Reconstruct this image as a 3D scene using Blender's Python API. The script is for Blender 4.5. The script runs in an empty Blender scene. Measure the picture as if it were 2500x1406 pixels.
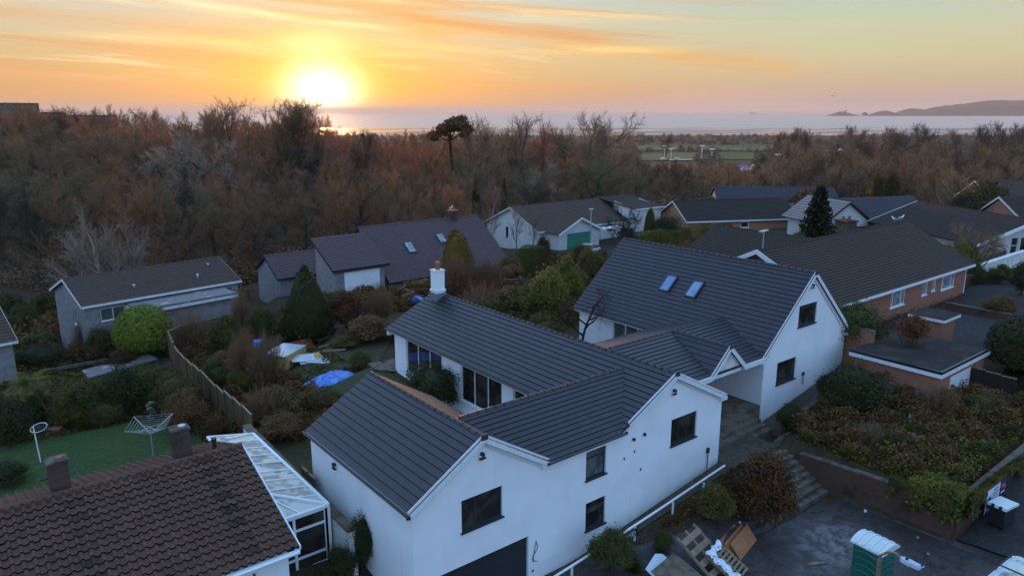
import bpy, math, random
import numpy as np
from mathutils import Vector, Matrix, noise
C = bpy.context.scene
COL = C.collection
rad = math.radians
# ------------------------------------------------------------------ camera (world X runs along the house fronts, Y away from the street)
H = 18.5
PITCH = math.atan2(431, 1800)
AZ = rad(90 - 51.537)
FW = (math.sin(AZ), math.cos(AZ)); RT = (math.cos(AZ), -math.sin(AZ))
cam = bpy.data.objects.new('camera', bpy.data.cameras.new('camera')); COL.objects.link(cam)
cam.location = (0, 0, H); cam.rotation_euler = (math.pi/2 - PITCH, 0, -AZ)
cam.data.sensor_width = 36; cam.data.lens = 25.92
cam.data.clip_start = .1; cam.data.clip_end = 200000
C.camera = cam
C.view_settings.view_transform = 'Standard'; C.view_settings.look = 'None'; C.view_settings.exposure = 0
C.cycles.use_denoising = True
C.cycles.max_bounces = 6; C.cycles.diffuse_bounces = 2; C.cycles.glossy_bounces = 3; C.cycles.transparent_max_bounces = 8; C.cycles.volume_bounces = 0

# ------------------------------------------------------------------ sun
SAZ = AZ + math.atan2(-460, 1851); SEL = rad(3.2)
SUNH = (math.sin(SAZ), math.cos(SAZ))
sd = bpy.data.lights.new('sun', 'SUN'); sd.energy = 4.0; sd.angle = rad(.6); sd.color = (1, .45, .17)
sun = bpy.data.objects.new('sun', sd); COL.objects.link(sun)
sv = Vector((SUNH[0]*math.cos(SEL), SUNH[1]*math.cos(SEL), math.sin(SEL)))
sun.rotation_euler = sv.to_track_quat('Z', 'Y').to_euler()

# ------------------------------------------------------------------ node helpers
class NT:
    def __init__(s, tree): s.t = tree; s.n = tree.nodes; s.l = tree.links
    def node(s, typ, **k):
        n = s.n.new(typ)
        for a, b in k.items(): setattr(n, a, b)
        return n
    def put(s, sock, v):
        if isinstance(v, bpy.types.NodeSocket): s.l.new(v, sock)
        elif v is not None: sock.default_value = v
    def m(s, op, a, b=None, c=None, clamp=False):
        n = s.node('ShaderNodeMath', operation=op, use_clamp=clamp)
        for i, v in enumerate((a, b, c)): s.put(n.inputs[i], v)
        return n.outputs[0]
    def dot(s, v, w):
        n = s.node('ShaderNodeVectorMath', operation='DOT_PRODUCT'); s.put(n.inputs[0], v); n.inputs[1].default_value = w
        return n.outputs['Value']
    def mix(s, f, a, b, typ='MIX'):
        n = s.node('ShaderNodeMix', data_type='RGBA', blend_type=typ); n.clamp_factor = True
        s.put(n.inputs[0], f); s.put(n.inputs[6], col4(a)); s.put(n.inputs[7], col4(b)); return n.outputs[2]
    def rng(s, v, a, b, c=0., d=1., smooth=True):
        n = s.node('ShaderNodeMapRange', interpolation_type='SMOOTHSTEP' if smooth else 'LINEAR')
        for i, x in enumerate((v, a, b, c, d)): s.put(n.inputs[i], x)
        return n.outputs[0]
    def ramp(s, v, stops):
        n = s.node('ShaderNodeValToRGB'); s.put(n.inputs[0], v); e = n.color_ramp.elements
        while len(e) < len(stops): e.new(.5)
        for q, (p, c) in zip(e, stops): q.position = p; q.color = col4(c)
        return n.outputs[0]
    def comb(s, x, y, z):
        n = s.node('ShaderNodeCombineXYZ')
        for i, v in enumerate((x, y, z)): s.put(n.inputs[i], v)
        return n.outputs[0]
    def noise(s, vec, scale, detail=3, rough=.55, dist=0.):
        n = s.node('ShaderNodeTexNoise'); s.put(n.inputs['Vector'], vec)
        n.inputs['Scale'].default_value = scale; n.inputs['Detail'].default_value = detail
        n.inputs['Roughness'].default_value = rough; n.inputs['Distortion'].default_value = dist
        return n.outputs['Fac']
def col4(c):
    if isinstance(c, (tuple, list)): return tuple(c) + ((1,) if len(c) == 3 else ())
    return c
def srgb(r, g, b, k=1.):
    f = lambda c: ((c/255)/12.92 if c/255 <= .04045 else ((c/255+.055)/1.055)**2.4)*k
    return (f(r), f(g), f(b))

# ------------------------------------------------------------------ sky
w = bpy.data.worlds.new("World"); C.world = w; w.use_nodes = True
t = NT(w.node_tree); t.n.clear()
out = t.node('ShaderNodeOutputWorld'); bg = t.node('ShaderNodeBackground'); t.l.new(bg.outputs[0], out.inputs[0])
dirv = t.node('ShaderNodeTexCoord').outputs['Generated']
nrm = t.node('ShaderNodeVectorMath', operation='NORMALIZE'); t.l.new(dirv, nrm.inputs[0]); dv = nrm.outputs[0]
el = t.m('MULTIPLY', t.m('ARCSINE', t.dot(dv, (0, 0, 1))), 57.2958)
lat = t.dot(dv, RT + (0,)); dep = t.dot(dv, FW + (0,))
az = t.m('MULTIPLY', t.m('ARCTAN2', lat, dep), 57.2958)
def er(stops): return t.ramp(t.m('DIVIDE', el, 30., clamp=True), [(e/30, c) for e, c in stops])
warm = er([(0, srgb(204, 156, 110)), (1.6, srgb(210, 164, 98)), (3.4, srgb(208, 180, 130)), (5, srgb(204, 192, 160)), (6.6, srgb(200, 200, 182)), (8.5, srgb(190, 202, 196)), (14, srgb(160, 190, 210)), (30, srgb(140, 178, 225))])
cool = er([(0, srgb(180, 166, 184)), (.7, srgb(190, 166, 162)), (2, srgb(202, 180, 148)), (3.6, srgb(206, 196, 158)), (5.6, srgb(200, 202, 172)), (8, srgb(180, 200, 192)), (14, srgb(150, 186, 206)), (30, srgb(140, 178, 225))])
base = t.mix(t.rng(az, -8., 22.), warm, cool)
# thin streaked cloud, drifting down to the right
e2 = t.m('ADD', el, t.m('MULTIPLY', az, .065))
cv = t.comb(t.m('MULTIPLY', az, .07), t.m('MULTIPLY', e2, .9), 0.)
n1 = t.noise(cv, 1.3, 6, .6, .6)
cv2 = t.comb(t.m('MULTIPLY', az, .035), t.m('MULTIPLY', e2, .62), 4.)
n2 = t.noise(cv2, 1.1, 5, .55, .8)
lefty = t.m('MULTIPLY', t.rng(az, 18., -12.), t.rng(el, 1.4, 3.4))
brt = t.m('MULTIPLY', t.rng(n1, .52, .64), lefty)
base = t.mix(t.m('MULTIPLY', brt, .6), base, srgb(246, 230, 186))
drk = t.m('MULTIPLY', t.rng(n2, .5, .64), t.m('MULTIPLY', t.rng(el, .5, 2.), t.rng(az, 24., 6.)))
base = t.mix(t.m('MULTIPLY', drk, .8), base, srgb(214, 164, 116))
def band(a0, e0, slope, width, a1, a2, f, colr, b, nz=n1):
    d = t.m('DIVIDE', t.m('SUBTRACT', el, t.m('ADD', t.m('MULTIPLY', t.m('SUBTRACT', az, a0), slope), e0)), width)
    g = t.m('EXPONENT', t.m('MULTIPLY', t.m('MULTIPLY', d, d), -1.))
    g = t.m('MULTIPLY', g, t.m('MULTIPLY', t.rng(az, a1-3, a1+3), t.rng(az, a2+4, a2-4)))
    g = t.m('MULTIPLY', g, t.rng(nz, .3, .6)); return t.mix(t.m('MULTIPLY', g, f), b, colr)
base = band(-14.5, 6.35, -.092, .22, -24, -10, .95, srgb(255, 250, 205), base)
base = band(-1, 5.85, -.11, .36, -9, 8, 1., srgb(216, 152, 100), base)
base = band(1, 4.9, -.10, .6, -8, 20, .9, srgb(232, 178, 108), base)
base = band(-26, 5.6, -.05, .5, -40, -14, .8, srgb(214, 174, 126), base)
base = band(-24, 2.1, -.03, .25, -40, -14, .5, srgb(228, 178, 126), base)
base = band(-16, 4.6, -.01, .3, -30, 12, .6, srgb(255, 232, 160), base)
base = band(-2, 7.3, -.06, .25, -14, 12, .6, srgb(246, 226, 176), base)
# low grey-pink cumulus over the sea
cm = t.noise(t.comb(t.m('MULTIPLY', az, .35), t.m('MULTIPLY', el, 1.2), 9.), 1.4, 5, .6)
cg = t.m('MULTIPLY', t.rng(t.m('SUBTRACT', t.m('MULTIPLY', cm, 2.6), el), -.6, .25), t.m('MULTIPLY', t.rng(az, 8., 13.), t.rng(az, 26., 16.)))
base = t.mix(t.m('MULTIPLY', cg, .45), base, srgb(216, 176, 158))
# glow about the sun
sdir = Vector((SUNH[0]*math.cos(rad(1.5)), SUNH[1]*math.cos(rad(1.5)), math.sin(rad(1.5))))
ca = t.m('MULTIPLY', t.m('ARCCOSINE', t.m('MINIMUM', t.dot(dv, tuple(sdir)), .999999)), 57.2958)
saz = math.degrees(SAZ - AZ)
dx = t.m('MULTIPLY', t.m('SUBTRACT', az, saz), .62); dy = t.m('SUBTRACT', el, 1.3)
ea = t.m('SQRT', t.m('ADD', t.m('MULTIPLY', dx, dx), t.m('MULTIPLY', dy, dy)))
def gau(v, s, k=1.): d = t.m('DIVIDE', v, s); return t.m('MULTIPLY', t.m('EXPONENT', t.m('MULTIPLY', t.m('MULTIPLY', d, d), -1.)), k)
base = t.mix(gau(ea, 5.4, .62), base, srgb(240, 172, 40))
base = t.mix(gau(ea, 2.6, .95), base, srgb(255, 220, 30))
dx2 = t.m('MULTIPLY', t.m('SUBTRACT', az, saz-.4), .45); dy2 = t.m('SUBTRACT', el, 4.75)
eb = t.m('SQRT', t.m('ADD', t.m('MULTIPLY', dx2, dx2), t.m('MULTIPLY', t.m('MULTIPLY', dy2, dy2), 2.2)))
base = t.mix(gau(eb, 1.3, .7), base, srgb(255, 248, 176))
dx3 = t.m('MULTIPLY', t.m('SUBTRACT', az, saz), .78); dy3 = t.m('SUBTRACT', el, 1.25)
ec_ = t.m('SQRT', t.m('ADD', t.m('MULTIPLY', dx3, dx3), t.m('MULTIPLY', dy3, dy3)))
core = t.mix(gau(ec_, 1.8, 1.), (0, 0, 0), (2.0, 1.95, 1.8))
base = t.mix(1., base, core, 'ADD')
# the sky away from the sun is clear and blue
backc = t.ramp(t.m('DIVIDE', el, 90., clamp=True), [(0, (.68, .88, 1.20)), (.12, (.56, .88, 1.38)), (.4, (.46, .81, 1.38)), (1, (.38, .69, 1.22))])
bf = t.m('MAXIMUM', t.rng(dep, .55, -.15), t.rng(el, 9., 34.))
base = t.mix(bf, base, backc)
nish = t.node('ShaderNodeTexSky', sky_type='NISHITA'); nish.sun_disc = False; nish.sun_elevation = SEL; nish.sun_rotation = SAZ
nish.air_density = 1.2; nish.dust_density = 1.5; t.l.new(dv, nish.inputs[0])
ns = t.mix(1., (0, 0, 0), nish.outputs[0], 'ADD'); sc_ = t.node('ShaderNodeVectorMath', operation='SCALE'); t.l.new(ns, sc_.inputs[0]); sc_.inputs['Scale'].default_value = .015
base = t.mix(1., base, sc_.outputs[0], 'ADD')
t.l.new(base, bg.inputs[0]); bg.inputs[1].default_value = 1.0

# ------------------------------------------------------------------ pixel of the photograph -> point in the place
def ray(px, py):
    a = px-1250; b = py-703; c, s = math.cos(PITCH), math.sin(PITCH)
    d = 1800*c-b*s; z = -1800*s-b*c
    return Vector((a*RT[0]+d*FW[0], a*RT[1]+d*FW[1], z))
def at(px, py, z):
    r = ray(px, py); return r*((z-H)/r.z)+Vector((0, 0, H))
def atd(px, w): # plan position under photo column px at depth w
    k = (px-1250)/1851*w; return (FW[0]*w+RT[0]*k, FW[1]*w+RT[1]*k)
def depth(x, y): return x*FW[0]+y*FW[1]
def ztop(py, w): return H-(py-272)/1851*w*(1+0*py)
def z_at(px, py, x, y): # height seen at pixel row py above plan point x,y
    r = ray(px, py); return H+r.z*depth(x, y)/depth(r.x, r.y)

# ------------------------------------------------------------------ terrain
CP = [(-20,5,0),(0,0,0),(10,10,0),(16,17,0),(12,19,.2),(28,12,0),(32,14,0),(28,17,0.1),(45,5,.2),(60,0,.8),(80,5,2),(22,17,0),
 (9,21,1.2),(4,21,1.3),(0,25,1.5),(-10,25,1.5),(9,28,1.5),(9,33,1.5),(5,36,1.1),(5,42,.8),(0,40,.9),(9,40,.8),(11,36,1.1),(12.5,46,.4),(13,52,0),(14,57,-.4),(5,50,.3),(-10,45,.5),
 (17,29,.5),(17,36,1.0),(20,45,1.2),(16,50,.6),(20,33,1.9),(21,38,2.1),(22,40,2.2),(22,26,2.2),(20,26,2.),(23,55,.5),(23,48,1.4),(30,50,1.8),(28,58,.8),(34,45,2.2),(34,36,2.4),(32,30,2.4),(40,45,2.3),(45,50,2),(50,40,2.8),(37,60,1.2),(45,62,.8),
 (23,19.3,.45),(20,19.3,.3),(26,19.3,1.0),(28,19.5,1.4),(31,20,1.5),(33.5,20,1.5),(36,20.8,1.9),(40,20.8,2.5),(44,20.8,3.1),(31,25,2.2),(50,22.8,3.3),(50,26,3.4),(64,23,3.1),(56,22,3.3),(72,21,3.4),(60,16,3.2),(52,14,2.7),(75,30,3.2),(90,29,2.9),(85,15,3.2),(58,30,3.4),(60,45,2.6),
 (46,12,1.6),(8,65,-2.4),(10,62,-1.6),(5,75,-3.2),(20,68,-2.),(20,73,-2.4),(25,80,-3),(30,75,-1),(35,66,.1),(45,66,.3),(60,68,.5),(70,70.5,.5),(62,64,1.2),(80,69,.6),(88,66,.7),(96,55,1.8),(64,86,-.5),(95,45,2.5),(88,80,-.3),
 (110,75,0),(130,45,1),(120,25,2),(0,95,-5),(20,110,-6),(50,110,-5),(80,110,-4),(120,100,-4),(-20,60,-2),(-30,100,-6),(3.3,66,-1.6)]
CPA = np.array(CP, float)
def hnear(x, y):
    d2 = (x[..., None]-CPA[:, 0])**2+(y[..., None]-CPA[:, 1])**2+.4
    wgt = d2**-1.9
    return (wgt*CPA[:, 2]).sum(-1)/wgt.sum(-1)
WK = [0, 110, 150, 220, 320, 600, 900, 1900, 2030, 2150, 1e6]
WL = [-4, -4, -3.5, -3, -5, -26, -38, -43, -44.6, -45.7, -48]
WR = [-3, -4, -8, -14, -20, -32, -38.5, -43, -44.6, -45.7, -48]
def sst(a, b, x): q = np.clip((x-a)/(b-a), 0, 1); return q*q*(3-2*q)
def hfun(x, y):
    x = np.asarray(x, float); y = np.asarray(y, float)
    wd = x*FW[0]+y*FW[1]; lt = (x*RT[0]+y*RT[1])/np.maximum(wd, 1)
    far = np.interp(wd, WK, WL)*(1-sst(-.22, .08, lt))+np.interp(wd, WK, WR)*sst(-.22, .08, lt)
    far = far+np.sin(x*.021+1)*np.cos(y*.017)*1.2*sst(150, 400, wd)*(1-sst(1500, 1900, wd))
    r = np.sqrt((x-45)**2+(y-50)**2)
    q = sst(75, 120, r)
    h = np.empty_like(wd); m = q < 1
    h[...] = far
    if m.any(): h[m] = hnear(x[m], y[m])*(1-q[m])+far[m]*q[m]
    # raised garden behind the brick retaining wall
    p = sst(33.05, 33.35, x)*sst(10.75, 11.05, y)*(1-sst(46, 50, x))*(1-sst(18.8, 20.3, y-(x-33)*.0))
    h = h*(1-p)+np.maximum(h, 1.75+.05*(x-33)+.02*(y-11))*p
    inb = lambda a, b, c, d: (x > a) & (x < b) & (y > c) & (y < d)
    wall = -.16+.149*(x-18); m = inb(11, 29.3, 18.7, 20.6); h = np.where(m, np.maximum(wall, .02), h)
    m = inb(30.3, 33.15, 15.5, 18.95); h = np.where(m, np.minimum(h, np.clip((y-16.4)*.56-.12, -.1, 1.3)), h)
    m = inb(33.15, 46, 19.9, 22.4); h = np.where(m, np.clip(1.04+.185*(x-35.6), .9, 3), h)
    m = inb(11.3, 33.05, 5, 16.3); h = np.where(m, np.minimum(h, .0), h)
    return h
def h1(x, y): return float(hfun(np.array([x]), np.array([y]))[0])

# ------------------------------------------------------------------ mesh helpers
class MB:
    def __init__(s): s.v = []; s.f = []; s.uv = []; s.mi = []
    def face(s, pts, uv=None, mi=0):
        n = len(s.v); s.v += [tuple(p) for p in pts]; s.f.append(tuple(range(n, n+len(pts))))
        s.uv += list(uv) if uv else [(p[0]+p[1], p[2]) for p in pts]; s.mi.append(mi); return s
    def box(s, a, b, mi=0, M=None):
        x0, y0, z0 = [min(a[i], b[i]) for i in range(3)]; x1, y1, z1 = [max(a[i], b[i]) for i in range(3)]
        P = [Vector(p) for p in ((x0,y0,z0),(x1,y0,z0),(x1,y1,z0),(x0,y1,z0),(x0,y0,z1),(x1,y0,z1),(x1,y1,z1),(x0,y1,z1))]
        if M: P = [M @ p for p in P]
        for q in ((0,3,2,1),(4,5,6,7),(0,1,5,4),(1,2,6,5),(2,3,7,6),(3,0,4,7)):
            uvq = {(0,3,2,1): (0,1), (4,5,6,7): (0,1)}.get(q)
            s.face([P[i] for i in q], mi=mi)
        return s
    def beam(s, p, q, w, h=None, up=(0,0,1), mi=0):
        p = Vector(p); q = Vector(q); h = h or w; d = (q-p).normalized(); up = Vector(up)
        if abs(d.dot(up)) > .98: up = Vector((1,0,0))
        a = d.cross(up).normalized(); b = a.cross(d).normalized()
        M = Matrix((a, d, b)).transposed().to_4x4(); M.translation = p
        return s.box((-w/2, 0, -h/2), (w/2, (q-p).length, h/2), mi, M)
    def tube(s, pts, rs, n=8, cap=True, mi=0):
        pts = [Vector(p) for p in pts]; rs = rs if isinstance(rs, (list, tuple)) else [rs]*len(pts); rings = []
        for i, p in enumerate(pts):
            d = (pts[min(i+1, len(pts)-1)]-pts[max(i-1, 0)]).normalized()
            a = d.cross(Vector((0,0,1)) if abs(d.z) < .9 else Vector((1,0,0))).normalized(); b = d.cross(a)
            rings.append([p+(a*math.cos(6.28318*k/n)+b*math.sin(6.28318*k/n))*rs[i] for k in range(n)])
        for i in range(len(rings)-1):
            for k in range(n):
                s.face([rings[i][k], rings[i][(k+1) % n], rings[i+1][(k+1) % n], rings[i+1][k]], mi=mi)
        if cap: s.face(rings[0][::-1], mi=mi); s.face(rings[-1], mi=mi)
        return s
    def prism(s, prof, p0, xdir, ydir, ext, mi=0): # profile (a,b) in xdir/ydir extruded by ext
        p0 = Vector(p0); X = Vector(xdir); Y = Vector(ydir); E_ = Vector(ext)
        A = [p0+X*a+Y*b for a, b in prof]; B = [p+E_ for p in A]
        s.face(A[::-1], mi=mi); s.face(B, mi=mi)
        for i in range(len(A)): j = (i+1) % len(A); s.face([A[i], A[j], B[j], B[i]], mi=mi)
        return s
    def mesh(s, name, mats):
        me = bpy.data.meshes.new(name); me.from_pydata(s.v, [], s.f)
        for m in (mats if isinstance(mats, (list, tuple)) else [mats]): me.materials.append(m)
        if 1 in s.mi and len(me.materials) == 1: me.materials.append(M['riser_shade'])
        ul = me.uv_layers.new(name='UVMap'); ul.data.foreach_set('uv', [c for u in s.uv for c in u])
        me.polygons.foreach_set('material_index', s.mi); me.update(); return me
    def build(s, name, mats, parent=None, smooth=False):
        o = bpy.data.objects.new(name, s.mesh(name, mats)); COL.objects.link(o)
        if parent: o.parent = parent
        if smooth: o.data.polygons.foreach_set('use_smooth', [True]*len(s.f))
        return o
def tag(o, label=None, cat=None, group=None, kind=None):
    if label: o['label'] = label
    if cat: o['category'] = cat
    if group: o['group'] = group
    if kind: o['kind'] = kind
    return o
def empty(name, loc=(0,0,0), rz=0, label=None, cat=None, group=None):
    o = bpy.data.objects.new(name, None); COL.objects.link(o); o.location = loc; o.rotation_euler = (0,0,rz); o.empty_display_size = .3
    return tag(o, label, cat, group)
def npmesh(name, V, k, mats, parent=None, link=True, kmats=None):
    """V: (n*k,3) array, faces are consecutive k-gons"""
    V = np.asarray(V, np.float32).reshape(-1, 3); n = len(V)//k
    me = bpy.data.meshes.new(name); me.vertices.add(len(V)); me.vertices.foreach_set('co', V.ravel())
    me.loops.add(len(V)); me.loops.foreach_set('vertex_index', np.arange(len(V), dtype=np.int32))
    me.polygons.add(n); me.polygons.foreach_set('loop_start', np.arange(0, n*k, k, dtype=np.int32)); me.polygons.foreach_set('loop_total', np.full(n, k, np.int32))
    for m in (mats if isinstance(mats, (list, tuple)) else [mats]): me.materials.append(m)
    me.update(); me.validate()
    if not link: return me
    o = bpy.data.objects.new(name, me); COL.objects.link(o)
    if parent: o.parent = parent
    return o
def obj(name, me, parent=None, mat=None):
    o = bpy.data.objects.new(name, me); COL.objects.link(o)
    if parent: o.parent = parent
    if mat:
        o.material_slots[0].link = 'OBJECT'; o.material_slots[0].material = mat
    return o

# ------------------------------------------------------------------ materials
def mat(name, colr=(.5,.5,.5), rough=.7, spec=.4, metal=0., nz=None, bump=None, coat=0., fn=None):
    m = bpy.data.materials.new(name); m.use_nodes = True; t = NT(m.node_tree); b = t.n['Principled BSDF']
    b.inputs['Roughness'].default_value = rough; b.inputs['Metallic'].default_value = metal; b.inputs['Specular IOR Level'].default_value = spec
    b.inputs['Coat Weight'].default_value = coat
    b.inputs['Base Color'].default_value = col4(colr)
    tc = t.node('ShaderNodeTexCoord')
    if nz: # (scale, second colour, lo, hi)
        n = t.noise(tc.outputs['Object'], nz[0], 5, .6); t.l.new(t.mix(t.rng(n, nz[2], nz[3]), colr, nz[1]), b.inputs['Base Color'])
    if bump:
        bn = t.node('ShaderNodeBump'); bn.inputs['Strength'].default_value = bump[1]; bn.inputs['Distance'].default_value = bump[2]
        t.l.new(t.noise(tc.outputs['Object'], bump[0], 4, .6), bn.inputs['Height']); t.l.new(bn.outputs[0], b.inputs['Normal'])
    if fn: fn(t, b, tc)
    return m
def tile_mat(name, c1, c2, tw, th, joint=(.01,.01,.012), rough=.6, moss=None, mortar=.012, spec=.22, stain=None):
    def fn(t, b, tc):
        br = t.node('ShaderNodeTexBrick'); t.l.new(tc.outputs['UV'], br.inputs['Vector'])
        br.inputs['Scale'].default_value = 1; br.inputs['Brick Width'].default_value = tw; br.inputs['Row Height'].default_value = th
        br.inputs['Mortar Size'].default_value = mortar; br.inputs['Mortar Smooth'].default_value = .3; br.inputs['Bias'].default_value = 0
        br.inputs['Color1'].default_value = col4(c1); br.inputs['Color2'].default_value = col4(c2); br.inputs['Mortar'].default_value = col4(joint)
        n = t.noise(tc.outputs['Object'], .7, 5, .65)
        c = t.mix(t.rng(n, .3, .75), br.outputs[0], tuple(x*.72 for x in c1), 'MIX')
        n2 = t.noise(tc.outputs['Object'], 9., 4, .7)
        c = t.mix(t.m('MULTIPLY', t.rng(n2, .45, .75), .5), c, tuple(min(1, x*1.5+.008) for x in c2))
        if moss: c = t.mix(t.m('MULTIPLY', t.rng(t.noise(tc.outputs['Object'], moss[1], 6, .7), moss[2], moss[2]+.14), .85), c, moss[0])
        if stain: # soot below the chimney
            g = t.node('ShaderNodeVectorMath', operation='DISTANCE'); t.l.new(tc.outputs['Object'], g.inputs[0]); g.inputs[1].default_value = stain
            k = t.m('ADD', g.outputs['Value'], t.m('MULTIPLY', t.noise(tc.outputs['Object'], 1.4, 3), 1.4))
            c = t.mix(t.rng(k, 2.5, 1.2), c, (.012, .011, .011))
        t.l.new(c, b.inputs['Base Color'])
        bn = t.node('ShaderNodeBump'); bn.inputs['Strength'].default_value = .35; bn.inputs['Distance'].default_value = .01; t.l.new(t.m('ADD', br.outputs['Fac'], n2), bn.inputs['Height']); bn.invert = True
        t.l.new(bn.outputs[0], b.inputs['Normal'])
        t.l.new(t.rng(n2, .2, .9, rough-.12, rough+.14), b.inputs['Roughness'])
    return mat(name, rough=rough, spec=spec, fn=fn)
M = {}
M['slate_tile'] = tile_mat('flat_roof_tile', (.040,.033,.040), (.024,.020,.027), .33, .31, (.015,.014,.016), rough=.42, spec=.4, mortar=.014, stain=(24.0, 37.6, 6.6))
M['riser_shade'] = mat('tile_riser_shade', (.010,.010,.012), .9, .1)  # shadow line under each tile course, painted near-black on the risers
M['ridge_tile'] = mat('ridge_tile', (.036,.032,.037), .5, nz=(6, (.06,.05,.045), .4, .7))
def renderfn(t, b, tc):
    p = t.node('ShaderNodeNewGeometry').outputs['Position']
    mp = t.node('ShaderNodeMapping'); t.l.new(p, mp.inputs[0]); mp.inputs['Scale'].default_value = (3.2, 3.2, .22)
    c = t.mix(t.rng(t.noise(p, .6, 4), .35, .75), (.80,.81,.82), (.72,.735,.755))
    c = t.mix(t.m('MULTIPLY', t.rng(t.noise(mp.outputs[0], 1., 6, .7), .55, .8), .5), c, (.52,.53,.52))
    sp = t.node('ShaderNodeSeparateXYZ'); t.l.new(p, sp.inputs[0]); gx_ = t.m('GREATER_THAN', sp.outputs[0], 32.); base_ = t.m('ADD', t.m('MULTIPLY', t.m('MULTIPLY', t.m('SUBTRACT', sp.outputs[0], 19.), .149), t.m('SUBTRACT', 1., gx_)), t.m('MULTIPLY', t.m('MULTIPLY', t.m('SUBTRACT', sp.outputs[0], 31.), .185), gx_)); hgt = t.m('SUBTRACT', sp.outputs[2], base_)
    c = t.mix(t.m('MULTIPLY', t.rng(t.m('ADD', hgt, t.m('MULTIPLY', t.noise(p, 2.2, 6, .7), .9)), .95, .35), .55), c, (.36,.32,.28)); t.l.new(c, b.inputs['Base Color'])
    bn = t.node('ShaderNodeBump'); bn.inputs['Strength'].default_value = .2; bn.inputs['Distance'].default_value = .012; t.l.new(t.noise(p, 24., 4, .6), bn.inputs['Height']); t.l.new(bn.outputs[0], b.inputs['Normal'])
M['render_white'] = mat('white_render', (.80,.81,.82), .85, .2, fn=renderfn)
M['render_old'] = mat('old_white_render', (.68,.67,.64), .9, .2, nz=(1.6, (.50,.48,.44), .45, .72), bump=(14, .2, .01))
M['upvc'] = mat('white_plastic', (.78,.79,.80), .35, .5)
M['fascia'] = mat('white_fascia', (.74,.75,.76), .4, .5, nz=(3, (.66,.67,.68), .4, .7))
M['fascia_old'] = mat('weathered_white_board', (.66,.66,.64), .6, .3, nz=(3, (.45,.44,.41), .5, .75))
M['black_gutter'] = mat('black_gutter', (.015,.015,.018), .35, .5)
M['anthracite'] = mat('dark_grey_frame', (.028,.03,.034), .4, .5)
M['dark'] = mat('dark_fitting', (.02,.02,.022), .5)
def glassfn(c1, c2, sc):
    def fn(t, b, tc):
        n = t.noise(tc.outputs['Object'], sc, 3, .5, 1.); t.l.new(t.mix(t.rng(n, .42, .62), c1, c2), b.inputs['Base Color'])
    return fn
M['glass'] = mat('window_glass', (.02,.02,.02), .06, .5, fn=glassfn((.016,.015,.014), (.05,.045,.038), .8))
M['glass_grey'] = mat('frosted_window_glass', (.1,.12,.13), .25, .5, fn=glassfn((.10,.12,.12), (.05,.07,.065), 2.2))
M['glass_cream'] = mat('window_with_blind', (.3,.26,.2), .3, .5, fn=glassfn((.34,.28,.2), (.2,.17,.13), 2.))
M['glass_curtain'] = mat('window_with_net_curtain', (.3,.33,.36), .3, .5, fn=glassfn((.30,.34,.37), (.13,.15,.17), 3.))
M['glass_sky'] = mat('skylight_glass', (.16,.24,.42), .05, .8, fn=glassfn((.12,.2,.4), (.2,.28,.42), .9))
M['glass_cons'] = mat('conservatory_roof_glass', (.34,.36,.34), .12, .8, fn=glassfn((.62,.60,.50), (.20,.22,.21), 1.1))  # pale yellow sky reflection is put into this glass colour
M['pantile'] = tile_mat('brown_pantile', (.15,.078,.050), (.10,.052,.036), .3, .34, (.03,.018,.014), rough=.85, moss=((.05,.035,.022), 3., .55), spec=.2)
M['brown_tile'] = tile_mat('brown_concrete_tile', (.105,.064,.045), (.07,.044,.033), .33, .35, (.02,.015,.012), rough=.75, moss=((.05,.045,.04), 2., .55))
M['slate_purple'] = tile_mat('purple_grey_slate', (.13,.082,.080), (.095,.060,.062), .3, .22, (.035,.028,.03), rough=.6)
M['mossy_tile'] = tile_mat('mossy_grey_tile', (.066,.043,.028), (.040,.026,.018), .3, .3, (.010,.009,.008), rough=.82, moss=((.035,.042,.018), .7, .58), spec=.25)
M['black_tile'] = tile_mat('dark_interlocking_tile', (.042,.029,.021), (.027,.019,.015), .3, .33, (.008,.008,.009), rough=.75, moss=((.03,.032,.018), .5, .6))
M['blue_tile'] = tile_mat('blue_grey_tile', (.052,.046,.056), (.038,.034,.044), .33, .34, (.012,.012,.016), rough=.6)
M['sheen_tile'] = tile_mat('sky_sheen_tile', (.26,.22,.19), (.2,.17,.16), .5, .4, (.04,.04,.045), rough=.5, mortar=.02)  # sky reflection on one roof slope, put into the tile colour
def brick_mat(name, c1, c2, mort, grime=(.03,.028,.02), g0=.5):
    def fn(t, b, tc):
        br = t.node('ShaderNodeTexBrick'); t.l.new(tc.outputs['UV'], br.inputs['Vector']); br.inputs['Scale'].default_value = 1
        br.inputs['Brick Width'].default_value = .225; br.inputs['Row Height'].default_value = .075; br.inputs['Mortar Size'].default_value = .01
        br.inputs['Color1'].default_value = col4(c1); br.inputs['Color2'].default_value = col4(c2); br.inputs['Mortar'].default_value = col4(mort)
        c = t.mix(t.m('MULTIPLY', t.rng(t.noise(tc.outputs['Object'], .6, 6, .7), g0, g0+.2), .8), br.outputs[0], grime); t.l.new(c, b.inputs['Base Color'])
        bn = t.node('ShaderNodeBump'); bn.inputs['Strength'].default_value = .5; bn.inputs['Distance'].default_value = .01; bn.invert = True; t.l.new(br.outputs['Fac'], bn.inputs['Height']); t.l.new(bn.outputs[0], b.inputs['Normal'])
    return mat(name, rough=.9, spec=.2, fn=fn)
M['brick_red'] = brick_mat('red_brick', (.42,.155,.08), (.31,.105,.06), (.22,.17,.14), g0=.62)
M['brick_orange'] = brick_mat('orange_brick', (.50,.21,.11), (.42,.16,.09), (.30,.2,.15), g0=.66)
M['brick_dark'] = brick_mat('old_dark_brick', (.15,.068,.048), (.10,.048,.036), (.08,.06,.045), g0=.5)
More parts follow.
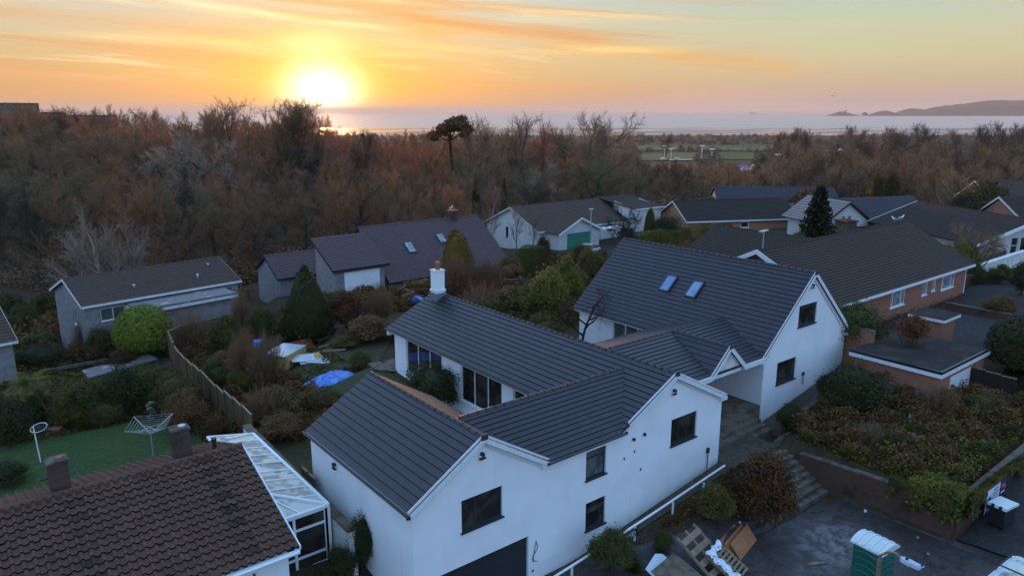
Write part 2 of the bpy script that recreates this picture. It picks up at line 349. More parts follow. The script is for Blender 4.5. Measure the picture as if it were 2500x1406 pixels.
M['brick_chimney'] = brick_mat('sooty_chimney_brick', (.12,.06,.045), (.08,.042,.035), (.09,.07,.055), g0=.48)
M['pebble'] = mat('grey_pebbledash', (.27,.25,.25), .95, .1, nz=(2.2, (.19,.175,.175), .4, .7), bump=(40, .5, .02))
M['concrete'] = mat('weathered_concrete', (.15,.12,.09), .9, .2, nz=(1.8, (.07,.058,.042), .42, .66), bump=(16, .3, .02))
M['lead'] = mat('lead_flashing', (.17,.19,.23), .45, .5, .3, nz=(7, (.3,.31,.33), .5, .7))
M['felt'] = mat('flat_roof_felt', (.042,.036,.033), .95, .1, nz=(.8, (.065,.056,.045), .45, .65), bump=(30, .3, .01))
M['felt_pale'] = mat('weathered_flat_roof_felt', (.14,.125,.125), .45, .5, nz=(.9, (.4,.38,.38), .58, .68))
def woodfn(c1, c2, axis=0, f=9.):
    def fn(t, b, tc):
        mp = t.node('ShaderNodeMapping'); t.l.new(tc.outputs['Object'], mp.inputs[0]); s = [f, f, f]; s[axis] = .6; mp.inputs['Scale'].default_value = s
        t.l.new(t.mix(t.rng(t.noise(mp.outputs[0], 1.5, 5, .6), .3, .7), c1, c2), b.inputs['Base Color'])
    return fn
M['fence_wood'] = mat('weathered_fence_wood', rough=.85, spec=.2, fn=woodfn((.19,.12,.065), (.10,.065,.038), 2))
M['fence_new'] = mat('fresh_fence_wood', rough=.8, spec=.2, fn=woodfn((.34,.20,.09), (.22,.12,.055), 2))
M['wood_pale'] = mat('raw_pale_timber', rough=.8, spec=.2, fn=woodfn((.30,.215,.14), (.19,.13,.08), 1))
M['wood_door'] = mat('varnished_orange_pine', rough=.45, spec=.4, fn=woodfn((.44,.19,.085), (.31,.12,.05), 1))
M['ply'] = mat('dirty_plywood', (.16,.125,.09), .85, .2, nz=(3, (.09,.07,.05), .4, .65))
M['board_red'] = mat('reddish_boards', (.24,.085,.04), .8, .2, nz=(4, (.14,.05,.03), .4, .6))
M['insul'] = mat('yellow_insulation_foam', (.50,.36,.12), .9, .1, nz=(5, (.34,.24,.09), .4, .65))
M['foil'] = mat('silver_facing_sheet', (.62,.64,.68), .3, .5, .3, nz=(3, (.5,.52,.55), .4, .7), bump=(4, .4, .05))
M['tarp'] = mat('blue_tarpaulin', (.03,.12,.5), .35, .5, nz=(2.2, (.10,.26,.68), .42, .6), bump=(5, .8, .06))
M['film'] = mat('translucent_wrap', (.55,.62,.72), .25, .6, nz=(5, (.75,.8,.86), .4, .6), bump=(9, .8, .03))
M['green_plastic'] = mat('green_plastic', (.008,.12,.085), .38, .5, nz=(1.3, (.006,.085,.062), .4, .7))
M['white_plastic'] = mat('chalky_white_plastic', (.66,.70,.70), .45, .4, nz=(7, (.56,.6,.6), .4, .7))
M['lamp_grey'] = mat('lamp_housing', (.46,.52,.62), .35, .5)
M['post_brown'] = mat('galvanised_post', (.24,.19,.14), .6, .4, .3, nz=(3, (.16,.12,.09), .4, .7))
M['metal_pale'] = mat('pale_metal_tube', (.5,.52,.55), .4, .5, .6)
M['green_door'] = mat('green_painted_door', (.035,.20,.135), .55, .3, nz=(1.5, (.05,.24,.165), .4, .7))
M['shutter'] = mat('dark_roller_slats', (.022,.023,.028), .45, .5)
M['terracotta'] = mat('terracotta', (.34,.12,.07), .75, .3, nz=(6, (.24,.09,.06), .4, .7))
M['skin_bird'] = mat('white_feathers', (.78,.77,.75), .8, .2); M['bird_grey'] = mat('grey_feathers', (.28,.3,.33), .8, .2); M['beak'] = mat('yellow_beak', (.6,.35,.04), .5)
M['car_white'] = mat('white_car_paint', (.62,.64,.68), .22, .5, coat=.7); M['rubber'] = mat('rubber', (.02,.02,.02), .8, .2)
M['ink_blue'] = mat('navy_print', (.02,.035,.16), .6); M['ink_white'] = mat('white_print', (.75,.75,.75), .6); M['orange'] = mat('orange_plastic', (.8,.14,.02), .5); M['sign_white'] = mat('white_sign_face', (.70,.74,.80), .4)
def groundmat(name, cols, sc=(.12, 1.4), rough=.95, bump=.5, leafy=True):
    def fn(t, b, tc):
        p = t.node('ShaderNodeNewGeometry').outputs['Position']
        a = t.noise(p, sc[0], 5, .6); c = t.noise(p, sc[1], 6, .7)
        k = t.mix(t.rng(a, .4, .6), cols[0], cols[1]); k = t.mix(t.m('MULTIPLY', t.rng(c, .45, .68), .8), k, cols[2]); t.l.new(k, b.inputs['Base Color'])
        vo = t.node('ShaderNodeTexVoronoi'); t.l.new(p, vo.inputs[0]); vo.inputs['Scale'].default_value = 7.
        sx_ = t.node('ShaderNodeSeparateColor'); t.l.new(vo.outputs['Color'], sx_.inputs[0]); sp = t.m('MULTIPLY', t.rng(sx_.outputs[0], .55, .6), t.rng(vo.outputs['Distance'], .42, .3))
        k = t.mix(t.m('MULTIPLY', sp, .5 if leafy else 0.), k, tuple(min(1, c_*2.3) for c_ in cols[0])); t.l.new(k, b.inputs['Base Color'])
        bn = t.node('ShaderNodeBump'); bn.inputs['Strength'].default_value = bump; bn.inputs['Distance'].default_value = .08; t.l.new(t.noise(p, 6., 6, .7), bn.inputs['Height']); t.l.new(bn.outputs[0], b.inputs['Normal'])
    return mat(name, rough=rough, spec=.15, fn=fn)
M['soil'] = groundmat('leaf_litter_soil', ((.060,.038,.024), (.046,.042,.018), (.032,.022,.014)))
M['lawn'] = groundmat('short_grass', ((.036,.070,.022), (.050,.070,.021), (.028,.048,.015)), (.35, 3.), bump=.3)
M['rough_grass'] = groundmat('rough_grass', ((.050,.062,.024), (.060,.048,.030), (.035,.036,.02)), (.5, 2.5))
M['lawn_bright'] = groundmat('mown_green_grass', ((.06,.10,.03), (.05,.09,.028), (.045,.075,.026)), (.05, .6), bump=.1, leafy=False)
M['asphalt'] = groundmat('old_asphalt', ((.036,.034,.036), (.030,.029,.030), (.055,.048,.044)), (.3, 2.), .85, .2)
M['gravel'] = groundmat('dark_gravel', ((.055,.046,.045), (.045,.04,.04), (.028,.026,.026)), (.4, 5.), .95, .8)
M['path_conc'] = groundmat('mossy_concrete_path', ((.085,.068,.055), (.065,.055,.042), (.04,.034,.026)), (.6, 2.6), .9, .3)
def pave_fn(t, b, tc):
    p = t.node('ShaderNodeNewGeometry').outputs['Position']
    br = t.node('ShaderNodeTexBrick'); t.l.new(p, br.inputs['Vector']); br.inputs['Scale'].default_value = 1; br.inputs['Brick Width'].default_value = .21; br.inputs['Row Height'].default_value = .105
    br.inputs['Mortar Size'].default_value = .008; br.inputs['Color1'].default_value = (.080,.060,.058,1); br.inputs['Color2'].default_value = (.050,.040,.042,1); br.inputs['Mortar'].default_value = (.02,.018,.016,1)
    c = t.mix(t.m('MULTIPLY', t.rng(t.noise(p, .35, 6, .7), .5, .68), .7), br.outputs[0], (.036,.031,.030))
    g = t.node('ShaderNodeVectorMath', operation='DISTANCE'); t.l.new(p, g.inputs[0]); g.inputs[1].default_value = (29.3, 13.6, 0)
    k = t.m('MULTIPLY', t.rng(g.outputs['Value'], 2.8, .6), t.rng(t.noise(p, 1.6, 6, .75), .42, .62)); c = t.mix(t.m('MULTIPLY', k, .75), c, (.24,.22,.21))
    t.l.new(c, b.inputs['Base Color']); t.l.new(t.rng(t.noise(p, 2., 4), .35, .65, .22, .7), b.inputs['Roughness'])
    bn = t.node('ShaderNodeBump'); bn.inputs['Strength'].default_value = .4; bn.inputs['Distance'].default_value = .01; bn.invert = True; t.l.new(br.outputs['Fac'], bn.inputs['Height']); t.l.new(bn.outputs[0], b.inputs['Normal'])
M['paving'] = mat('block_paving', rough=.7, spec=.4, fn=pave_fn)
def leafmat(name, c1, c2, c3=None, trans=.25, rough=.6):
    if 'twig' not in name: c1, c2, c3 = [c and (c[0]*1.7, c[1]*1.42, c[2]*.8) for c in (c1, c2, c3)]
    def fn(t, b, tc):
        g = t.node('ShaderNodeNewGeometry'); r = g.outputs['Random Per Island']
        n = t.noise(g.outputs['Position'], .9, 3, .5)
        c = t.mix(t.rng(n, .35, .65), c1, c2); c = t.mix(t.m('MULTIPLY', r, .6), c, tuple(x*.45 for x in c1))
        if c3: c = t.mix(t.m('MULTIPLY', t.rng(t.m('ADD', n, t.m('MULTIPLY', r, .35)), .62, .8), .85), c, c3)
        t.l.new(c, b.inputs['Base Color'])
        tr = t.node('ShaderNodeBsdfTranslucent'); t.l.new(c, tr.inputs[0]); mx = t.node('ShaderNodeMixShader'); mx.inputs[0].default_value = trans
        t.l.new(b.outputs[0], mx.inputs[1]); t.l.new(tr.outputs[0], mx.inputs[2]); t.l.new(mx.outputs[0], t.n['Material Output'].inputs[0])
    return mat(name, rough=rough, spec=.25, fn=fn)
L = {
 'hedge': leafmat('clipped_hedge_leaves', (.10,.15,.024), (.13,.18,.03)),
 'cypress': leafmat('dark_cypress_leaves', (.022,.032,.014), (.034,.042,.016)),
 'gold': leafmat('golden_conifer_leaves', (.11,.085,.022), (.15,.10,.025)),
 'spruce': leafmat('dark_spruce_needles', (.014,.022,.016), (.02,.027,.018)),
 'green': leafmat('mid_green_leaves', (.038,.056,.020), (.055,.068,.022)),
 'olive': leafmat('olive_leaves', (.055,.058,.026), (.07,.066,.030)),
 'dark': leafmat('dark_evergreen_leaves', (.022,.034,.018), (.034,.044,.022)),
 'laurel': leafmat('bright_laurel_leaves', (.052,.078,.020), (.066,.088,.024), (.13,.11,.028)),
 'rust': leafmat('rusty_autumn_leaves', (.036,.026,.018), (.032,.030,.016), (.10,.036,.020)),
 'red': leafmat('red_winter_leaves', (.14,.048,.030), (.10,.04,.028)),
 'bramble': leafmat('bramble_leaves', (.036,.042,.016), (.070,.046,.026), (.085,.085,.02)),
 'ivy': leafmat('ivy_leaves', (.050,.056,.014), (.038,.045,.014)),
 'dead': leafmat('dry_brown_growth', (.12,.068,.042), (.09,.056,.036)),
 'twig': leafmat('brown_twigs', (.28,.16,.085), (.22,.13,.07), trans=.3),
 'twig_glow': leafmat('glow_tinted_twigs', (.37,.17,.08), (.30,.135,.065), trans=.33),  # red glow around the sun, put into the twig colour
 'twig_grey': leafmat('grey_twigs', (.27,.19,.11), (.22,.155,.09), trans=.3),
 'twig_green': leafmat('lichen_green_twigs', (.21,.165,.08), (.18,.14,.07), trans=.3),
 'twig_red': leafmat('red_brown_twigs', (.27,.13,.085), (.21,.10,.068), trans=.3),
 'twig_pale': leafmat('pale_birch_twigs', (.40,.29,.21), (.33,.24,.175), trans=.3),
 'twig_dark': leafmat('dark_brown_twigs', (.105,.075,.052), (.085,.064,.046), trans=.25),
 'twig_black': leafmat('dark_twigs', (.035,.026,.022), (.045,.03,.026), trans=.2),
}
M['bark'] = mat('brown_bark', (.075,.055,.042), .95, .1, nz=(3, (.05,.045,.03), .4, .65), bump=(12, .6, .05))
M['bark_pale'] = mat('pale_birch_bark', (.36,.31,.27), .85, .2, nz=(4, (.2,.16,.14), .5, .7))
M['bark_dark'] = mat('dark_bark', (.035,.027,.022), .95, .1)
M['bark_ivy'] = mat('ivy_green_bark', (.05,.055,.02), .95, .1, nz=(2, (.07,.055,.04), .4, .6))

# ------------------------------------------------------------------ ground, sea, shore
def axis(a0, a1, step, lim0, lim1, cap=40):
    mid = list(np.arange(a0, a1+1e-6, step)); up = []; x = a1; s = step
    while x < lim1: s = min(s*1.08, cap if x < 2600 else 4000); x += s; up.append(x)
    dn = []; x = a0; s = step
    while x > lim0: s = min(s*1.1, 60 if x > -1500 else 4000); x -= s; dn.append(x)
    return np.array(dn[::-1]+mid+up)
gx = axis(-16, 64, .5, -12000, 40000); gy = axis(4, 64, .5, -12000, 40000)
X, Y = np.meshgrid(gx, gy); Z = hfun(X.ravel(), Y.ravel()).reshape(X.shape)
V = np.stack([X, Y, Z], -1).reshape(-1, 3); ny, nx = X.shape
idx = (np.arange(ny-1)[:, None]*nx+np.arange(nx-1)[None]).ravel()
F_ = np.stack([idx, idx+1, idx+nx+1, idx+nx], 1)
me = bpy.data.meshes.new('ground'); me.vertices.add(len(V)); me.vertices.foreach_set('co', V.astype(np.float32).ravel())
me.loops.add(F_.size); me.loops.foreach_set('vertex_index', F_.astype(np.int32).ravel()); me.polygons.add(len(F_))
me.polygons.foreach_set('loop_start', np.arange(0, F_.size, 4, dtype=np.int32)); me.polygons.foreach_set('loop_total', np.full(len(F_), 4, np.int32))
me.polygons.foreach_set('use_smooth', np.ones(len(F_), bool)); me.materials.append(M['soil']); me.update()
tag(obj('ground', me), 'brown leaf-strewn ground falling from the gardens to the bay', kind='structure')
def cl(lat_, w_): return (FW[0]*w_+RT[0]*lat_, FW[1]*w_+RT[1]*lat_)
SEA = -45.
def seafn(t, b, tc):
    p = t.node('ShaderNodeNewGeometry').outputs['Position']
    mp = t.node('ShaderNodeMapping'); t.l.new(p, mp.inputs[0]); mp.inputs['Rotation'].default_value = (0, 0, AZ); mp.inputs['Scale'].default_value = (.002, .012, .01)
    n = t.noise(mp.outputs[0], 1., 6, .6)
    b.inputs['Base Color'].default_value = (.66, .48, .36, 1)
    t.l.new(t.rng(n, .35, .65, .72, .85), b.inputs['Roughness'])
    bn = t.node('ShaderNodeBump'); bn.inputs['Strength'].default_value = .35; bn.inputs['Distance'].default_value = 2.; t.l.new(n, bn.inputs['Height']); t.l.new(bn.outputs[0], b.inputs['Normal'])
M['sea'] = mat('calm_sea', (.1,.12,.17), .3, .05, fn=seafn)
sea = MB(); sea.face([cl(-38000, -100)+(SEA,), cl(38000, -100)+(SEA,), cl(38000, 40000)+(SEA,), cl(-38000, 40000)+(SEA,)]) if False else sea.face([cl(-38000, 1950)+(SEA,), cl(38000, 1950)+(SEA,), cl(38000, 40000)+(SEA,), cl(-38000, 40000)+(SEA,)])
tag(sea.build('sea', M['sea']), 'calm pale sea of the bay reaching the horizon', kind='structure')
def beachfn(t, b, tc):
    p = t.node('ShaderNodeNewGeometry').outputs['Position']
    mp = t.node('ShaderNodeMapping'); t.l.new(p, mp.inputs[0]); mp.inputs['Rotation'].default_value = (0, 0, AZ); mp.inputs['Scale'].default_value = (.0011, .013, 0)
    n = t.noise(mp.outputs[0], 1., 6, .62, .6); wet = t.rng(n, .49, .55)
    t.l.new(t.mix(wet, (.20,.17,.15), (.10,.11,.13)), b.inputs['Base Color']); t.l.new(t.m('SUBTRACT', .55, t.m('MULTIPLY', wet, .47)), b.inputs['Roughness'])
M['beach'] = mat('wet_sand_flats', (.2,.17,.15), .5, .5, fn=beachfn)
bm_ = MB(); bm_.face([cl(-3500, 2005)+(SEA+.6,), cl(3500, 2005)+(SEA+.6,), cl(4200, 2950)+(SEA+.3,), cl(-4200, 2950)+(SEA+.3,)])
tag(bm_.build('beach', M['beach']), 'wet sand flats streaked with pools at low tide', kind='structure')
def poly_clip(poly, subj): # Sutherland-Hodgman, both 2-D, clip polygon convex counter-clockwise
    outp = subj
    for i in range(len(poly)):
        a = poly[i]; b = poly[(i+1) % len(poly)]; inp = outp; outp = []
        if not inp: return []
        sd_ = lambda p: (b[0]-a[0])*(p[1]-a[1])-(b[1]-a[1])*(p[0]-a[0])
        for j in range(len(inp)):
            p, q = inp[j-1], inp[j]; sp, sq = sd_(p), sd_(q)
            if (sp >= 0) != (sq >= 0):
                k = sp/(sp-sq); outp.append((p[0]+(q[0]-p[0])*k, p[1]+(q[1]-p[1])*k))
            if sq >= 0: outp.append(q)
    return outp
def ccw(p):
    a = sum(p[i-1][0]*p[i][1]-p[i][0]*p[i-1][1] for i in range(len(p)))
    return list(p) if a > 0 else list(p)[::-1]
def drape(name, poly, m, label, off=.03, step=1., kind='structure', flat=None):
    poly = ccw(poly); xs = [p[0] for p in poly]; ys = [p[1] for p in poly]; mb = MB()
    x = math.floor(min(xs)/step)*step
    cells = []
    while x < max(xs):
        y = math.floor(min(ys)/step)*step
        while y < max(ys):
            c = poly_clip(poly, [(x, y), (x+step, y), (x+step, y+step), (x, y+step)])
            if len(c) > 2: cells.append(c)
            y += step
        x += step
    P = np.array([p for c in cells for p in c]); zz = hfun(P[:, 0], P[:, 1]) if flat is None else np.full(len(P), flat)
    k = 0
    for c in cells:
        mb.face([(p[0], p[1], zz[k+i]+off) for i, p in enumerate(c)]); k += len(c)
    o = mb.build(name, m); tag(o, label, kind=kind); return o
drape('forecourt', [(11.3,16.2),(11.3,3),(33.1,3),(33.1,16.2)], M['paving'], 'dark block paved forecourt with pale dust patch', .045, .5)
drape('forecourt', [(11.3,19.98),(11.3,16.2),(30.3,16.2),(28,16.9),(17.6,19.98)], M['paving'], 'strip of dark block paving in front of the garage door', .043, .5)
drape('road', [(33.3,10.6),(33.3,-3),(90,-8),(90,10.2)], M['asphalt'], 'dark worn road along the brick wall', .035, 1.)
drape('road', [(11.3,2.9),(11.3,-20),(33.25,-20),(33.25,2.9)], M['asphalt'], 'grey road edge below the forecourt', .03, 1.)
drape('path', [(17,19.99),(17,19.35),(29.1,19.2),(29.1,19.99)], M['path_conc'], 'mossy narrow path along the white front wall', .05, .5)
drape('path', [(29.1,19.2),(34.6,19.1),(34.6,21.2),(29.1,21.2)], M['path_conc'], 'concrete landing below the entrance steps', .05, .5)
drape('terrace', [(35.0,21.95),(35.0,20.2),(47,20.2),(47,21.95)], M['path_conc'], 'concrete terrace before the tall white gable', .06, .5)
drape('lawn', [(-8,47),(-8,38),(4,36.2),(10.3,38.5),(9.6,45),(5,48)], M['lawn'], 'dark green mown back lawn behind the brown roof', .04, .5)
drape('lawn', [(12.8,62),(4,60.5),(3.6,67),(14,67.5)], M['lawn_bright'], 'narrow green lawn in front of the grey house', .04, 1.)
drape('garden_grass', [(14,34),(21.6,33),(21.6,46),(15,55)], M['rough_grass'], 'rough muddy garden grass with building waste', .04, .5)
drape('garden_grass', [(21.6,42.5),(30,52),(24,57),(15,55),(21.6,46)], M['rough_grass'], 'rough grass running towards the cone-shaped conifer', .04, .5)
drape('driveway', [(51,24.0),(78,24.6),(78,16.5),(54,15.5)], M['gravel'], 'dark gravel drive beside the long brick bungalow', .05, 1.)
drape('lawn', [(55,15.3),(60,15.9),(70,14),(56,12)], M['lawn_bright'], 'small bright lawn above the big clipped hedge', .05, 1.)
drape('driveway', [(60,67),(62,71.2),(75,71.2),(72,64)], M['asphalt'], 'sloping drive up to the green garage door', .05, 1.)
drape('path', [(2,62),(3.6,66),(12,59.8),(8,59)], M['path_conc'], 'grey paved area left of the narrow lawn', .06, 1.)
# park fields far off
def field(x0, x1, w0, w1, m, name, label, off):
    a, b, c, d = atd(x0, w0), atd(x1, w0), atd(x1, w1), atd(x0, w1); drape(name, [a, b, c, d], m, label, off, 30.)
field(1570, 1850, 880, 1060, M['lawn_bright'], 'park_field', 'pale green playing field beyond the wood', .8)
field(2000, 2130, 930, 1080, M['lawn_bright'], 'park_field', 'small green field between dark park trees', .8)
field(1560, 1900, 1120, 1330, M['lawn_bright'], 'park_field', 'strip of playing field nearer the shore', .8)
M['wet_road'] = mat('wet_pale_surface', (.34,.37,.42), .25, .5); M['court'] = mat('blue_sports_court', (.02,.08,.5), .6)
field(1790, 1835, 690, 730, M['court'], 'sports_court', 'blue sports court glimpsed through the trees', 1.4)
field(1800, 1880, 640, 685, M['wet_road'], 'car_park', 'wet pale car park beside the blue court', 1.4)
field(1640, 1700, 870, 885, M['wet_road'], 'road', 'pale park road catching the sky', 1.3)
field(2020, 2110, 1085, 1100, M['wet_road'], 'road', 'thin pale road at the field edge', 1.3)

# ------------------------------------------------------------------ headland, islets, ship
M['cliff'] = mat('hazy_headland', (.055,.05,.045), .95, .1, nz=(.004, (.075,.065,.045), .4, .6))
def land(name, prof, w_, label, kind='structure', thick=700):
    # prof: list of (px, py); solid landform with rounded depth
    mb = MB(); rows = []
    for k in range(7):
        f = math.sin(math.pi*k/6)**.7 if 0 < k < 6 else 0
        ww = w_+(k-1)*thick/5
        row = []
        for px, py in prof:
            la = (px-1250)/1851*w_; zz = SEA-2+max(0, ztop(py, w_)-(SEA-2))*f*(1+.06*noise.noise(Vector((px*.07, k*1.3, 0))))
            row.append(Vector(cl(la, ww)+(zz,)))
        rows.append(row)
    for k in range(6):
        for i in range(len(prof)-1): mb.face([rows[k][i], rows[k][i+1], rows[k+1][i+1], rows[k+1][i]])
    return tag(mb.build(name, M['cliff'], smooth=True), label, kind=kind)
def dens(prof, n, rough_):
    random.seed(4); o = []
    for i in range(len(prof)-1):
        for k in range(n):
            f = k/n; o.append((prof[i][0]+(prof[i+1][0]-prof[i][0])*f, prof[i][1]+(prof[i+1][1]-prof[i][1])*f+(random.random()-.5)*rough_))
    return o+[prof[-1]]
WH = 10400
land('headland', dens([(2205,284),(2225,276),(2244,267),(2256,265),(2266,266),(2288,270),(2310,262),(2338,258),(2365,255),(2392,253),(2415,249),(2439,246),(2475,244.5),(2500,247),(2560,244),(2700,250)], 5, 1.2), WH, 'hazy dark headland rising at the far side of the bay')
land('islet', dens([(2125,283.5),(2140,279),(2155,273),(2172,270),(2186,273),(2201,279),(2212,283)], 4, .8), WH, 'low rounded islet nearest the headland', thick=300)
land('islet', dens([(2030,283.5),(2040,279),(2050,276),(2058,273),(2068,273.5),(2080,276),(2093,280),(2102,283.5)], 4, .6), WH, 'outer islet carrying the lighthouse', thick=260)
def farp(px, py, w_): return Vector(cl((px-1250)/1851*w_, w_)+(ztop(py, w_),))
p = farp(2065, 274, WH+60); lh = empty('lighthouse', p, -AZ, 'tiny white lighthouse on top of the outer islet', 'lighthouse')
MB().tube([(0,0,-14),(0,0,26)], [8,5.5], 10).build('tower', M['cliff'], lh); MB().tube([(0,0,26),(0,0,34)], [4,2.5], 8).build('lantern', M['cliff'], lh); MB().box((-24,-9,-16),(-6,9,12)).build('keepers_block', M['cliff'], lh)
p = farp(2112, 283, WH-200); pier = empty('lifeboat_pier', p, -AZ, 'small pier building on legs between the two islets', 'pier')
MB().box((-34,-10,8),(34,10,32)).prism([(-36,32),(36,32),(0,48)], (0,-11,0), (1,0,0), (0,0,1), (0,22,0)).build('station', M['cliff'], pier)
lg = MB()
for k in range(-6, 12): lg.tube([(k*14,0,-9),(k*14,0,9)], 1.6, 5)
lg.box((-90,-4,8),(160,4,11)).build('deck', M['cliff'], pier)
p = farp(1838, 276.5, 17000); p.z = SEA; ship = empty('ship', p, -AZ+.5, 'container ship lit pink on the horizon', 'ship')
M['ship'] = mat('pale_ship_paint', (.5,.3,.24), .6)
MB().prism([(-95,0),(88,0),(100,22),(-98,20)], (0,-15,0), (1,0,0), (0,0,1), (0,30,0)).build('hull', M['ship'], ship)
MB().box((-90,-13,20.2),(-68,13,50)).build('bridge', M['ship'], ship)
cg_ = MB(); 
for k in range(6): cg_.box((-60+k*23,-12,21),(-41+k*23,12,33+(k*7)%9))
cg_.build('cargo', M['ship'], ship)

# ------------------------------------------------------------------ building helpers
def slope(mb, A, B, C_, D, pitch_len=.31, lift=.038, under=.09, uv0=0.):
    """tiled roof plane: A-B eave, D above A, C above B at the ridge; real stepped courses"""
    A, B, C_, D = map(Vector, (A, B, C_, D)); ln = max((D-A).length, (C_-B).length); n = max(2, round(ln/pitch_len))
    nrm_ = (B-A).cross(D-A).normalized()
    if nrm_.length == 0 or (B-A).length < .01: nrm_ = (B-A).cross(C_-A).normalized()
    if nrm_.z < 0: nrm_ = -nrm_
    ud = (B-A).normalized() if (B-A).length > .01 else (C_-D).normalized(); vd = nrm_.cross(ud)
    if vd.z < 0: vd = -vd
    def uvp(p, q=0): d = p-A; return (d.dot(ud)+q*.0+uv0, d.dot(vd))
    for i in range(n):
        a0, b0 = A.lerp(D, i/n), B.lerp(C_, i/n); a1, b1 = A.lerp(D, (i+1)/n), B.lerp(C_, (i+1)/n)
        L0a, L0b = a0+nrm_*lift, b0+nrm_*lift; U1a, U1b = a1+nrm_*.004, b1+nrm_*.004
        mb.face([L0a, L0b, U1b, U1a], [uvp(a0), uvp(b0), uvp(b1), uvp(a1)])
        gq = nrm_*.0; mb.face([a0, b0, L0b, L0a], [uvp(a0), uvp(b0), uvp(b0), uvp(a0)], mi=1 if i else 0)  # risers above the eave take the painted course shadow
    dn = nrm_*-under
    mb.face([A+dn, D+dn, C_+dn, B+dn]); mb.face([A, A+dn, B+dn, B]); mb.face([A, D, D+dn, A+dn]); mb.face([B, B+dn, C_+dn, C_])
    return mb
def ridgecaps(mb, p, q, r=.085, seg=.45):
    p, q = Vector(p), Vector(q); d = (q-p).normalized(); n = max(1, round((q-p).length/seg)); s = d.cross(Vector((0,0,1))).normalized(); up = s.cross(d).normalized()
    for i in range(n):
        a = p.lerp(q, i/n); b = p.lerp(q, (i+1)/n-.006); k = 1+(.015 if i % 2 else 0)
        pr = [(-r*1.25*k, -.06), (-r*.8*k, .03*k), (0, .06*k), (r*.8*k, .03*k), (r*1.25*k, -.06)]
        mb.prism([(x, z) for x, z in pr], a, s, up, b-a)
    return mb
def wall_panel(mb, P0, d, outline, holes=(), th=.12, mi=0):
    """vertical wall face: outline convex in (s,z); rectangular openings with reveals"""
    P0 = Vector((P0[0], P0[1], 0)); d = Vector((d[0], d[1], 0)).normalized(); nin = Vector((-d.y, d.x, 0))  # inward
    ol = ccw(outline); S = sorted(set([min(p[0] for p in ol), max(p[0] for p in ol)]+[h[0] for h in holes]+[h[1] for h in holes])); Zs = sorted(set([min(p[1] for p in ol), max(p[1] for p in ol)]+[h[2] for h in holes]+[h[3] for h in holes]))
    P = lambda s, z, k=0.: P0+d*s+nin*k+Vector((0, 0, z))
    for i in range(len(S)-1):
        for j in range(len(Zs)-1):
            cs, cz = (S[i]+S[i+1])/2, (Zs[j]+Zs[j+1])/2
            if any(h[0] < cs < h[1] and h[2] < cz < h[3] for h in holes): continue
            c = poly_clip(ol, [(S[i], Zs[j]), (S[i+1], Zs[j]), (S[i+1], Zs[j+1]), (S[i], Zs[j+1])])
            if len(c) > 2: mb.face([P(*q) for q in c], [q for q in c], mi=mi)
    for a, b, z0, z1 in holes:
        mb.face([P(a,z0), P(a,z1), P(a,z1,th), P(a,z0,th)], mi=mi); mb.face([P(b,z1), P(b,z0), P(b,z0,th), P(b,z1,th)], mi=mi)
        mb.face([P(a,z1), P(b,z1), P(b,z1,th), P(a,z1,th)], mi=mi); mb.face([P(b,z0), P(a,z0), P(a,z0,th), P(b,z0,th)], mi=mi)
    return mb
def window(parent, P0, d, a, b, z0, z1, fm, gm, vs=(), hs=(), fw=.06, rec=.07, sill=None, name='window', panemats=None, label=None):
    """frame (mesh) > pane, sill. vs/hs: fractions for mullions and transoms"""
    P0 = Vector((P0[0], P0[1], 0)); d = Vector((d[0], d[1], 0)).normalized(); nin = Vector((-d.y, d.x, 0))
    Mx = Matrix((d, nin, Vector((0,0,1)))).transposed().to_4x4(); Mx.translation = P0
    f = MB(); e = .012
    f.box((a+e, rec, z0+e), (a+fw, rec+.06, z1-e), 0, Mx); f.box((b-fw, rec, z0+e), (b-e, rec+.06, z1-e), 0, Mx)
    f.box((a+fw, rec, z0+e), (b-fw, rec+.06, z0+fw), 0, Mx); f.box((a+fw, rec, z1-fw), (b-fw, rec+.06, z1-e), 0, Mx)
    for v_ in vs: x = a+(b-a)*v_; f.box((x-fw*.5, rec+.002, z0+fw), (x+fw*.5, rec+.058, z1-fw), 0, Mx)
    for h_ in hs:
        z = z0+(z1-z0)*h_; f.box((a+fw, rec+.004, z-fw*.45), (b-fw, rec+.056, z+fw*.45), 0, Mx)
    fo = f.build(name, fm, parent)
    if label: fo['label'] = label
    g = MB(); g.box((a+fw*.5, rec+.032, z0+fw*.5), (b-fw*.5, rec+.04, z1-fw*.5), 0, Mx); g.build('pane', gm, fo)
    if sill:
        s = MB(); s.box((a-.05, -.07, z0-.06), (b+.05, rec+.03, z0+.006), 0, Mx); s.build('sill', sill, fo)
    return fo
def barge(mb, p, q, h=.2, th=.03, nout=(0,-1,0)):
    """board below a verge line p-q"""
    p, q = Vector(p), Vector(q); n = Vector(nout)
    A = [p, q, q-Vector((0,0,h)), p-Vector((0,0,h))]; B = [a+n*th for a in A]
    mb.face(A); mb.face(B[::-1])
    for i in range(4): mb.face([A[i], A[(i+1) % 4], B[(i+1) % 4], B[i]])
    return mb
def floodlight(P, n, parent, size=1.):
    P = Vector(P); n = Vector(n); s = n.cross(Vector((0,0,1)))
    m = MB(); m.beam(P, P+n*.12*size, .05*size); m.beam(P+n*.1*size+Vector((0,0,.07*size)), P+n*.1*size+Vector((0,0,-.05*size)), .16*size, .1*size)
    m.beam(P+n*.1*size-s*.13*size-Vector((0,0,.16*size)), P+n*.1*size+s*.13*size-Vector((0,0,.16*size)), .09*size, .05*size); m.beam(P+n*.1*size, P+n*.12*size-Vector((0,0,.18*size)), .03*size)
    return m.build('security_light', M['dark'], parent)

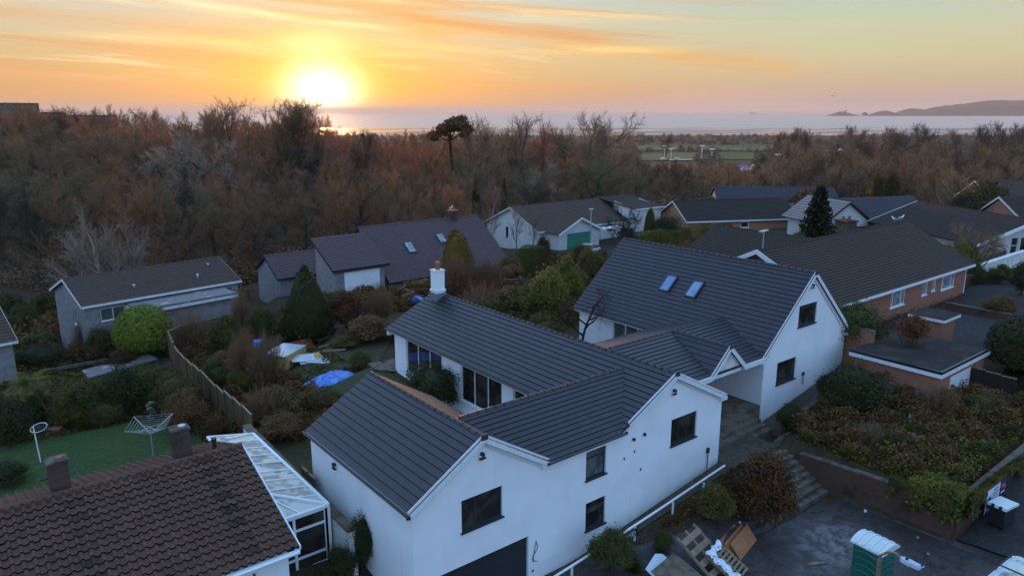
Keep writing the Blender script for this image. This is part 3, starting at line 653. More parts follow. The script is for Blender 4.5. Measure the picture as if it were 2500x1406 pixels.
# ================================================================== the white house
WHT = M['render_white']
hs = empty('white_house', (24, 25, 0), 0, 'large newly rendered white house with dark flat-tiled roofs and a stepped entrance', 'house')
class Rel: # children are modelled in place and carried by the house
    pass
def own(o, parent):
    o.parent = parent; o.matrix_parent_inverse = parent.matrix_world.inverted() if False else Matrix.Translation(-Vector(parent.location)) if parent.rotation_euler.z == 0 else (Matrix.Translation(parent.location) @ Matrix.Rotation(parent.rotation_euler.z, 4, 'Z')).inverted()
    return o
class HB(MB):
    def put(s, name, mats, parent, smooth=False): return own(s.build(name, mats, None, smooth), parent)
E_ = 5.2; GZ = 7.1; MZ = 7.05
# front wall (one continuous facade of three convex pieces)
fw_ = HB()
w1 = (13.55,15.42,3.56,4.83); w2 = (19.8,20.98,3.56,4.83); w3 = (19.85,21.02,1.2,2.48); w4 = (25.2,27.05,3.5,4.8); gd = (12.35,16.72,-.3,2.2)
o0 = 11.5
S_ = lambda u: u-o0
wall_panel(fw_, (o0,20), (1,0), [(0,-.5),(6.1,-.5),(6.1,5.12),(3.0,GZ-.12),(0,5.12)], [(S_(h[0]),S_(h[1]),h[2],h[3]) for h in (w1,)]+[(S_(gd[0]),S_(gd[1]),-.5,2.2)], .12)
wall_panel(fw_, (17.6,20), (1,0), [(0,-.5),(4.2,-.5),(4.2,5.12),(0,5.12)], [(h[0]-17.6,h[1]-17.6,h[2],h[3]) for h in (w2,w3)])
wall_panel(fw_, (21.8,20), (1,0), [(0,-.5),(7.15,-.5),(7.15,5.1),(3.45,MZ-.12),(0,5.2)], [(w4[0]-21.8,w4[1]-21.8,w4[2],w4[3])])
o = fw_.put('front_wall', WHT, hs)
sw = HB() # left side of the garage block, its back gable, courtyard side
wall_panel(sw, (11.5,28.45), (0,-1), [(0,-.5),(8.45,-.5),(8.45,5.15),(0,5.15)])
wall_panel(sw, (17.5,28.45), (-1,0), [(0,-.5),(6,-.5),(6,5.15),(3,GZ-.12),(0,5.15)])
wall_panel(sw, (17.5,24), (0,1), [(0,0),(4.45,0),(4.45,5.15),(0,5.15)])
wall_panel(sw, (22.0,25.3), (-1,0), [(0,0),(4.5,0),(4.5,5.2),(0,5.2)])
sw.put('garage_wall', WHT, hs)
mw = HB() # main block garden side with long glazing, far gable, entrance side
G1 = (39.85-38.45, 39.85-34.4, 2.62, 4.72); G2 = (39.85-32.45, 39.85-28.7, 2.62, 4.72); G3 = (39.85-27.75, 39.85-25.95, 2.45, 4.7)
wall_panel(mw, (22.1,39.85), (0,-1), [(0,.5),(15,.5),(15,5.15),(0,5.15)], [G1, G2, G3])
wall_panel(mw, (28.95,39.85), (-1,0), [(0,.5),(6.85,.5),(6.85,5.15),(3.6,MZ-.12),(0,5.15)])
wall_panel(mw, (28.95,20), (0,1), [(0,-.5),(19.85,-.5),(19.85,5.1),(0,5.1)])
mw.put('garden_wall', WHT, hs)
bw = HB()
bwin = (38.8,40.75,6.22,7.5); bwin2 = (36.98,38.97,3.08,4.42); gpl = (37.45-33.7-.05, 37.45-33.7+3.3, 3.05, 4.72)
wall_panel(bw, (35.6,22), (1,0), [(0,0),(8.9,0),(8.9,4.95),(4.45,9.2),(0,4.95)], [(h[0]-35.6,h[1]-35.6,h[2],h[3]) for h in (bwin,bwin2)])
wall_panel(bw, (35.6,37.0), (0,-1), [(0,.5),(15,.5),(15,4.95),(0,4.95)], [(3.3,6.6,2.75,4.6)])
wall_panel(bw, (44.5,22), (0,1), [(0,1),(15,1),(15,4.95),(0,4.95)])
wall_panel(bw, (44.5,37.0), (-1,0), [(0,.5),(8.9,.5),(8.9,4.95),(4.45,9.2),(0,4.95)])
bw.put('tall_gable_wall', WHT, hs)
pw = HB(); wall_panel(pw, (29,26.4), (1,0), [(0,1.5),(6.6,1.5),(6.6,5.6),(0,5.6)], [(.5,2.2,2.22,4.55)]); pw.put('porch_wall', WHT, hs)
# windows of the white house
def win(P0, d, a, b, z0, z1, vs, hs_, fm, gm, sill, name='window', label=None, **k):
    f = window(None, P0, d, a, b, z0, z1, fm, gm, vs, hs_, sill=sill, name=name, label=label, **k); own(f, hs); return f
A_ = M['anthracite']
win((0,20), (1,0), *w1, (.34,), (), A_, M['glass'], A_); win((0,20), (1,0), *w2, (), (.72,), A_, M['glass_grey'], A_)
win((0,20), (1,0), *w3, (), (.72,), A_, M['glass'], A_); win((0,20), (1,0), *w4, (.33,), (), A_, M['glass'], A_)
win((0,22), (1,0), *bwin, (.70,), (), A_, M['glass'], A_); win((0,22), (1,0), *bwin2, (.66,), (), A_, M['glass'], A_)
win((22.1,39.85), (0,-1), *G1, (.33,.66), (), M['upvc'], M['glass'], M['upvc']); win((22.1,39.85), (0,-1), *G2, (.33,.66), (), M['upvc'], M['glass'], M['upvc'])
win((22.1,39.85), (0,-1), *G3, (.5,), (), M['upvc'], M['glass'], None, name='french_door')
win((35.6,37.0), (0,-1), 3.3,6.6,2.75,4.6, (.33,.66), (), M['upvc'], M['glass_grey'], M['upvc'])
win((29,26.4), (1,0), .5,2.2,2.22,4.55, (.5,), (), A_, M['glass'], None, name='front_door')
# garage door
g = HB(); g.box((12.37,20.14,-.4),(16.7,20.16,2.16))
for k in range(26): z = -.05+k*.088; g.prism([(0,0),(-.02,.012),(-.02,.07),(0,.082)], (12.37,20.138,z), (0,1,0), (0,0,1), (4.33,0,0))
gdo = g.put('garage_door', M['shutter'], hs)
# porch floor and steps
st = HB(); st.box((29.0,22.0,1.0),(35.55,26.35,2.2))
for k in range(4): st.box((29.02,22.0-.36*(k+1),.9),(34.6,22.0-.36*k-.002,2.2-.17*(k+1)))
st.put('entrance_steps', M['concrete'], hs)
# roofs
def roof(name, slopes, plen=.31, m=None, rows=(), label=None):
    b = HB()
    for s_ in slopes: slope(b, *s_, pitch_len=plen)
    r = b.put(name, m or M['slate_tile'], hs)
    return r
GV0, GV1 = 19.86, 28.55
roof('garage_roof', [((11.32,GV1,E_-.04),(11.32,GV0,E_-.04),(14.5,GV0,GZ),(14.5,GV1,GZ)), ((17.68,GV0,E_-.04),(17.68,GV1,E_-.04),(14.5,GV1,GZ),(14.5,GV0,GZ))])
roof('front_wing_roof', [((17.55,19.82,E_),(21.8,19.82,E_),(24.6,22.5,6.75),(15.0,22.5,6.75)), ((24.4,25.4,E_),(17.0,25.4,E_),(15.0,22.5,6.75),(24.9,22.5,6.75))])
MH = 25.25; ME0 = 21.62; ME1 = 29.12; mz0 = MZ-(MH-ME0)*.515; mz1 = MZ-(ME1-MH)*.515
roof('long_roof', [((ME0,40.0,mz0),(ME0,19.86,mz0),(MH,19.86,MZ),(MH,40.0,MZ)), ((ME1,19.86,mz1),(ME1,40.0,mz1),(MH,40.0,MZ),(MH,19.86,MZ))])
BR = (40.05, 9.36); kb = .907
roof('tall_roof', [((35.15,37.2,BR[1]-4.9*kb),(35.15,21.86,BR[1]-4.9*kb),(40.05,21.86,BR[1]),(40.05,37.2,BR[1])), ((44.95,21.86,BR[1]-4.9*kb),(44.95,37.2,BR[1]-4.9*kb),(40.05,37.2,BR[1]),(40.05,21.86,BR[1]))])
LR = 6.38; LV = 25.75
roof('entrance_roof', [((26.5,21.9,5.13),(35.9,21.9,5.13),(37.2,LV,LR),(26.3,LV,LR)), ((35.9,29.6,5.13),(26.5,29.6,5.13),(26.3,LV,LR),(37.2,LV,LR))])
roof('porch_gable_roof', [((30.62,25.9,5.1),(30.62,21.82,5.1),(32.07,21.82,6.44),(32.07,25.9,6.44)), ((33.52,21.82,5.1),(33.52,25.9,5.1),(32.07,25.9,6.44),(32.07,21.82,6.44))])
rc = HB()
ridgecaps(rc, (14.5,GV0-.02,GZ+.02), (14.5,GV1,GZ+.02)); ridgecaps(rc, (MH,19.84,MZ+.02), (MH,40,MZ+.02)); ridgecaps(rc, (40.05,21.84,9.38), (40.05,37.2,9.38))
ridgecaps(rc, (15.2,22.5,6.77), (24.55,22.5,6.77)); ridgecaps(rc, (27.0,LV,LR+.02), (36.6,LV,LR+.02)); ridgecaps(rc, (32.07,21.8,6.46), (32.07,25.75,6.46))
rc.put('ridge_tiles', M['ridge_tile'], hs)
val = HB(); val.beam((21.9,19.95,5.27),(24.3,22.4,6.72),.05,.03); val.put('valley_trim', M['black_gutter'], hs)
# barge boards, box ends, gutters
bb = HB(); F2 = 19.84
def gable_boards(y, zoff, L_, R_, A2):
    bb = HB()
    barge(bb, (L_[0],y,L_[1]), (A2[0],y,A2[1])); barge(bb, (A2[0],y,A2[1]), (R_[0],y,R_[1]))
    bb.beam((L_[0]-.03,y+.05,L_[1]+.045), (A2[0],y+.05,A2[1]+.045), .14, .03, up=(0,1,0)); bb.beam((A2[0],y+.05,A2[1]+.045), (R_[0]+.03,y+.05,R_[1]+.045), .14, .03, up=(0,1,0)); bb.put('barge_board', M['fascia'], hs)
gable_boards(F2, 0, (11.32,E_-.05), (17.64,E_-.05), (14.5,GZ-.01)); gable_boards(F2, 0, (22.2,5.46), (29.12,mz1-.02), (MH,MZ-.01))
gable_boards(21.84, 0, (35.15,4.89), (44.95,4.89), (40.05,9.34)); gable_boards(21.80, 0, (30.62,5.07), (33.52,5.07), (32.07,6.42))
# second raised band on the right hand slopes
for (x0,z0,x1,z1,y) in ((14.7,6.72,17.5,5.0,19.97),(25.45,6.7,28.95,4.93,19.97),(40.25,8.85,44.4,5.05,21.97)): rb_ = HB(); rb_.beam((x0,y,z0),(x1,y,z1),.05,.2,up=(0,0,1)); rb_.put('raised_band', M['fascia'], hs)
[(lambda q_: (q_.box(a_, b2_), q_.put('box_end', M['fascia'], hs)))(HB()) for a_, b2_ in (((28.75,19.84,4.86),(29.15,20.1,5.06)),((44.4,21.84,4.7),(45.0,22.1,4.92)),((17.35,19.84,4.94),(17.7,20.1,5.16)))]
bb.box((28.95,21.8,4.86),(30.7,21.92,5.12)); bb.box((33.45,21.8,4.86),(35.6,21.92,5.12)); bb.box((28.97,21.94,4.84),(35.56,22.02,4.9))
bb.put('porch_fascia', M['fascia'], hs)
pgw = HB(); pgw.prism([(30.75,4.9),(33.4,4.9),(33.4,5.05),(32.07,6.28),(30.75,5.05)], (0,21.95,0), (1,0,0), (0,0,1), (0,.05,0)); pgw.put('porch_gable', M['render_old'], hs)
pc = HB(); pc.box((28.97,22.03,5.0),(35.58,26.38,5.03)); pc.put('porch_ceiling', M['fascia'], hs)
gt = HB()
def gutter(mb, p, q, r=.055): mb.tube([p, q], r, 7)
for p, q in (((11.24,19.8,5.10),(11.24,28.6,5.10)), ((17.5,19.74,5.13),(21.95,19.74,5.17)), ((ME0-.08,40.05,mz0-.03),(ME0-.08,25.5,mz0-.03)), ((35.07,37.2,4.86),(35.07,30,4.86))): gq_ = HB(); gutter(gq_, p, q); gq_.put('gutter', M['black_gutter'], hs)
gt.box((11.18,19.74,5.04),(11.3,19.86,5.14)); gt.box((17.5,19.72,5.07),(17.6,19.82,5.15)); gt.box((21.9,19.72,5.12),(22.0,19.84,5.22)); 
gt.put('gutter_outlet', M['black_gutter'], hs)
for a_, b2_ in (((11.33,19.9,4.98),(11.42,28.5,5.14)),((17.6,19.86,5.0),(21.9,19.93,5.14)),((ME0+.02,25.4,mz0-.18),(ME0+.1,40,mz0-.02)),((35.17,26,4.68),(35.25,37.1,4.86)),((21.7,39.92,4.7),(22.1,40.1,5.1))): fa = HB(); fa.box(a_, b2_); fa.put('eaves_board', M['fascia'], hs)
for a_, b2_ in (((14.36,19.80,GZ-.1),(14.64,19.86,GZ+.12)),((MH-.13,19.80,MZ-.1),(MH+.13,19.86,MZ+.12)),((39.92,21.80,9.22),(40.18,21.86,9.46)),((31.97,21.76,6.33),(32.17,21.82,6.53))): ec = HB(); ec.box(a_, b2_); ec.put('ridge_end', M['ridge_tile'], hs)
# chimney
ch = HB(); ch.box((24.58,38.68,6.2),(25.22,39.32,8.62)); cho = ch.put('chimney', WHT, hs)

def sub(mb, name, m, parent, smooth=False): # child of a part that was modelled in place
    o = mb.build(name, m, None, smooth); o.parent = parent; return o
sub(MB().box((24.52,38.62,7.30),(25.28,39.38,7.42)), 'chimney_band', M['fascia'], cho); sub(MB().box((24.54,38.64,8.62),(25.26,39.36,8.69)), 'chimney_cap', M['fascia'], cho)
sub(MB().box((24.53,38.63,6.5),(25.27,39.37,7.2)), 'flashing', M['lead'], cho)
sub(MB().tube([(24.92,39.0,8.7),(24.92,39.0,8.95),(24.92,39.0,8.98),(24.92,39.0,9.12),(24.92,39.0,9.14),(24.92,39.0,9.2)],[.17,.14,.2,.2,.15,.15],12), 'chimney_pot', M['terracotta'], cho)
# skylights on the tall roof
def skylight(V0, V1):
    k = kb; pt = lambda u, v, h=0: Vector((u-h*k/math.sqrt(1+k*k), v, BR[1]-(BR[0]-u)*k+h/math.sqrt(1+k*k)))
    f = MB(); u0, u1 = 37.36, 38.32
    for a, b in (((u0,V0),(u1,V0)),((u0,V1),(u1,V1)),((u0,V0),(u0,V1)),((u1,V0),(u1,V1))): f.beam(pt(*a,.07), pt(*b,.07), .1, .14, up=(-k,0,1))
    fo = own(f.build('skylight', A_), hs)
    g = MB(); g.face([pt(u0,V0,.1),pt(u0,V1,.1),pt(u1,V1,.1),pt(u1,V0,.1)]); g.face([pt(u0,V0,.06),pt(u1,V0,.06),pt(u1,V1,.06),pt(u0,V1,.06)]); sub(g, 'pane', M['glass_sky'], fo)
    s = MB(); s.face([pt(u0-.22,V0-.12,.05),pt(u0-.22,V1+.12,.05),pt(u0-.02,V1+.12,.05),pt(u0-.02,V0-.12,.05)]); sub(s, 'apron', A_, fo)
skylight(30.5,31.3); skylight(28.35,29.15)
# small fittings
def fx(P, n, s=1.): own(floodlight(P, n, None, s), hs)
fx((14.45,20,6.42),(0,-1,0)); fx((25.2,20,6.25),(0,-1,0)); fx((39.9,22,8.62),(0,-1,0)); fx((11.5,26.0,4.55),(-1,0,0))
v_ = HB()
for x, z in ((22.64,4.62),(23.33,4.66)): v_.tube([(x,20.0,z),(x,19.9,z-.02)], .07, 8)
v_.put('wall_vent', M['dark'], hs)
v_ = HB()
for x, z in ((22.1,3.85),(22.75,4.0),(23.2,3.0),(16.95,.55)): v_.box((x-.03,19.97,z-.05),(x+.03,20.0,z+.05))
v_.put('pipe_stub', M['dark'], hs)
v_ = HB(); v_.box((27.95,19.9,2.35),(28.1,20,2.6)); v_.tube([(28.02,19.94,2.35),(28.02,19.94,1.5)],.025,6); v_.box((39.75,21.9,3.05),(39.9,22,3.25)); v_.tube([(39.82,21.94,3.05),(39.82,21.94,2.5)],.025,6); v_.put('electric_box', M['dark'], hs)
wr = HB(); pts = [(17.1+.28*math.sin(a*1.1)*(a/6), 19.97, 1.85-.16*a) for a in np.linspace(0,6,14)]; wr.tube([tuple(p) for p in pts], .012, 5); wr.tube([(17.1,19.97,1.85),(16.98,19.96,1.3),(16.95,19.97,.95)], .012, 5); wr.put('loose_cable', M['dark'], hs)
v_ = HB(); v_.box((22.6,19.992,.4),(22.615,20,2.9)); v_.put('render_joint', M['render_old'], hs)
# hidden rainwater stain line and downpipe trace
# white waste pipe along the path
wp = empty('waste_pipe', (22,19,.6), 0, 'long white waste pipe on short posts in front of the white wall', 'pipe')
pp = [(16.85,18.55,.62),(17.0,18.95,.72),(20.4,19.03,1.0),(23.2,19.05,1.32),(28.4,19.2,1.85)]
q = HB(); q.tube(pp, .05, 8); own(q.build('pipe', M['upvc']), wp)
for x, z in ((18.2,.75),(20.6,1.0),(21.9,1.15),(24.4,1.42),(26.6,1.62)): q = HB(); q.box((x-.035,19.0,z-.8),(x+.035,19.07,z-.03)); own(q.build('post', M['upvc']), wp)
q = HB(); q.box((0,0,0),(.9,.03,.32)); bs = q.build('black_board', M['black_gutter']); bs.location = (21.05,18.93,.68); bs.rotation_euler = (0,-.09,0); tag(bs, 'black board with white lettering hung under the waste pipe', 'sign')
def text(s, size, m, parent, loc, rot, name='lettering', ext=.004):
    cu = bpy.data.curves.new(name, 'FONT'); cu.body = s; cu.size = size; cu.extrude = ext; cu.materials.append(m)
    o = bpy.data.objects.new(name, cu); COL.objects.link(o); bpy.context.view_layer.update(); me_ = bpy.data.meshes.new_from_object(o); bpy.data.objects.remove(o)
    o = bpy.data.objects.new(name, me_); COL.objects.link(o); o.parent = parent; o.location = loc; o.rotation_euler = rot; return o
text('TTED', .3, M['ink_white'], bs, (.06,-.006,.06), (math.pi/2,0,0))

# ================================================================== generic neighbours
def house(name, org, ang, L_, W_, z0, ze, zr, wallm, roofm, label, over=.3, plen=.33, asym=.5, trim=None, gutterm=None, ridge='y', nameo='house', hip=(0,0), fasc=True):
    """local x along the ridge (front eave at y=0), walls from z0, ridge at W*asym"""
    hh = empty(nameo, org+(z0,), ang, label, 'house')
    e = ze-z0; r = zr-z0; ym = W_*asym; wb = MB(); k0 = (r-e)/(ym+over); kk = (r-e)/(W_-ym+over)
    et = e+k0*over-.1; et2 = e+kk*over-.1; rt = r-.1
    wall_panel(wb, (0,0), (1,0), [(0,-2.5),(L_,-2.5),(L_,et),(0,et)], hh_holes.get(name+'_front', []))
    wall_panel(wb, (L_,W_), (-1,0), [(0,-2.5),(L_,-2.5),(L_,et2),(0,et2)])
    wall_panel(wb, (0,W_), (0,-1), [(0,-2.5),(W_,-2.5),(W_,et),(W_-ym,rt),(0,et2)], hh_holes.get(name+'_left', []))
    wall_panel(wb, (L_,0), (0,1), [(0,-2.5),(W_,-2.5),(W_,et2),(ym,rt),(0,et)], hh_holes.get(name+'_right', []))
    wb.build('wall', wallm, hh)
    rb = MB()
    slope(rb, (-over,-over,e), (L_+over,-over,e), (L_+over-hip[1],ym,r), (-over+hip[0],ym,r), plen)
    slope(rb, (L_+over,W_+over,e), (-over,W_+over,e), (-over+hip[0],ym,r), (L_+over-hip[1],ym,r), plen)
    ridgecaps(rb, (-over+hip[0],ym,r+.02), (L_+over-hip[1],ym,r+.02), .12)
    rb.build('roof', roofm, hh)
    if fasc:
        fb = MB(); tm = trim or M['fascia_old']
        fb.box((-over,-over-.09,e-.2),(L_+over,-over-.02,e-.01)); fb.box((-over,W_+over+.02,e-.2),(L_+over,W_+over+.09,e-.01))
        for x, n in ((-over,(-1,0,0)),(L_+over,(1,0,0))):
            barge(fb, (x,-over,e-.01), (x,ym,r-.01), .2, .04, n); barge(fb, (x,ym,r-.01), (x,W_+over,e-.01), .2, .04, n)
        fb.build('fascia', tm, hh)
    return hh
hh_holes = {}
def hwin(hh, face, L_, W_, a, b, z0, z1, **k):
    P0, d = {'front': ((0,0),(1,0)), 'left': ((0,W_),(0,-1)), 'right': ((L_,0),(0,1)), 'back': ((L_,W_),(-1,0))}[face]
    return window(hh, P0, d, a, b, z0, z1, k.pop('fm', M['upvc']), k.pop('gm', M['glass_grey']), k.pop('vs', (.5,)), k.pop('hs', ()), sill=k.pop('sill', M['upvc']), **k)
# --- A: grey pebbledashed house, left
angA = math.atan2(71.52-69.71, 22.92-8.94)
LA, WA = 13.6, 8.6
hh_holes['A_front'] = [(1.2,3.2,3.3,4.4),(12.0,13.1,3.5,4.4)]; hh_holes['A_left'] = [(5.1,5.8,2.7,4.0)]
A = house('A', (9.2,70.05), angA, LA, WA, -2.5, 2.45, 4.15, M['pebble'], M['brown_tile'], 'grey pebbledashed house with brown tiled roof and flat-roofed front room', over=.3, nameo='house', plen=.37)
hwin(A, 'front', LA, WA, 1.2,3.2,3.3,4.4); hwin(A, 'front', LA, WA, 12.0,13.1,3.5,4.4, vs=()); hwin(A, 'left', LA, WA, 5.1,5.8,2.7,4.0, vs=())
b_ = MB(); b_.box((3.6,-3.0,-2.5),(11.5,-.01,4.15)); b_.build('front_room', M['pebble'], A)
b_ = MB(); b_.box((3.2,-3.4,4.42),(11.9,-.05,4.6)); b_.build('flat_roof', M['felt_pale'], A); b_ = MB(); b_.box((3.12,-3.48,4.18),(11.98,-.32,4.415)); b_.build('flat_roof_edge', M['fascia_old'], A)
hwin(A, 'front', LA, WA, 12.0,13.1,3.5,4.4, vs=()) if False else None
for x, y_, zz, h_ in ((4.6,1.4,5.55,.28),(10.3,1.2,5.5,.45),(12.2,3.1,6.2,.2)):
    MB().tube([(x,y_,zz-.2),(x,y_,zz+h_)], .09, 8).tube([(x,y_,zz+h_*.7),(x,y_,zz+h_)], [.16,.03], 8).build('roof_vent', M['metal_pale'], A)
# --- L: house cut by the left edge of the photo
hh = house('L', (-8.7,63.5), .16, 12.4, 9, -1.6, 1.6, 4.2, M['pebble'], M['brown_tile'], 'grey house with brown tiled roof cut off by the left picture edge', plen=.37)
# --- B: long slate house
B1 = house('B1', (28.6,76.3), 0, 6.2, 6.6, -2.4, 1.0, 3.0, M['pebble'], M['slate_purple'], 'low slate wing of the long grey house', plen=.25, trim=M['dark'])
hh_holes['B1_front'] = []
B1['category'] = 'house'
B1['label'] = 'low slate-roofed grey outbuilding left of the tall cone-shaped conifer'
B = house('B', (37.3,67.6), 0, 15.8, 13.0, -1.0, .9, 6.0, M['pebble'], M['slate_purple'], 'long slate-roofed house with roof windows and white annex wall', plen=.25, trim=M['dark'], asym=.5)
b_ = MB() # mono-pitch annex in front of it (local to B)
wall_panel(b_, (-6.2,4.7), (0,-1), [(0,-2),(4.5,-2),(4.5,4.0),(0,6.2)]); wall_panel(b_, (-6.2,.2), (1,0), [(0,-2),(5.6,-2),(5.6,4.0),(0,4.0)]); wall_panel(b_, (-.6,.2), (0,1), [(0,-2),(4.5,-2),(4.5,6.2),(0,4.0)]); wall_panel(b_, (-.6,4.7), (-1,0), [(0,-2),(5.6,-2),(5.6,6.2),(0,6.2)])
b_.build('annex_wall', M['pebble'], B)
b_ = MB(); slope(b_, (-6.5,-.1,4.0),(-.2,-.1,4.0),(-.2,5.0,6.6),(-6.5,5.0,6.6), .25); b_.build('annex_roof', M['slate_purple'], B)
b_ = MB(); b_.box((-6.55,-.18,3.75),(-.15,-.1,4.0)); barge(b_, (-6.5,-.1,3.98), (-6.5,5.0,6.58), .2, .04, (-1,0,0)); barge(b_, (-.2,-.1,3.98), (-.2,5.0,6.58), .2, .04, (1,0,0)); b_.box((-6.5,5.0,6.35),(-.2,5.06,6.6)); b_.build('annex_fascia', M['dark'], B)
MB().box((-5.2,.14,1.0),(-1.2,.17,3.6)).build('white_door', M['render_white'], B)
for x0, x1, t0, t1 in ((3.9,4.9,.42,.62),(8.5,9.5,.52,.70),(9.3,10.4,.30,.47)):
    y0, y1 = -.3+6.8*t0, -.3+6.8*t1; zz = lambda y: 1.9+(y+.3)/6.8*5.1+.12
    f = MB(); f.prism([(0,0),(x1-x0,0),(x1-x0,.1),(0,.1)], (x0,y0,zz(y0)-.04), (1,0,0), (0,0,1), (0,y1-y0,zz(y1)-zz(y0))); fo = f.build('roof_window', M['anthracite'], B)
    g = MB(); g.face([(x0+.1,y0+.1,zz(y0+.1)+.065),(x1-.1,y0+.1,zz(y0+.1)+.065),(x1-.1,y1-.1,zz(y1-.1)+.065),(x0+.1,y1-.1,zz(y1-.1)+.065)]); g.build('pane', M['glass_curtain'], fo)
c_ = MB(); c_.box((12.0,6.0,5.5),(12.8,7.0,7.8)); co = c_.build('chimney', M['brick_chimney'], B); MB().box((11.9,5.9,7.8),(12.9,7.1,7.92)).tube([(12.6,6.5,7.9),(12.6,6.5,8.1)],.13,8).build('chimney_pot', M['terracotta'], co)
# --- C: white house with green garage door
Cx, Cy, Cz = 63.6, 74.3, .5
hh_holes['C_left'] = [(4.4,5.0,.6,2.2)]
LC, WC = 22.5, 11.6
CH = house('C', (Cx,Cy), 0, LC, WC, Cz, 2.9, 5.6, M['render_old'], M['brown_tile'], 'white house with a wide green garage door and brown roof', over=.4, plen=.36)
hwin(CH, 'left', LC, WC, 4.4,5.0,.6,2.2, vs=(), gm=M['glass'], fm=M['dark'], sill=None)
b_ = MB() # garage wing projecting to the front, gable above the door
wall_panel(b_, (1.0,-3.0), (1,0), [(0,-2),(7.4,-2),(7.4,2.35),(3.7,4.05),(0,2.35)], [(1.4,5.9,-2,2.15)]); wall_panel(b_, (1.0,.0), (0,-1), [(0,-2),(3,-2),(3,2.35),(0,2.35)]); wall_panel(b_, (8.4,-3), (0,1), [(0,-2),(3,-2),(3,2.35),(0,2.35)])
b_.build('garage_wall', M['render_white'], CH)
b_ = MB(); b_.box((2.42,-2.9,-.3),(6.88,-2.86,2.13))
for k in range(12): b_.box((2.42,-2.93,k*.175),(6.88,-2.9,k*.175+.16))
b_.build('garage_door', M['green_door'], CH)
b_ = MB(); slope(b_, (.6,4.0,2.3),(.6,-3.35,2.3),(4.7,-3.35,4.2),(4.7,4.6,4.2), .36); slope(b_, (8.8,-3.35,2.3),(8.8,4.0,2.3),(4.7,4.6,4.2),(4.7,-3.35,4.2), .36); ridgecaps(b_, (4.7,-3.35,4.22),(4.7,3.4,4.22)); b_.build('garage_roof', M['brown_tile'], CH)
b_ = MB(); barge(b_, (.6,-3.37,2.3),(4.7,-3.37,4.22),.28,.04); barge(b_, (4.7,-3.37,4.22),(8.8,-3.37,2.3),.28,.04); b_.box((8.6,-3.4,2.1),(12.5,-2.0,2.24)); b_.build('garage_fascia', M['fascia'], CH)
MB().box((9.0,-.06,0),(10.6,-.02,2.1)).build('front_door', M['board_red'], CH)
window(CH, (0,0), (1,0), 13.0,14.0,1.1,1.9, M['dark'], M['glass'], rec=-.04, sill=M['upvc'])
b_ = MB(); wall_panel(b_, (17.2,-1.6), (1,0), [(0,-2),(5.6,-2),(5.6,4.0),(0,4.0)]); wall_panel(b_, (22.8,-1.6), (0,1), [(0,-2),(4.5,-2),(4.5,5.0),(0,4.0)]); wall_panel(b_, (17.2,2.9), (0,-1), [(0,-2),(4.5,-2),(4.5,4.0),(0,5.)]); b_.build('end_wall', M['render_old'], CH)
b_ = MB(); slope(b_, (16.9,-1.9,4.15),(23.2,-1.9,4.15),(23.2,6.0,5.2),(16.9,6.0,5.2), .36); b_.build('end_roof', M['brown_tile'], CH)
MB().box((16.9,-1.98,3.98),(23.2,-1.9,4.16)).build('end_fascia', M['fascia'], CH)
# --- D: orange brick bungalow
angD = math.atan2(58.81-66.14, 99.45-84.88); LD, WD = 17.5, 9.6
hh_holes['D_front'] = [(3.6,6.0,1.0,2.15),(8.3,9.6,1.3,2.15)]; hh_holes['D_left'] = [(6.6,7.2,1.0,2.1)]
DH = house('D', (84.9,66.4), angD, LD, WD, .7, 3.2, 5.6, M['brick_orange'], M['black_tile'], 'orange brick bungalow with dark tiled roof behind the long hedge', over=.35, trim=M['fascia'])
hwin(DH, 'front', LD, WD, 3.6,6.0,1.0,2.15, gm=M['glass_cream'], fw=.1); hwin(DH, 'front', LD, WD, 8.3,9.6,1.3,2.15, vs=(), gm=M['glass'], fw=.1); hwin(DH, 'left', LD, WD, 6.6,7.2,1.0,2.1, vs=(), gm=M['glass'], fw=.08)
# --- E: long blue-black roof farther back
house('E', (108.5,78.5), rad(-46), 20, 9, 1.0, 3.4, 5.4, M['render_old'], M['blue_tile'], 'long dark roof showing behind the orange brick bungalow', over=.3, trim=M['dark'])
# --- F: white gabled house with blue-grey roofs, one slope coloured pale for sky reflection
FH = house('F', (95.3,44.6), rad(116), 8.5, 5.2, 2.0, 5.2, 7.2, M['render_white'], M['sheen_tile'], 'white gabled house with pale grey and blue-grey roof slopes', over=.35, trim=M['dark'], asym=.5) if False else None
angF = math.atan2(53.9-48.39, 98.53-96.07)
FH = empty('house', (93.6,47.6,2.0), angF, 'white gabled house with a roof slope coloured pale as sky sheen beside the dark spruce', 'house')
# local x runs away along its ridge; gable at x=0 faces the camera
b_ = MB(); wall_panel(b_, (0,3.2), (0,-1), [(0,-2),(6.4,-2),(6.4,2.5),(3.2,4.9),(0,2.5)]); wall_panel(b_, (8,3.2), (-1,0), [(0,-2),(8,-2),(8,2.5),(0,2.5)]); b_.build('wall', M['render_white'], FH)
b_ = MB(); slope(b_, (8.5,4.0,2.3),(-.35,4.0,2.3),(-.35,0,5.1),(8.5,0,5.1), .5, .05); b_.build('roof', M['sheen_tile'], FH)
b_ = MB(); slope(b_, (-.35,-4.0,2.3),(8.5,-4.0,2.3),(8.5,0,5.1),(-.35,0,5.1), .36); b_.build('right_roof', M['blue_tile'], FH)
b_ = MB(); barge(b_, (-.36,4.0,2.3),(-.36,0,5.12),.25,.05,(-1,0,0)); barge(b_, (-.36,0,5.12),(-.36,-4.2,2.2),.25,.05,(-1,0,0)); b_.box((-.9,-6.0,1.7),(-.4,2.2,1.9)); b_.build('fascia', M['dark'], FH)
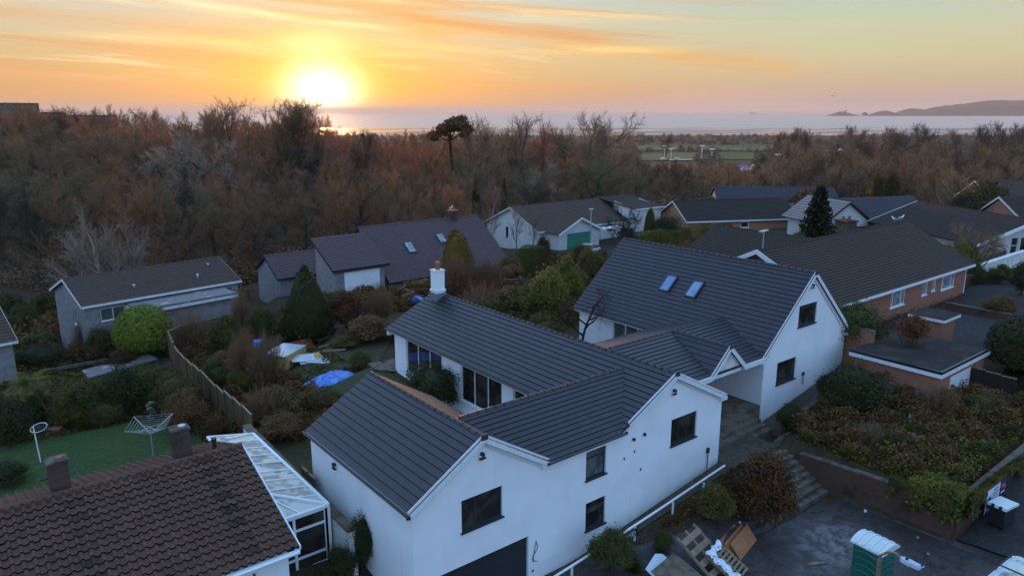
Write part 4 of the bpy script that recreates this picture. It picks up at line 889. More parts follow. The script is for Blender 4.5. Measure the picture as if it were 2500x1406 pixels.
b_ = MB(); slope(b_, (-.2,-13,1.6),(-.2,-3.0,2.0),(4.6,-1,4.9),(4.6,-13,4.9), .36) if False else slope(b_, (.6,-14.5,2.1),(.6,-2.2,2.1),(5,-2.2,4.95),(5,-14.5,4.95), .36); b_.build('wing_roof', M['blue_tile'], FH)
b_ = MB(); wall_panel(b_, (1.0,-2.6), (0,-1), [(0,-2),(11,-2),(11,2.1),(0,2.1)], [(3.5,4.8,.3,2.0)]); b_.build('wing_wall', M['render_white'], FH)
# --- G: dark house at the right
angG = rad(-90)
GH = empty('house', (87.4,30.0,2.6), rad(-26.6), 'wide white house with black tiled roof and long sloping white verge', 'house')
b_ = MB(); wall_panel(b_, (.7,.6), (1,0), [(0,-2),(13.2,-2),(13.2,2.0),(6.6,4.1),(0,2.0)], [(4.3,5.2,.7,2.5),(5.5,9.0,.5,2.5)]); wall_panel(b_, (.7,17.0), (0,-1), [(0,-2),(16.4,-2),(16.4,2),(0,2)]); b_.build('wall', M['render_white'], GH)
b_ = MB(); slope(b_, (0,17.7,2.0),(0,0,2.0),(7.2,0,4.45),(7.2,17.7,4.45), .33); slope(b_, (14.4,0,2.0),(14.4,17.7,2.0),(7.2,17.7,4.45),(7.2,0,4.45), .33); ridgecaps(b_, (7.2,0,4.47),(7.2,17.7,4.47)); b_.build('roof', M['black_tile'], GH)
b_ = MB(); barge(b_, (0,-.02,2.03),(7.2,-.02,4.48),.4,.05); barge(b_, (7.2,-.02,4.48),(14.4,-.02,2.03),.4,.05); barge(b_, (0,17.75,2.05),(7.2,17.75,4.5),.16,.05,(0,1,0)); b_.build('fascia', M['upvc'], GH)
window(GH, (.7,.6), (1,0), 4.3,5.2,.7,2.5, M['upvc'], M['glass'], (), (.5,), sill=M['upvc']); window(GH, (.7,.6), (1,0), 5.5,9.0,.5,2.5, M['upvc'], M['glass'], (.33,.66), (), sill=M['upvc'])
rg = MB(); rg.tube([(1.5+.42*math.cos(a), +.55, 1.0+.42*math.sin(a)) for a in np.linspace(0,6.2832,25)], .035, 5, cap=False)
for k in range(8): a = k*.785; rg.beam((1.5+.15*math.cos(a),.55,1+.15*math.sin(a)),(1.5+.38*math.cos(a),.55,1+.38*math.sin(a)),.05,.03)
rgo = rg.build('wall_ornament', M['board_red'], GH)
# low white garden buildings beneath it
gw = empty('garden_wall', (80,26,3.2), 0, 'low white rendered garden wall below the black-roofed house', 'wall')
b_ = MB(); b_.box((-3,-.15,-1.2),(9,.15,1.1)); b_.box((-3.0,-.25,1.1),(9,.25,1.22)); b_.build('wall_face', M['render_old'], gw); b_ = MB(); b_.box((-1.5,1.0,-.5),(7,5.0,1.3)); b_.build('raised_bed', M['brick_dark'], gw)
# --- H: long brick bungalow
LH, WH_ = 22.2, 11.3
HW_ = [(8.7,11.0,.8,2.42),(13.9,14.9,.95,2.42),(15.7,16.4,1.05,2.42),(17.5,20.0,.85,2.42)]; hh_holes['H_front'] = HW_
HH = house('H', (46.6,24.15), 0, LH, WH_, 3.34, 5.84, 8.85, M['brick_red'], M['mossy_tile'], 'long red brick bungalow with mossy grey tiled roof', over=.45, plen=.27, trim=M['upvc'])
for (a, b, z0, z1), vs, hs2 in zip(HW_, ((.14,.72),(),(),(.1,.74)), ((),(.72,),(.72,),())):
    hwin(HH, 'front', LH, WH_, a, b, z0, z1, gm=M['glass_curtain'], vs=[v for v in vs if v], hs=hs2, fw=.09, rec=.03)
MB().tube([(22.1,-.05,2.3),(22.1,-.05,-.6)], .05, 8).build('downpipe', M['upvc'], HH)
MB().tube([(.1,5.6,5.4),(.1,5.6,6.8)], .04, 6).beam((-.35,5.6,6.8),(.5,5.6,6.85),.3,.06).build('roof_vent', M['metal_pale'], HH)
bm2 = MB(); barge(bm2, (-.52,-.5,2.5),(-.52,5.65,5.55),.36,.05,(-1,0,0)); barge(bm2, (-.52,5.65,5.55),(-.52,11.8,2.5),.34,.05,(-1,0,0)); bm2.build('gable_board', M['upvc'], HH)
# --- I: back wing roof
house('I', (74.5,36.2), rad(90), 13.6, 10.9, 2.3, 3.85, 6.1, M['brick_red'], M['mossy_tile'], 'low mossy roof tucked behind the tall white gable', over=.3, plen=.27, trim=M['dark'])
# --- J: orange lit house at the right edge
JH = house('J', (132,44), rad(-38), 18, 9, 1.5, 4.6, 7.5, M['brick_orange'], M['brown_tile'], 'orange-lit house with brown hipped roof at the far right', over=.4, hip=(4,0))
b_ = empty('house', (119.5,37.6,1.8), rad(-20), 'orange gable end with pale boards beneath a dark roof at the far right', 'house')
m_ = MB(); wall_panel(m_, (0,4), (0,-1), [(0,-2),(5.4,-2),(5.4,2.4),(2.4,4.6),(0,2.4)]); m_.build('wall', M['brick_orange'], b_)
m_ = MB(); slope(m_, (-.3,-2.2,2.2),(13,-2.2,2.2),(13,1.6,4.9),(-.3,1.6,4.9), .34); slope(m_, (13,5,2.2),(-.3,5,2.2),(-.3,1.6,4.9),(13,1.6,4.9), .34); m_.build('roof', M['black_tile'], b_)
m_ = MB(); barge(m_, (-.32,-2.2,2.2),(-.32,1.6,4.92),.3,.05,(-1,0,0)); barge(m_, (-.32,1.6,4.92),(-.32,5,2.2),.3,.05,(-1,0,0)); m_.build('fascia', M['fascia_old'], b_)
# --- big blocks on the left skyline
for px0, px1, w_, yt, dep_, lab in ((-60,42,420,252,20,'tall grey block on the left skyline, cut by the picture edge'),(46,110,430,274,20,'flat-roofed low block beside the tall skyline block'),(110,240,440,281,20,'long flat roof half hidden by bare trees on the left skyline')):
    a_ = atd(px0, w_); c_ = atd(px1, w_); ln = math.dist(a_, c_); zt = ztop(yt, w_); bo = empty('block_building', (a_[0],a_[1],h1(*a_)), -AZ, lab, 'building'); zz = zt-h1(*a_)
    m_ = MB(); m_.box((0,0,-4),(ln,dep_,zz-.3)); m_.build('wall', M['concrete'], bo); MB().box((-.2,-.2,zz-.3),(ln+.2,dep_+.2,zz)).build('parapet', M['concrete'], bo)
    for k in range(int(ln//3)):
        for j in range(3): window(bo, (0,0), (1,0), 1+k*3, 2.4+k*3, zz-2.6-j*3, zz-1.2-j*3, M['upvc'], M['glass'], rec=-.06)

# ================================================================== flat garages and brick walls on the right
gk = empty('flat_roofed_garage', (42.3,15.3,2.2), 0, 'flat-roofed brick garage with white door and mossy felt roof', 'garage')
b_ = MB(); wall_panel(b_, (.15,.15), (1,0), [(0,-1),(6.4,-1),(6.4,2.1),(0,2.1)], [(1.6,5.0,-1,1.65)]); wall_panel(b_, (.15,4.9), (0,-1), [(0,-1),(4.75,-1),(4.75,2.1),(0,2.1)]); wall_panel(b_, (6.55,.15), (0,1), [(0,-1),(4.75,-1),(4.75,2.1),(0,2.1)]); wall_panel(b_, (6.55,4.9), (-1,0), [(0,-1),(6.4,-1),(6.4,2.1),(0,2.1)]); b_.build('wall', M['brick_red'], gk)
MB().box((1.8,.24,-.8),(5.1,.28,1.75)).build('garage_door', M['upvc'], gk)
b_ = MB(); b_.box((0,0,2.22),(6.75,5.2,2.3)); b_.build('roof', M['felt'], gk); b_ = MB(); b_.box((-.06,-.06,2.0),(6.8,.0,2.21)); b_.box((-.06,.0,2.0),(0,5.2,2.21)); b_.build('fascia', M['fascia'], gk)
b_ = MB(); b_.box((-.03,-.03,2.215),(6.78,.1,2.38)); b_.box((-.03,.1,2.215),(.08,5.2,2.38)); b_.build('roof_kerb', M['black_gutter'], gk)
gp = empty('side_porch', (49.95,18.35,3.2), 0, 'small flat-roofed brick porch beside the bungalow drive', 'porch')
b_ = MB(); b_.box((.2,.2,-1.5),(2.3,1.95,2.1)); b_.build('wall', M['brick_red'], gp); MB().box((0,0,2.26),(2.45,2.2,2.33)).build('roof', M['felt'], gp); b_ = MB(); b_.box((-.04,-.04,2.08),(2.49,2.24,2.255)); b_.build('fascia', M['fascia'], gp)
def brickwall(x0, y0, x1, y1, zb, zt0, zt1, label, m=None, th=.24, cop=True, name='brick_wall'):
    d = Vector((x1-x0, y1-y0, 0)); ln = d.length; o = empty(name, (x0,y0,zb), math.atan2(d.y, d.x), label, 'wall')
    b = MB(); b.prism([(0,-.6),(ln,-.6),(ln,zt1-zb),(0,zt0-zb)], (0,th/2,0), (1,0,0), (0,0,1), (0,-th,0)); b.build('brickwork', m or M['brick_dark'], o)
    if cop:
        c = MB(); c.prism([(0,zt0-zb),(ln,zt1-zb),(ln,zt1-zb+.08),(0,zt0-zb+.08)], (0,th/2+.05,0), (1,0,0), (0,0,1), (0,-th-.1,0)); c.build('coping', M['concrete'], o)
    return o
brickwall(33.2,18.0,33.2,10.7,0,1.45,1.9,'old dark brick retaining wall beside the garden steps')
brickwall(33.33,10.7,46,10.55,.1,1.9,2.5,'dark brick retaining wall along the road, carrying the sign')
brickwall(42.2,20.9,42.2,15.6,2,3.3,3.1,'low brick wall between the terrace and the garage', M['brick_red'])
brickwall(44.8,22.3,44.8,20.3,2.9,5.2,5.2,'tall brick pier between the white gable and the bungalow', M['brick_red'])
MB().box((44.95,20.6,3.2),(44.99,21.5,5.0)).build('side_gate', M['upvc']).update_tag()
sg = bpy.data.objects['side_gate']; tag(sg, 'narrow white gate beside the tall white gable', 'gate')
brickwall(69.6,25.6,83,22.6,3.1,4.2,4.2,'brown garden wall across the back of the gravel drive')
brickwall(35.0,20.15,41.5,20.15,1.4,1.95,2.4,'low brick kerb wall at the front of the terrace', cop=True)
# boundary wall with coping beside the conservatory, and its pale end
bwl = brickwall(11.05,35.6,10.85,23.4,1.0,3.0,3.0,'long boundary wall with weathered coping between conservatory and garage', M['render_old'], th=.3)
# curved brown fence panel wall piece
brickwall(54.2,15.4,62.5,17.6,2.4,3.5,3.7,'long low dark wall between the gravel drive and the small bright lawn')
brickwall(62.5,23.0,62.5,18.4,3.1,3.65,3.65,'thin low wall dividing the gravel drive', th=.2)
# garden steps down to the forecourt
gs = MB()
for k in range(8): gs.box((30.5-.0*k,16.3+.33*k,-.3),(33.05,16.3+.33*(k+1)-.004,.02+.185*(k+1)-.02))
tag(gs.build('garden_steps', M['concrete']), 'worn concrete steps climbing from the forecourt along the brick wall', 'steps')
ts = MB()
for k in range(5): ts.box((35.0+.34*k,19.2,1.0),(35.0+.34*(k+1)-.004,20.0,1.35+.17*k))
tag(ts.build('terrace_steps', M['concrete']), 'short flight of mossy steps up to the terrace of the tall gable', 'steps')

# ================================================================== near left house with pantiles and conservatory
NH = empty('pantiled_house', (0,26,1.4), 0, 'near house with brown pantiled roof, two brick chimneys and white walls', 'house')
def pantile(mb, x0, x1, ye, ze_, yr, zr, tw=.29, course=.34):
    ln = math.hypot(yr-ye, zr-ze_); nc = round(ln/course); nt = int((x1-x0)/tw); dy, dz = (yr-ye)/ln, (zr-ze_)/ln; nn = Vector((0,-dz*(1 if dy > 0 else -1),abs(dy)))
    pr = [(0,.0),(.12,.062),(.25,.085),(.38,.062),(.5,.0),(.75,-.02)]
    rnd = random.Random(5)
    for c in range(nc):
        t0, t1 = c*course, (c+1)*course+.015
        for i in range(nt):
            jx = (rnd.random()-.5)*.012; jz = (rnd.random()-.5)*.012
            pts = [(x0+(i+a)*tw, b) for a, b in pr]+[(x0+(i+1)*tw, 0)]
            for k in range(len(pts)-1):
                (xa, ha), (xb, hb) = pts[k], pts[k+1]
                P = lambda x, t_, h: Vector((x+jx, ye+dy*t_, ze_+dz*t_))+nn*h
                lo = .06+jz
                a, b, c2, d = P(xa,t0,ha+lo), P(xb,t0,hb+lo), P(xb,t1,hb), P(xa,t1,ha)
                uvv = [((i+.5)*tw,(c+.5)*.34)]*4
                mb.face([a,b,c2,d] if dy > 0 else [b,a,d,c2], uvv)
                e_, f_ = P(xa,t0,ha-.02), P(xb,t0,hb-.02); mb.face([e_,f_,b,a] if dy > 0 else [f_,e_,a,b], uvv, 1)  # pantile front edges take the same painted shadow colour
    return mb
rY, rZ = 27.2, 5.9
b_ = HB(); pantile(b_, -15.0, 8.2, 21.95, 4.15, rY, rZ); b_.put('roof_front', M['pantile'], NH)
b_ = HB(); pantile(b_, -15.0, 8.2, 30.6, 4.78, rY, rZ, course=.34); b_.put('roof_back', M['pantile'], NH)
b_ = HB()
for k in range(52):
    x = 8.22-(k+1)*.45; b_.tube([(x,rY,rZ-.02),(x+.44,rY,rZ-.02)], [.17,.155], 10)
b_.put('ridge_tiles', M['pantile'], NH)
b_ = HB(); wall_panel(b_, (-15,22.35), (1,0), [(0,0),(22.95,0),(22.95,4.2),(0,4.2)], [(18.2,19.4,2.3,3.6)]); wall_panel(b_, (7.95,22.35), (0,1), [(0,0),(7.9,0),(7.9,4.8),(4.85,5.72),(0,4.2)]); wall_panel(b_, (7.95,30.25), (-1,0), [(0,0),(22.95,0),(22.95,4.8),(0,4.8)]); b_.put('wall', M['render_white'], NH)
b_ = HB(); b_.box((-15,21.85,3.93),(8.2,21.92,4.1)); barge(b_, (8.22,21.9,4.2),(8.22,27.2,5.97),.14,.04,(1,0,0)); barge(b_, (8.22,27.2,5.97),(8.22,30.6,4.85),.14,.04,(1,0,0)); b_.tube([(-15,21.78,4.06),(8.15,21.78,4.06)],.055,7); b_.put('fascia', M['upvc'], NH)
b_ = HB(); b_.tube([(5.2,22.3,3.95),(5.2,22.3,1.2)],.04,7); b_.put('downpipe', M['upvc'], NH)
own(window(None, (-15,22.35), (1,0), 18.2,19.4,2.3,3.6, M['upvc'], M['glass'], sill=M['upvc']), NH)
b_ = HB(); b_.box((5.4,22.1,3.2),(6.05,22.35,3.5)); b_.put('meter_box', M['upvc'], NH)
b_ = HB(); b_.tube([(6.75,22.3,3.55),(6.75,22.25,3.3)],[.04,.03],6); b_.beam((6.62,22.2,3.12),(6.88,22.2,3.12),.03); b_.beam((6.66,22.2,3.12),(6.75,22.2,3.4),.02); b_.beam((6.84,22.2,3.12),(6.75,22.2,3.4),.02); b_.put('wall_lamp', M['dark'], NH)
def nchim(x, y, hgt, pot):
    b = HB(); b.box((x-.31,y-.28,4.9),(x+.31,y+.28,5.5+hgt)); c = b.put('chimney', M['brick_chimney'], NH)
    sub(MB().box((x-.34,y-.31,5.5+hgt),(x+.34,y+.31,5.56+hgt)), 'cap', M['concrete'], c); sub(MB().box((x-.33,y-.30,5.1),(x+.33,y+.30,5.72)), 'flashing', M['lead'], c)
    sub(MB().tube([(x+.1,y,5.56+hgt),(x+.1,y,5.62+hgt)], .14, 10), 'cowl', M['metal_pale'] if pot else M['terracotta'], c)
nchim(6.2,27.95,1.4,True); nchim(2.2,27.95,1.35,False)
b_ = HB(); b_.tube([(7.35,27.75,5.5),(7.35,27.75,6.15)], .075, 10); b_.tube([(7.35,27.75,6.15),(7.35,27.75,6.25)], .1, 10); b_.put('flue_pipe', M['dark'], NH)
b_ = HB(); b_.beam((1.6,27.9,6.3),(1.95,27.9,6.3),.04); b_.beam((1.62,27.7,6.3),(1.62,28.1,6.3),.03); b_.put('aerial_bracket', M['dark'], NH)
# conservatory
CN = empty('conservatory', (9.6,27,1.2), 0, 'white framed lean-to conservatory with glass roof on the end of the near house', 'conservatory')
UP = M['upvc']; xi, xo, yf, yb, zi, zo = 8.5, 10.55, 24.8, 33.1, 4.02, 3.6
fr = HB(); T = lambda a, b, w_=.09, h_=.09: fr.beam(a, b, w_, h_)
yh = 26.6
T((xi,yh,zi),(xi,yb,zi)); T((xo,yf,zo),(xo,yb,zo),.14,.12); T((xi-.3,yf,zo),(xo,yf,zo),.14,.12); T((xi,yh,zi+.02),(xo,yf,zo+.03),.13,.1); T((xi,yb,zi),(xo,yb,zo)); T((xi,yh,zi),(xi-.25,yf,zo)); T((xi,yh,zi),(9.45,yf,zo),.07,.07)
T((9.2,yb-.5,3.93),(xo,yb,zo+.03),.1,.08)
for k in range(1, 9): y = yf+(yb-yf)*k/9; T((xi if y > yh else xi+(yh-y)/(yh-yf)*(xo-xi)+.0,y,(zi if y > yh else zi-(yh-y)/(yh-yf)*(zi-zo))+.02),(xo,y,zo+.02),.06,.07)
fr.put('roof_frame', UP, CN)
g = HB(); g.face([(xo,yf,zo),(xo,yb,zo),(xi,yb,zi),(xi,yh,zi)]); g.face([(xi-.25,yf,zo),(xo,yf,zo),(xi,yh,zi)]); g.put('roof_glass', M['glass_cons'], CN)
fr = HB()
for x in (8.35,9.15,10.45): fr.box((x-.05,yf,1.2),(x+.05,yf+.09,3.56))
for z in (1.25,1.75,2.95,3.5): fr.box((8.35,yf+.01,z-.05),(10.45,yf+.08,z+.05))
fr.box((10.36,yf,1.2),(10.62,yf+.12,3.56)); fr.put('front_frame', UP, CN)
g = HB(); g.box((8.4,yf+.04,1.3),(10.4,yf+.05,3.5)); g.put('front_glass', M['glass'], CN)
sd2 = HB(); sd2.box((xo-.06,yf+.13,1.0),(xo,yb,3.54)); sd2.put('side_wall', UP, CN)

# ================================================================== fences
def fence(name, pts, hgt, m, label, step=1.83, base=None, lean=0.):
    o0_ = pts[0]; fo = empty(name, (o0_[0],o0_[1],h1(*o0_)), 0, label, 'fence'); z_ = h1(*o0_)
    bd = MB(); bd2 = MB(); rl = MB()
    for i in range(len(pts)-1):
        a = Vector(pts[i]+(0,)); b = Vector(pts[i+1]+(0,)); n = max(1, round((b-a).length/step))
        for k in range(n):
            p = a.lerp(b, k/n); q = a.lerp(b, (k+1)/n); zp = (h1(p.x,p.y)+h1(q.x,q.y))/2-z_ if base is None else base-z_
            P = Vector((p.x-o0_[0], p.y-o0_[1], zp)); Q = Vector((q.x-o0_[0], q.y-o0_[1], zp)); d = (Q-P); L_ = d.length; d.normalize(); s = Vector((-d.y,d.x,0))
            nb = max(2, round(L_/.15))
            for j in range(nb):
                u = P+d*(L_*j/nb+.004); v = P+d*(L_*(j+1)/nb-.004); off = s*(.012 if j % 2 else -.004); hj = hgt+(((j*7+k*3) % 5)-2)*.006
                bd.prism([(0,-.3),((v-u).length,-.3),((v-u).length,hj),(0,hj)], u+off, d, (0,0,1), s*.018)
            for zz in (.35, hgt-.3): rl.beam(P+s*.04+Vector((0,0,zz)), Q+s*.04+Vector((0,0,zz)), .05, .08)
            bd2.beam(P+Vector((0,0,hgt+.02)), Q+Vector((0,0,hgt+.02)), .10, .04)
            MB().box((P.x-.05,P.y-.05,P.z-.4),(P.x+.05,P.y+.05,P.z+hgt+.09)).build('post', m, fo)
    bd.build('panel', m, fo); rl.build('rail', m, fo); bd2.build('capping', M['wood_pale'], fo); return fo
fence('garden_fence', [(13.0,57.0),(12.6,54.2),(12.25,46),(11.9,37.3)], 1.75, M['fence_wood'], 'tall weathered close-boarded fence running down the garden boundary')
fence('curved_fence', [(13.0,57.4),(13.3,59.3),(13.5,60.9),(14.7,61.9),(16.8,62.4),(19.0,63.0)], 1.75, M['fence_wood'], 'low curved board fence looping behind the clipped dome hedge', step=.8, base=-.25)
fence('deck_fence', [(39,62.0),(35.6,61.3),(34.2,60.0),(34.5,58.2),(32.8,57.5)], 1.1, M['fence_new'], 'fresh orange-toned board fence kinked around a raised deck', base=1.0, step=1.)
fence('low_fence', [(40,60),(46,56.5),(49,60.5)], .9, M['board_red'], 'low reddish fence behind the tangled garden')
fence('paling_fence', [(47.2,15.6),(47.4,13.2)], 1.3, M['bark_dark'], 'short dark paling fence right of the flat-roofed garage', step=.9)
fence('side_fence', [(11.2,28.9),(11.2,27.5)], 1.9, M['fence_wood'], 'short dark fence panel at the garage corner', step=.7)

# ================================================================== foliage makers (unit meshes, then placed)
def rdirs(n, rs): v = rs.normal(size=(n, 3)); return v/np.linalg.norm(v, axis=1)[:, None]
def cards(c, nrm_, size, rs, aspect=1.5):
    n = len(c); r = rdirs(n, rs); a = np.cross(nrm_, r); a /= np.linalg.norm(a, axis=1)[:, None]+1e-9; b = np.cross(nrm_, a)
    s = size*(.6+.8*rs.random((n, 1))); A = a*s*aspect*.5; B = b*s*.5
    return np.stack([c-A, c-B*.9+A*.1, c+A, c+B*.9+A*.1], 1).reshape(-1, 3)
def blob(seed, n=7000, size=.06, lumps=9, amp=.28, flat=0., thick=.3, upz=.3, aspect=1.5, keep=None, cone=None):
    rs = np.random.RandomState(seed)
    if cone is None and amp > .1: # many small overlapping boughs with stray shoots
        K = lumps*4; ctr = rdirs(K, rs)*(.38+.38*rs.random((K, 1))**.5); ctr[:, 2] = ctr[:, 2]*.8-.12*np.hypot(ctr[:, 0], ctr[:, 1]); rad_ = .18+.24*rs.random(K); 
        k = rs.randint(0, K, n); d = rdirs(n, rs); d[:, 2] = np.where(d[:, 2] < -.3, -d[:, 2], d[:, 2]); rr = rad_[k]*(1-.55*rs.random(n)**1.5); st = rs.random(n) < .10; rr = np.where(st, rr*1.55, rr)
        p = ctr[k]+d*rr[:, None]; nn = d+rdirs(n, rs)*.8+np.array([0, 0, upz]); nn /= np.linalg.norm(nn, axis=1)[:, None]
        V_ = cards(p, nn, size*.8, rs, aspect); V_[:, 2] = np.clip((V_[:, 2]+.9)/1.85, 0, None); return V_
    d = rdirs(n, rs)
    d[:, 2] = np.where(d[:, 2] < -.55, -d[:, 2]*.6, d[:, 2]); d /= np.linalg.norm(d, axis=1)[:, None]
    lv = rdirs(lumps, rs); la = .5+rs.random(lumps); R = np.ones(n)*(1-amp*.6)
    for v, a in zip(lv, la): R = R+amp*a*np.exp(-((1-(d @ v))/.13))
    R = R+.05*np.sin(d[:, 0]*17+seed)*np.sin(d[:, 1]*15)*np.sin(d[:, 2]*13+seed)+(.07*rs.random(n)**6)
    rr = R*(1-thick*rs.random(n)**1.6)
    p = d*rr[:, None]
    if cone is not None: # conical / tapering profile
        z = (p[:, 2]+1)/2; k = cone(np.clip(z, 0, 1)); rho = np.maximum(np.hypot(p[:, 0], p[:, 1]), 1e-3)
        circ = np.sqrt(np.maximum(1-p[:, 2]**2, .02)); p[:, 0] *= k/np.maximum(circ, .15); p[:, 1] *= k/np.maximum(circ, .15)
    nn = d+rdirs(n, rs)*.75+np.array([0, 0, upz]); nn /= np.linalg.norm(nn, axis=1)[:, None]
    V_ = cards(p, nn, size, rs, aspect); V_[:, 2] = (V_[:, 2]+1)/2  # unit height, base at 0
    return V_
def addcore(V_, sc, cone=None): # dark inner leaves so that nothing shows through
    rs = np.random.RandomState(3); d = rdirs(500, rs); p = d*sc
    if cone is not None:
        z = (p[:, 2]+1)/2; k = cone(np.clip(z, 0, 1)); circ = np.sqrt(np.maximum(1-p[:, 2]**2/sc**2, .02)); p[:, 0] *= k/np.maximum(circ, .15); p[:, 1] *= k/np.maximum(circ, .15)
    c = cards(p, d, .32, rs, 1.2); c[:, 2] = (c[:, 2]+1)/2; return np.concatenate([V_, c])
DM = L['green']
UM = {}
UM['round'] = npmesh('foliage', addcore(blob(1, 9000, .042, 3, .05, thick=.1), .82), 4, DM, link=False)
UM['bush1'] = npmesh('foliage', addcore(blob(2, 12000, .062, 10, .3), .5), 4, DM, link=False)
UM['bush2'] = npmesh('foliage', addcore(blob(5, 12000, .058, 14, .36), .46), 4, DM, link=False)
UM['bush3'] = npmesh('foliage', addcore(blob(9, 10000, .07, 7, .4), .42), 4, DM, link=False)
UM['bush4'] = npmesh('foliage', addcore(blob(12, 15000, .05, 18, .3), .52), 4, DM, link=False)
cf = lambda z: np.clip(1.02-z, 0, 1)**.82*1.15*np.clip(.72+z*1.6, 0, 1)
UM['cone'] = npmesh('foliage', addcore(blob(21, 15000, .030, 12, .06, thick=.14, upz=.6, cone=cf), .86, cf), 4, DM, link=False)
cg2 = lambda z: np.clip(1.03-z**2.4, 0, 1)**.8
UM['col'] = npmesh('foliage', addcore(blob(23, 9000, .042, 12, .14, thick=.16, upz=.8, cone=cg2), .84, cg2), 4, DM, link=False)
def boxhedge(seed, n=9000):
    rs = np.random.RandomState(seed); p = rs.random((n, 3))*2-1; ax = rs.randint(0, 3, n); sg_ = np.where(rs.random(n) < .5, -1, 1); ax[(ax == 2) & (sg_ < 0)] = 0
    p[np.arange(n), ax] = sg_*(1-rs.random(n)*.08); nn = np.zeros((n, 3)); nn[np.arange(n), ax] = sg_; nn += rdirs(n, rs)*.6
    r = np.maximum(np.abs(p[:, 0]), np.abs(p[:, 2])); k = np.hypot(p[:, 0], np.maximum(p[:, 2], 0)); p[:, 0] = np.where(k > 1.18, p[:, 0]/k*1.18, p[:, 0]); p[:, 2] = np.where(k > 1.18, p[:, 2]/k*1.18, p[:, 2])
    p += .03*np.sin(p[:, [1, 2, 0]]*9+seed)
    V_ = cards(p, nn/np.linalg.norm(nn, axis=1)[:, None], .05, rs); V_[:, 2] = (V_[:, 2]+1)/2; return V_
UM['box'] = npmesh('foliage', boxhedge(4), 4, DM, link=False)
def needles(seed): # tiered spruce of unit height, radius 1 at the base
    rs = np.random.RandomState(seed); out_ = []
    for t_ in range(26):
        z = .04+.94*(t_/26)**.92; R = (1-z)**.85*1.02+.03
        for k in range(13 if t_ < 20 else 8):
            a = rs.random()*6.283; L_ = R*(.8+.35*rs.random()); m_ = 26
            f = np.linspace(.08, 1, m_)[:, None]; ctr = np.hstack([np.cos(a)*L_*f, np.sin(a)*L_*f, z-.055*f*(1-z)+.03*f*f])
            ctr += rs.normal(size=(m_, 3))*np.array([.035, .035, .008]); nn = rdirs(m_, rs)*.5+np.array([0, 0, 1.]); out_.append(cards(ctr, nn/np.linalg.norm(nn, axis=1)[:, None], .07, rs, 2.2)*np.array([1, 1, 1]))
    return np.concatenate(out_)
def twisted(V_, zs): V_ = V_.copy(); return V_
UM['spruce'] = npmesh('foliage', needles(2), 4, DM, link=False)
def twigs_shrub(seed, n=260, up=.8):
    rs = np.random.RandomState(seed); tri = []
    for i in range(n):
        a = rs.random()*6.283; sp = rs.random()**.6*.75; p = np.array([math.cos(a)*sp*.35, math.sin(a)*sp*.35, 0.]); d = np.array([math.cos(a)*sp, math.sin(a)*sp, up+rs.random()*.4]); d /= np.linalg.norm(d); L_ = (.7+.4*rs.random())*(1-.2*sp)
        for s_ in range(7):
            d2 = d+rs.normal(size=3)*.16; d2 /= np.linalg.norm(d2); q = p+d2*L_/7; s = np.cross(d2, rdirs(1, rs)[0]); s /= np.linalg.norm(s)+1e-9; w_ = .010*(1-s_/9)
            tri.append([p-s*w_, p+s*w_, q+s*w_*.8]); tri.append([p-s*w_, q+s*w_*.8, q-s*w_*.8])
            if s_ > 1:
                for _ in range(3):
                    dd = d2+rs.normal(size=3)*.55; dd /= np.linalg.norm(dd); e = p+dd*L_*.22*(.5+rs.random()); s2 = np.cross(dd, rdirs(1, rs)[0]); s2 /= np.linalg.norm(s2)+1e-9; tri.append([p-s2*.006, p+s2*.006, e])
            p = q; d = d2
    return np.array(tri).reshape(-1, 3)
UM['twig1'] = npmesh('stems', twigs_shrub(3), 3, DM, link=False); UM['twig2'] = npmesh('stems', twigs_shrub(8, 200, .45), 3, DM, link=False)
def fronds(seed, n=26, drop=.5, wd=.05):
    rs = np.random.RandomState(seed); q = []
    for i in range(n):
        a = rs.random()*6.283; el_ = .15+rs.random()*1.25; L_ = .8+.3*rs.random(); prev = np.zeros(3); d = np.array([math.cos(a)*math.cos(el_), math.sin(a)*math.cos(el_), math.sin(el_)]); s = np.array([-math.sin(a), math.cos(a), 0])
        for k in range(8):
            d = d+np.array([0, 0, -drop*.16*(1+k*.3)]); d /= np.linalg.norm(d); nx_ = prev+d*L_/8
            for sd_ in (-1, 1):
                for j in range(2):
                    p0 = prev+(nx_-prev)*j/2; tip = p0+s*sd_*.34*(1-abs(k-3)/7)+d*.16+np.array([0, 0, -.05]); q.append([p0, p0+d*wd*.7, tip])
            w_ = .008; q.append([prev-s*w_, prev+s*w_, nx_]); prev = nx_
    return np.array(q).reshape(-1, 3)
UM['palm'] = npmesh('fronds', fronds(3), 3, DM, link=False)
def spikes(seed, n=420):
    rs = np.random.RandomState(seed); d = rdirs(n, rs); d[:, 2] = np.abs(d[:, 2])*1.2+.05; d /= np.linalg.norm(d, axis=1)[:, None]; s = np.cross(d, rdirs(n, rs)); s /= np.linalg.norm(s, axis=1)[:, None]
    t_ = d*(.7+.4*rs.random((n, 1))); t_[:, 2] -= .08; b0 = d*.04; return np.stack([b0-s*.022, b0+s*.022, t_], 1).reshape(-1, 3)
UM['spikes'] = npmesh('leaves', spikes(3), 3, DM, link=False)
trunk_me = {}
def trunkmesh(seed, n=5):
    rs = random.Random(seed); m_ = MB()
    for k in range(n):
        a = rs.random()*6.28; p = [(0.04*math.cos(a), .04*math.sin(a), -.05)]; 
        for j in range(1, 5): f = j/5; p.append((math.cos(a)*f*.5+rs.uniform(-.04,.04), math.sin(a)*f*.5+rs.uniform(-.04,.04), f*.72))
        m_.tube(p, [.05,.042,.034,.026,.016], 6, cap=False)
    return m_.mesh('stem', M['bark'])
for k in range(3): trunk_me[k] = trunkmesh(k)
PRND = random.Random(11)
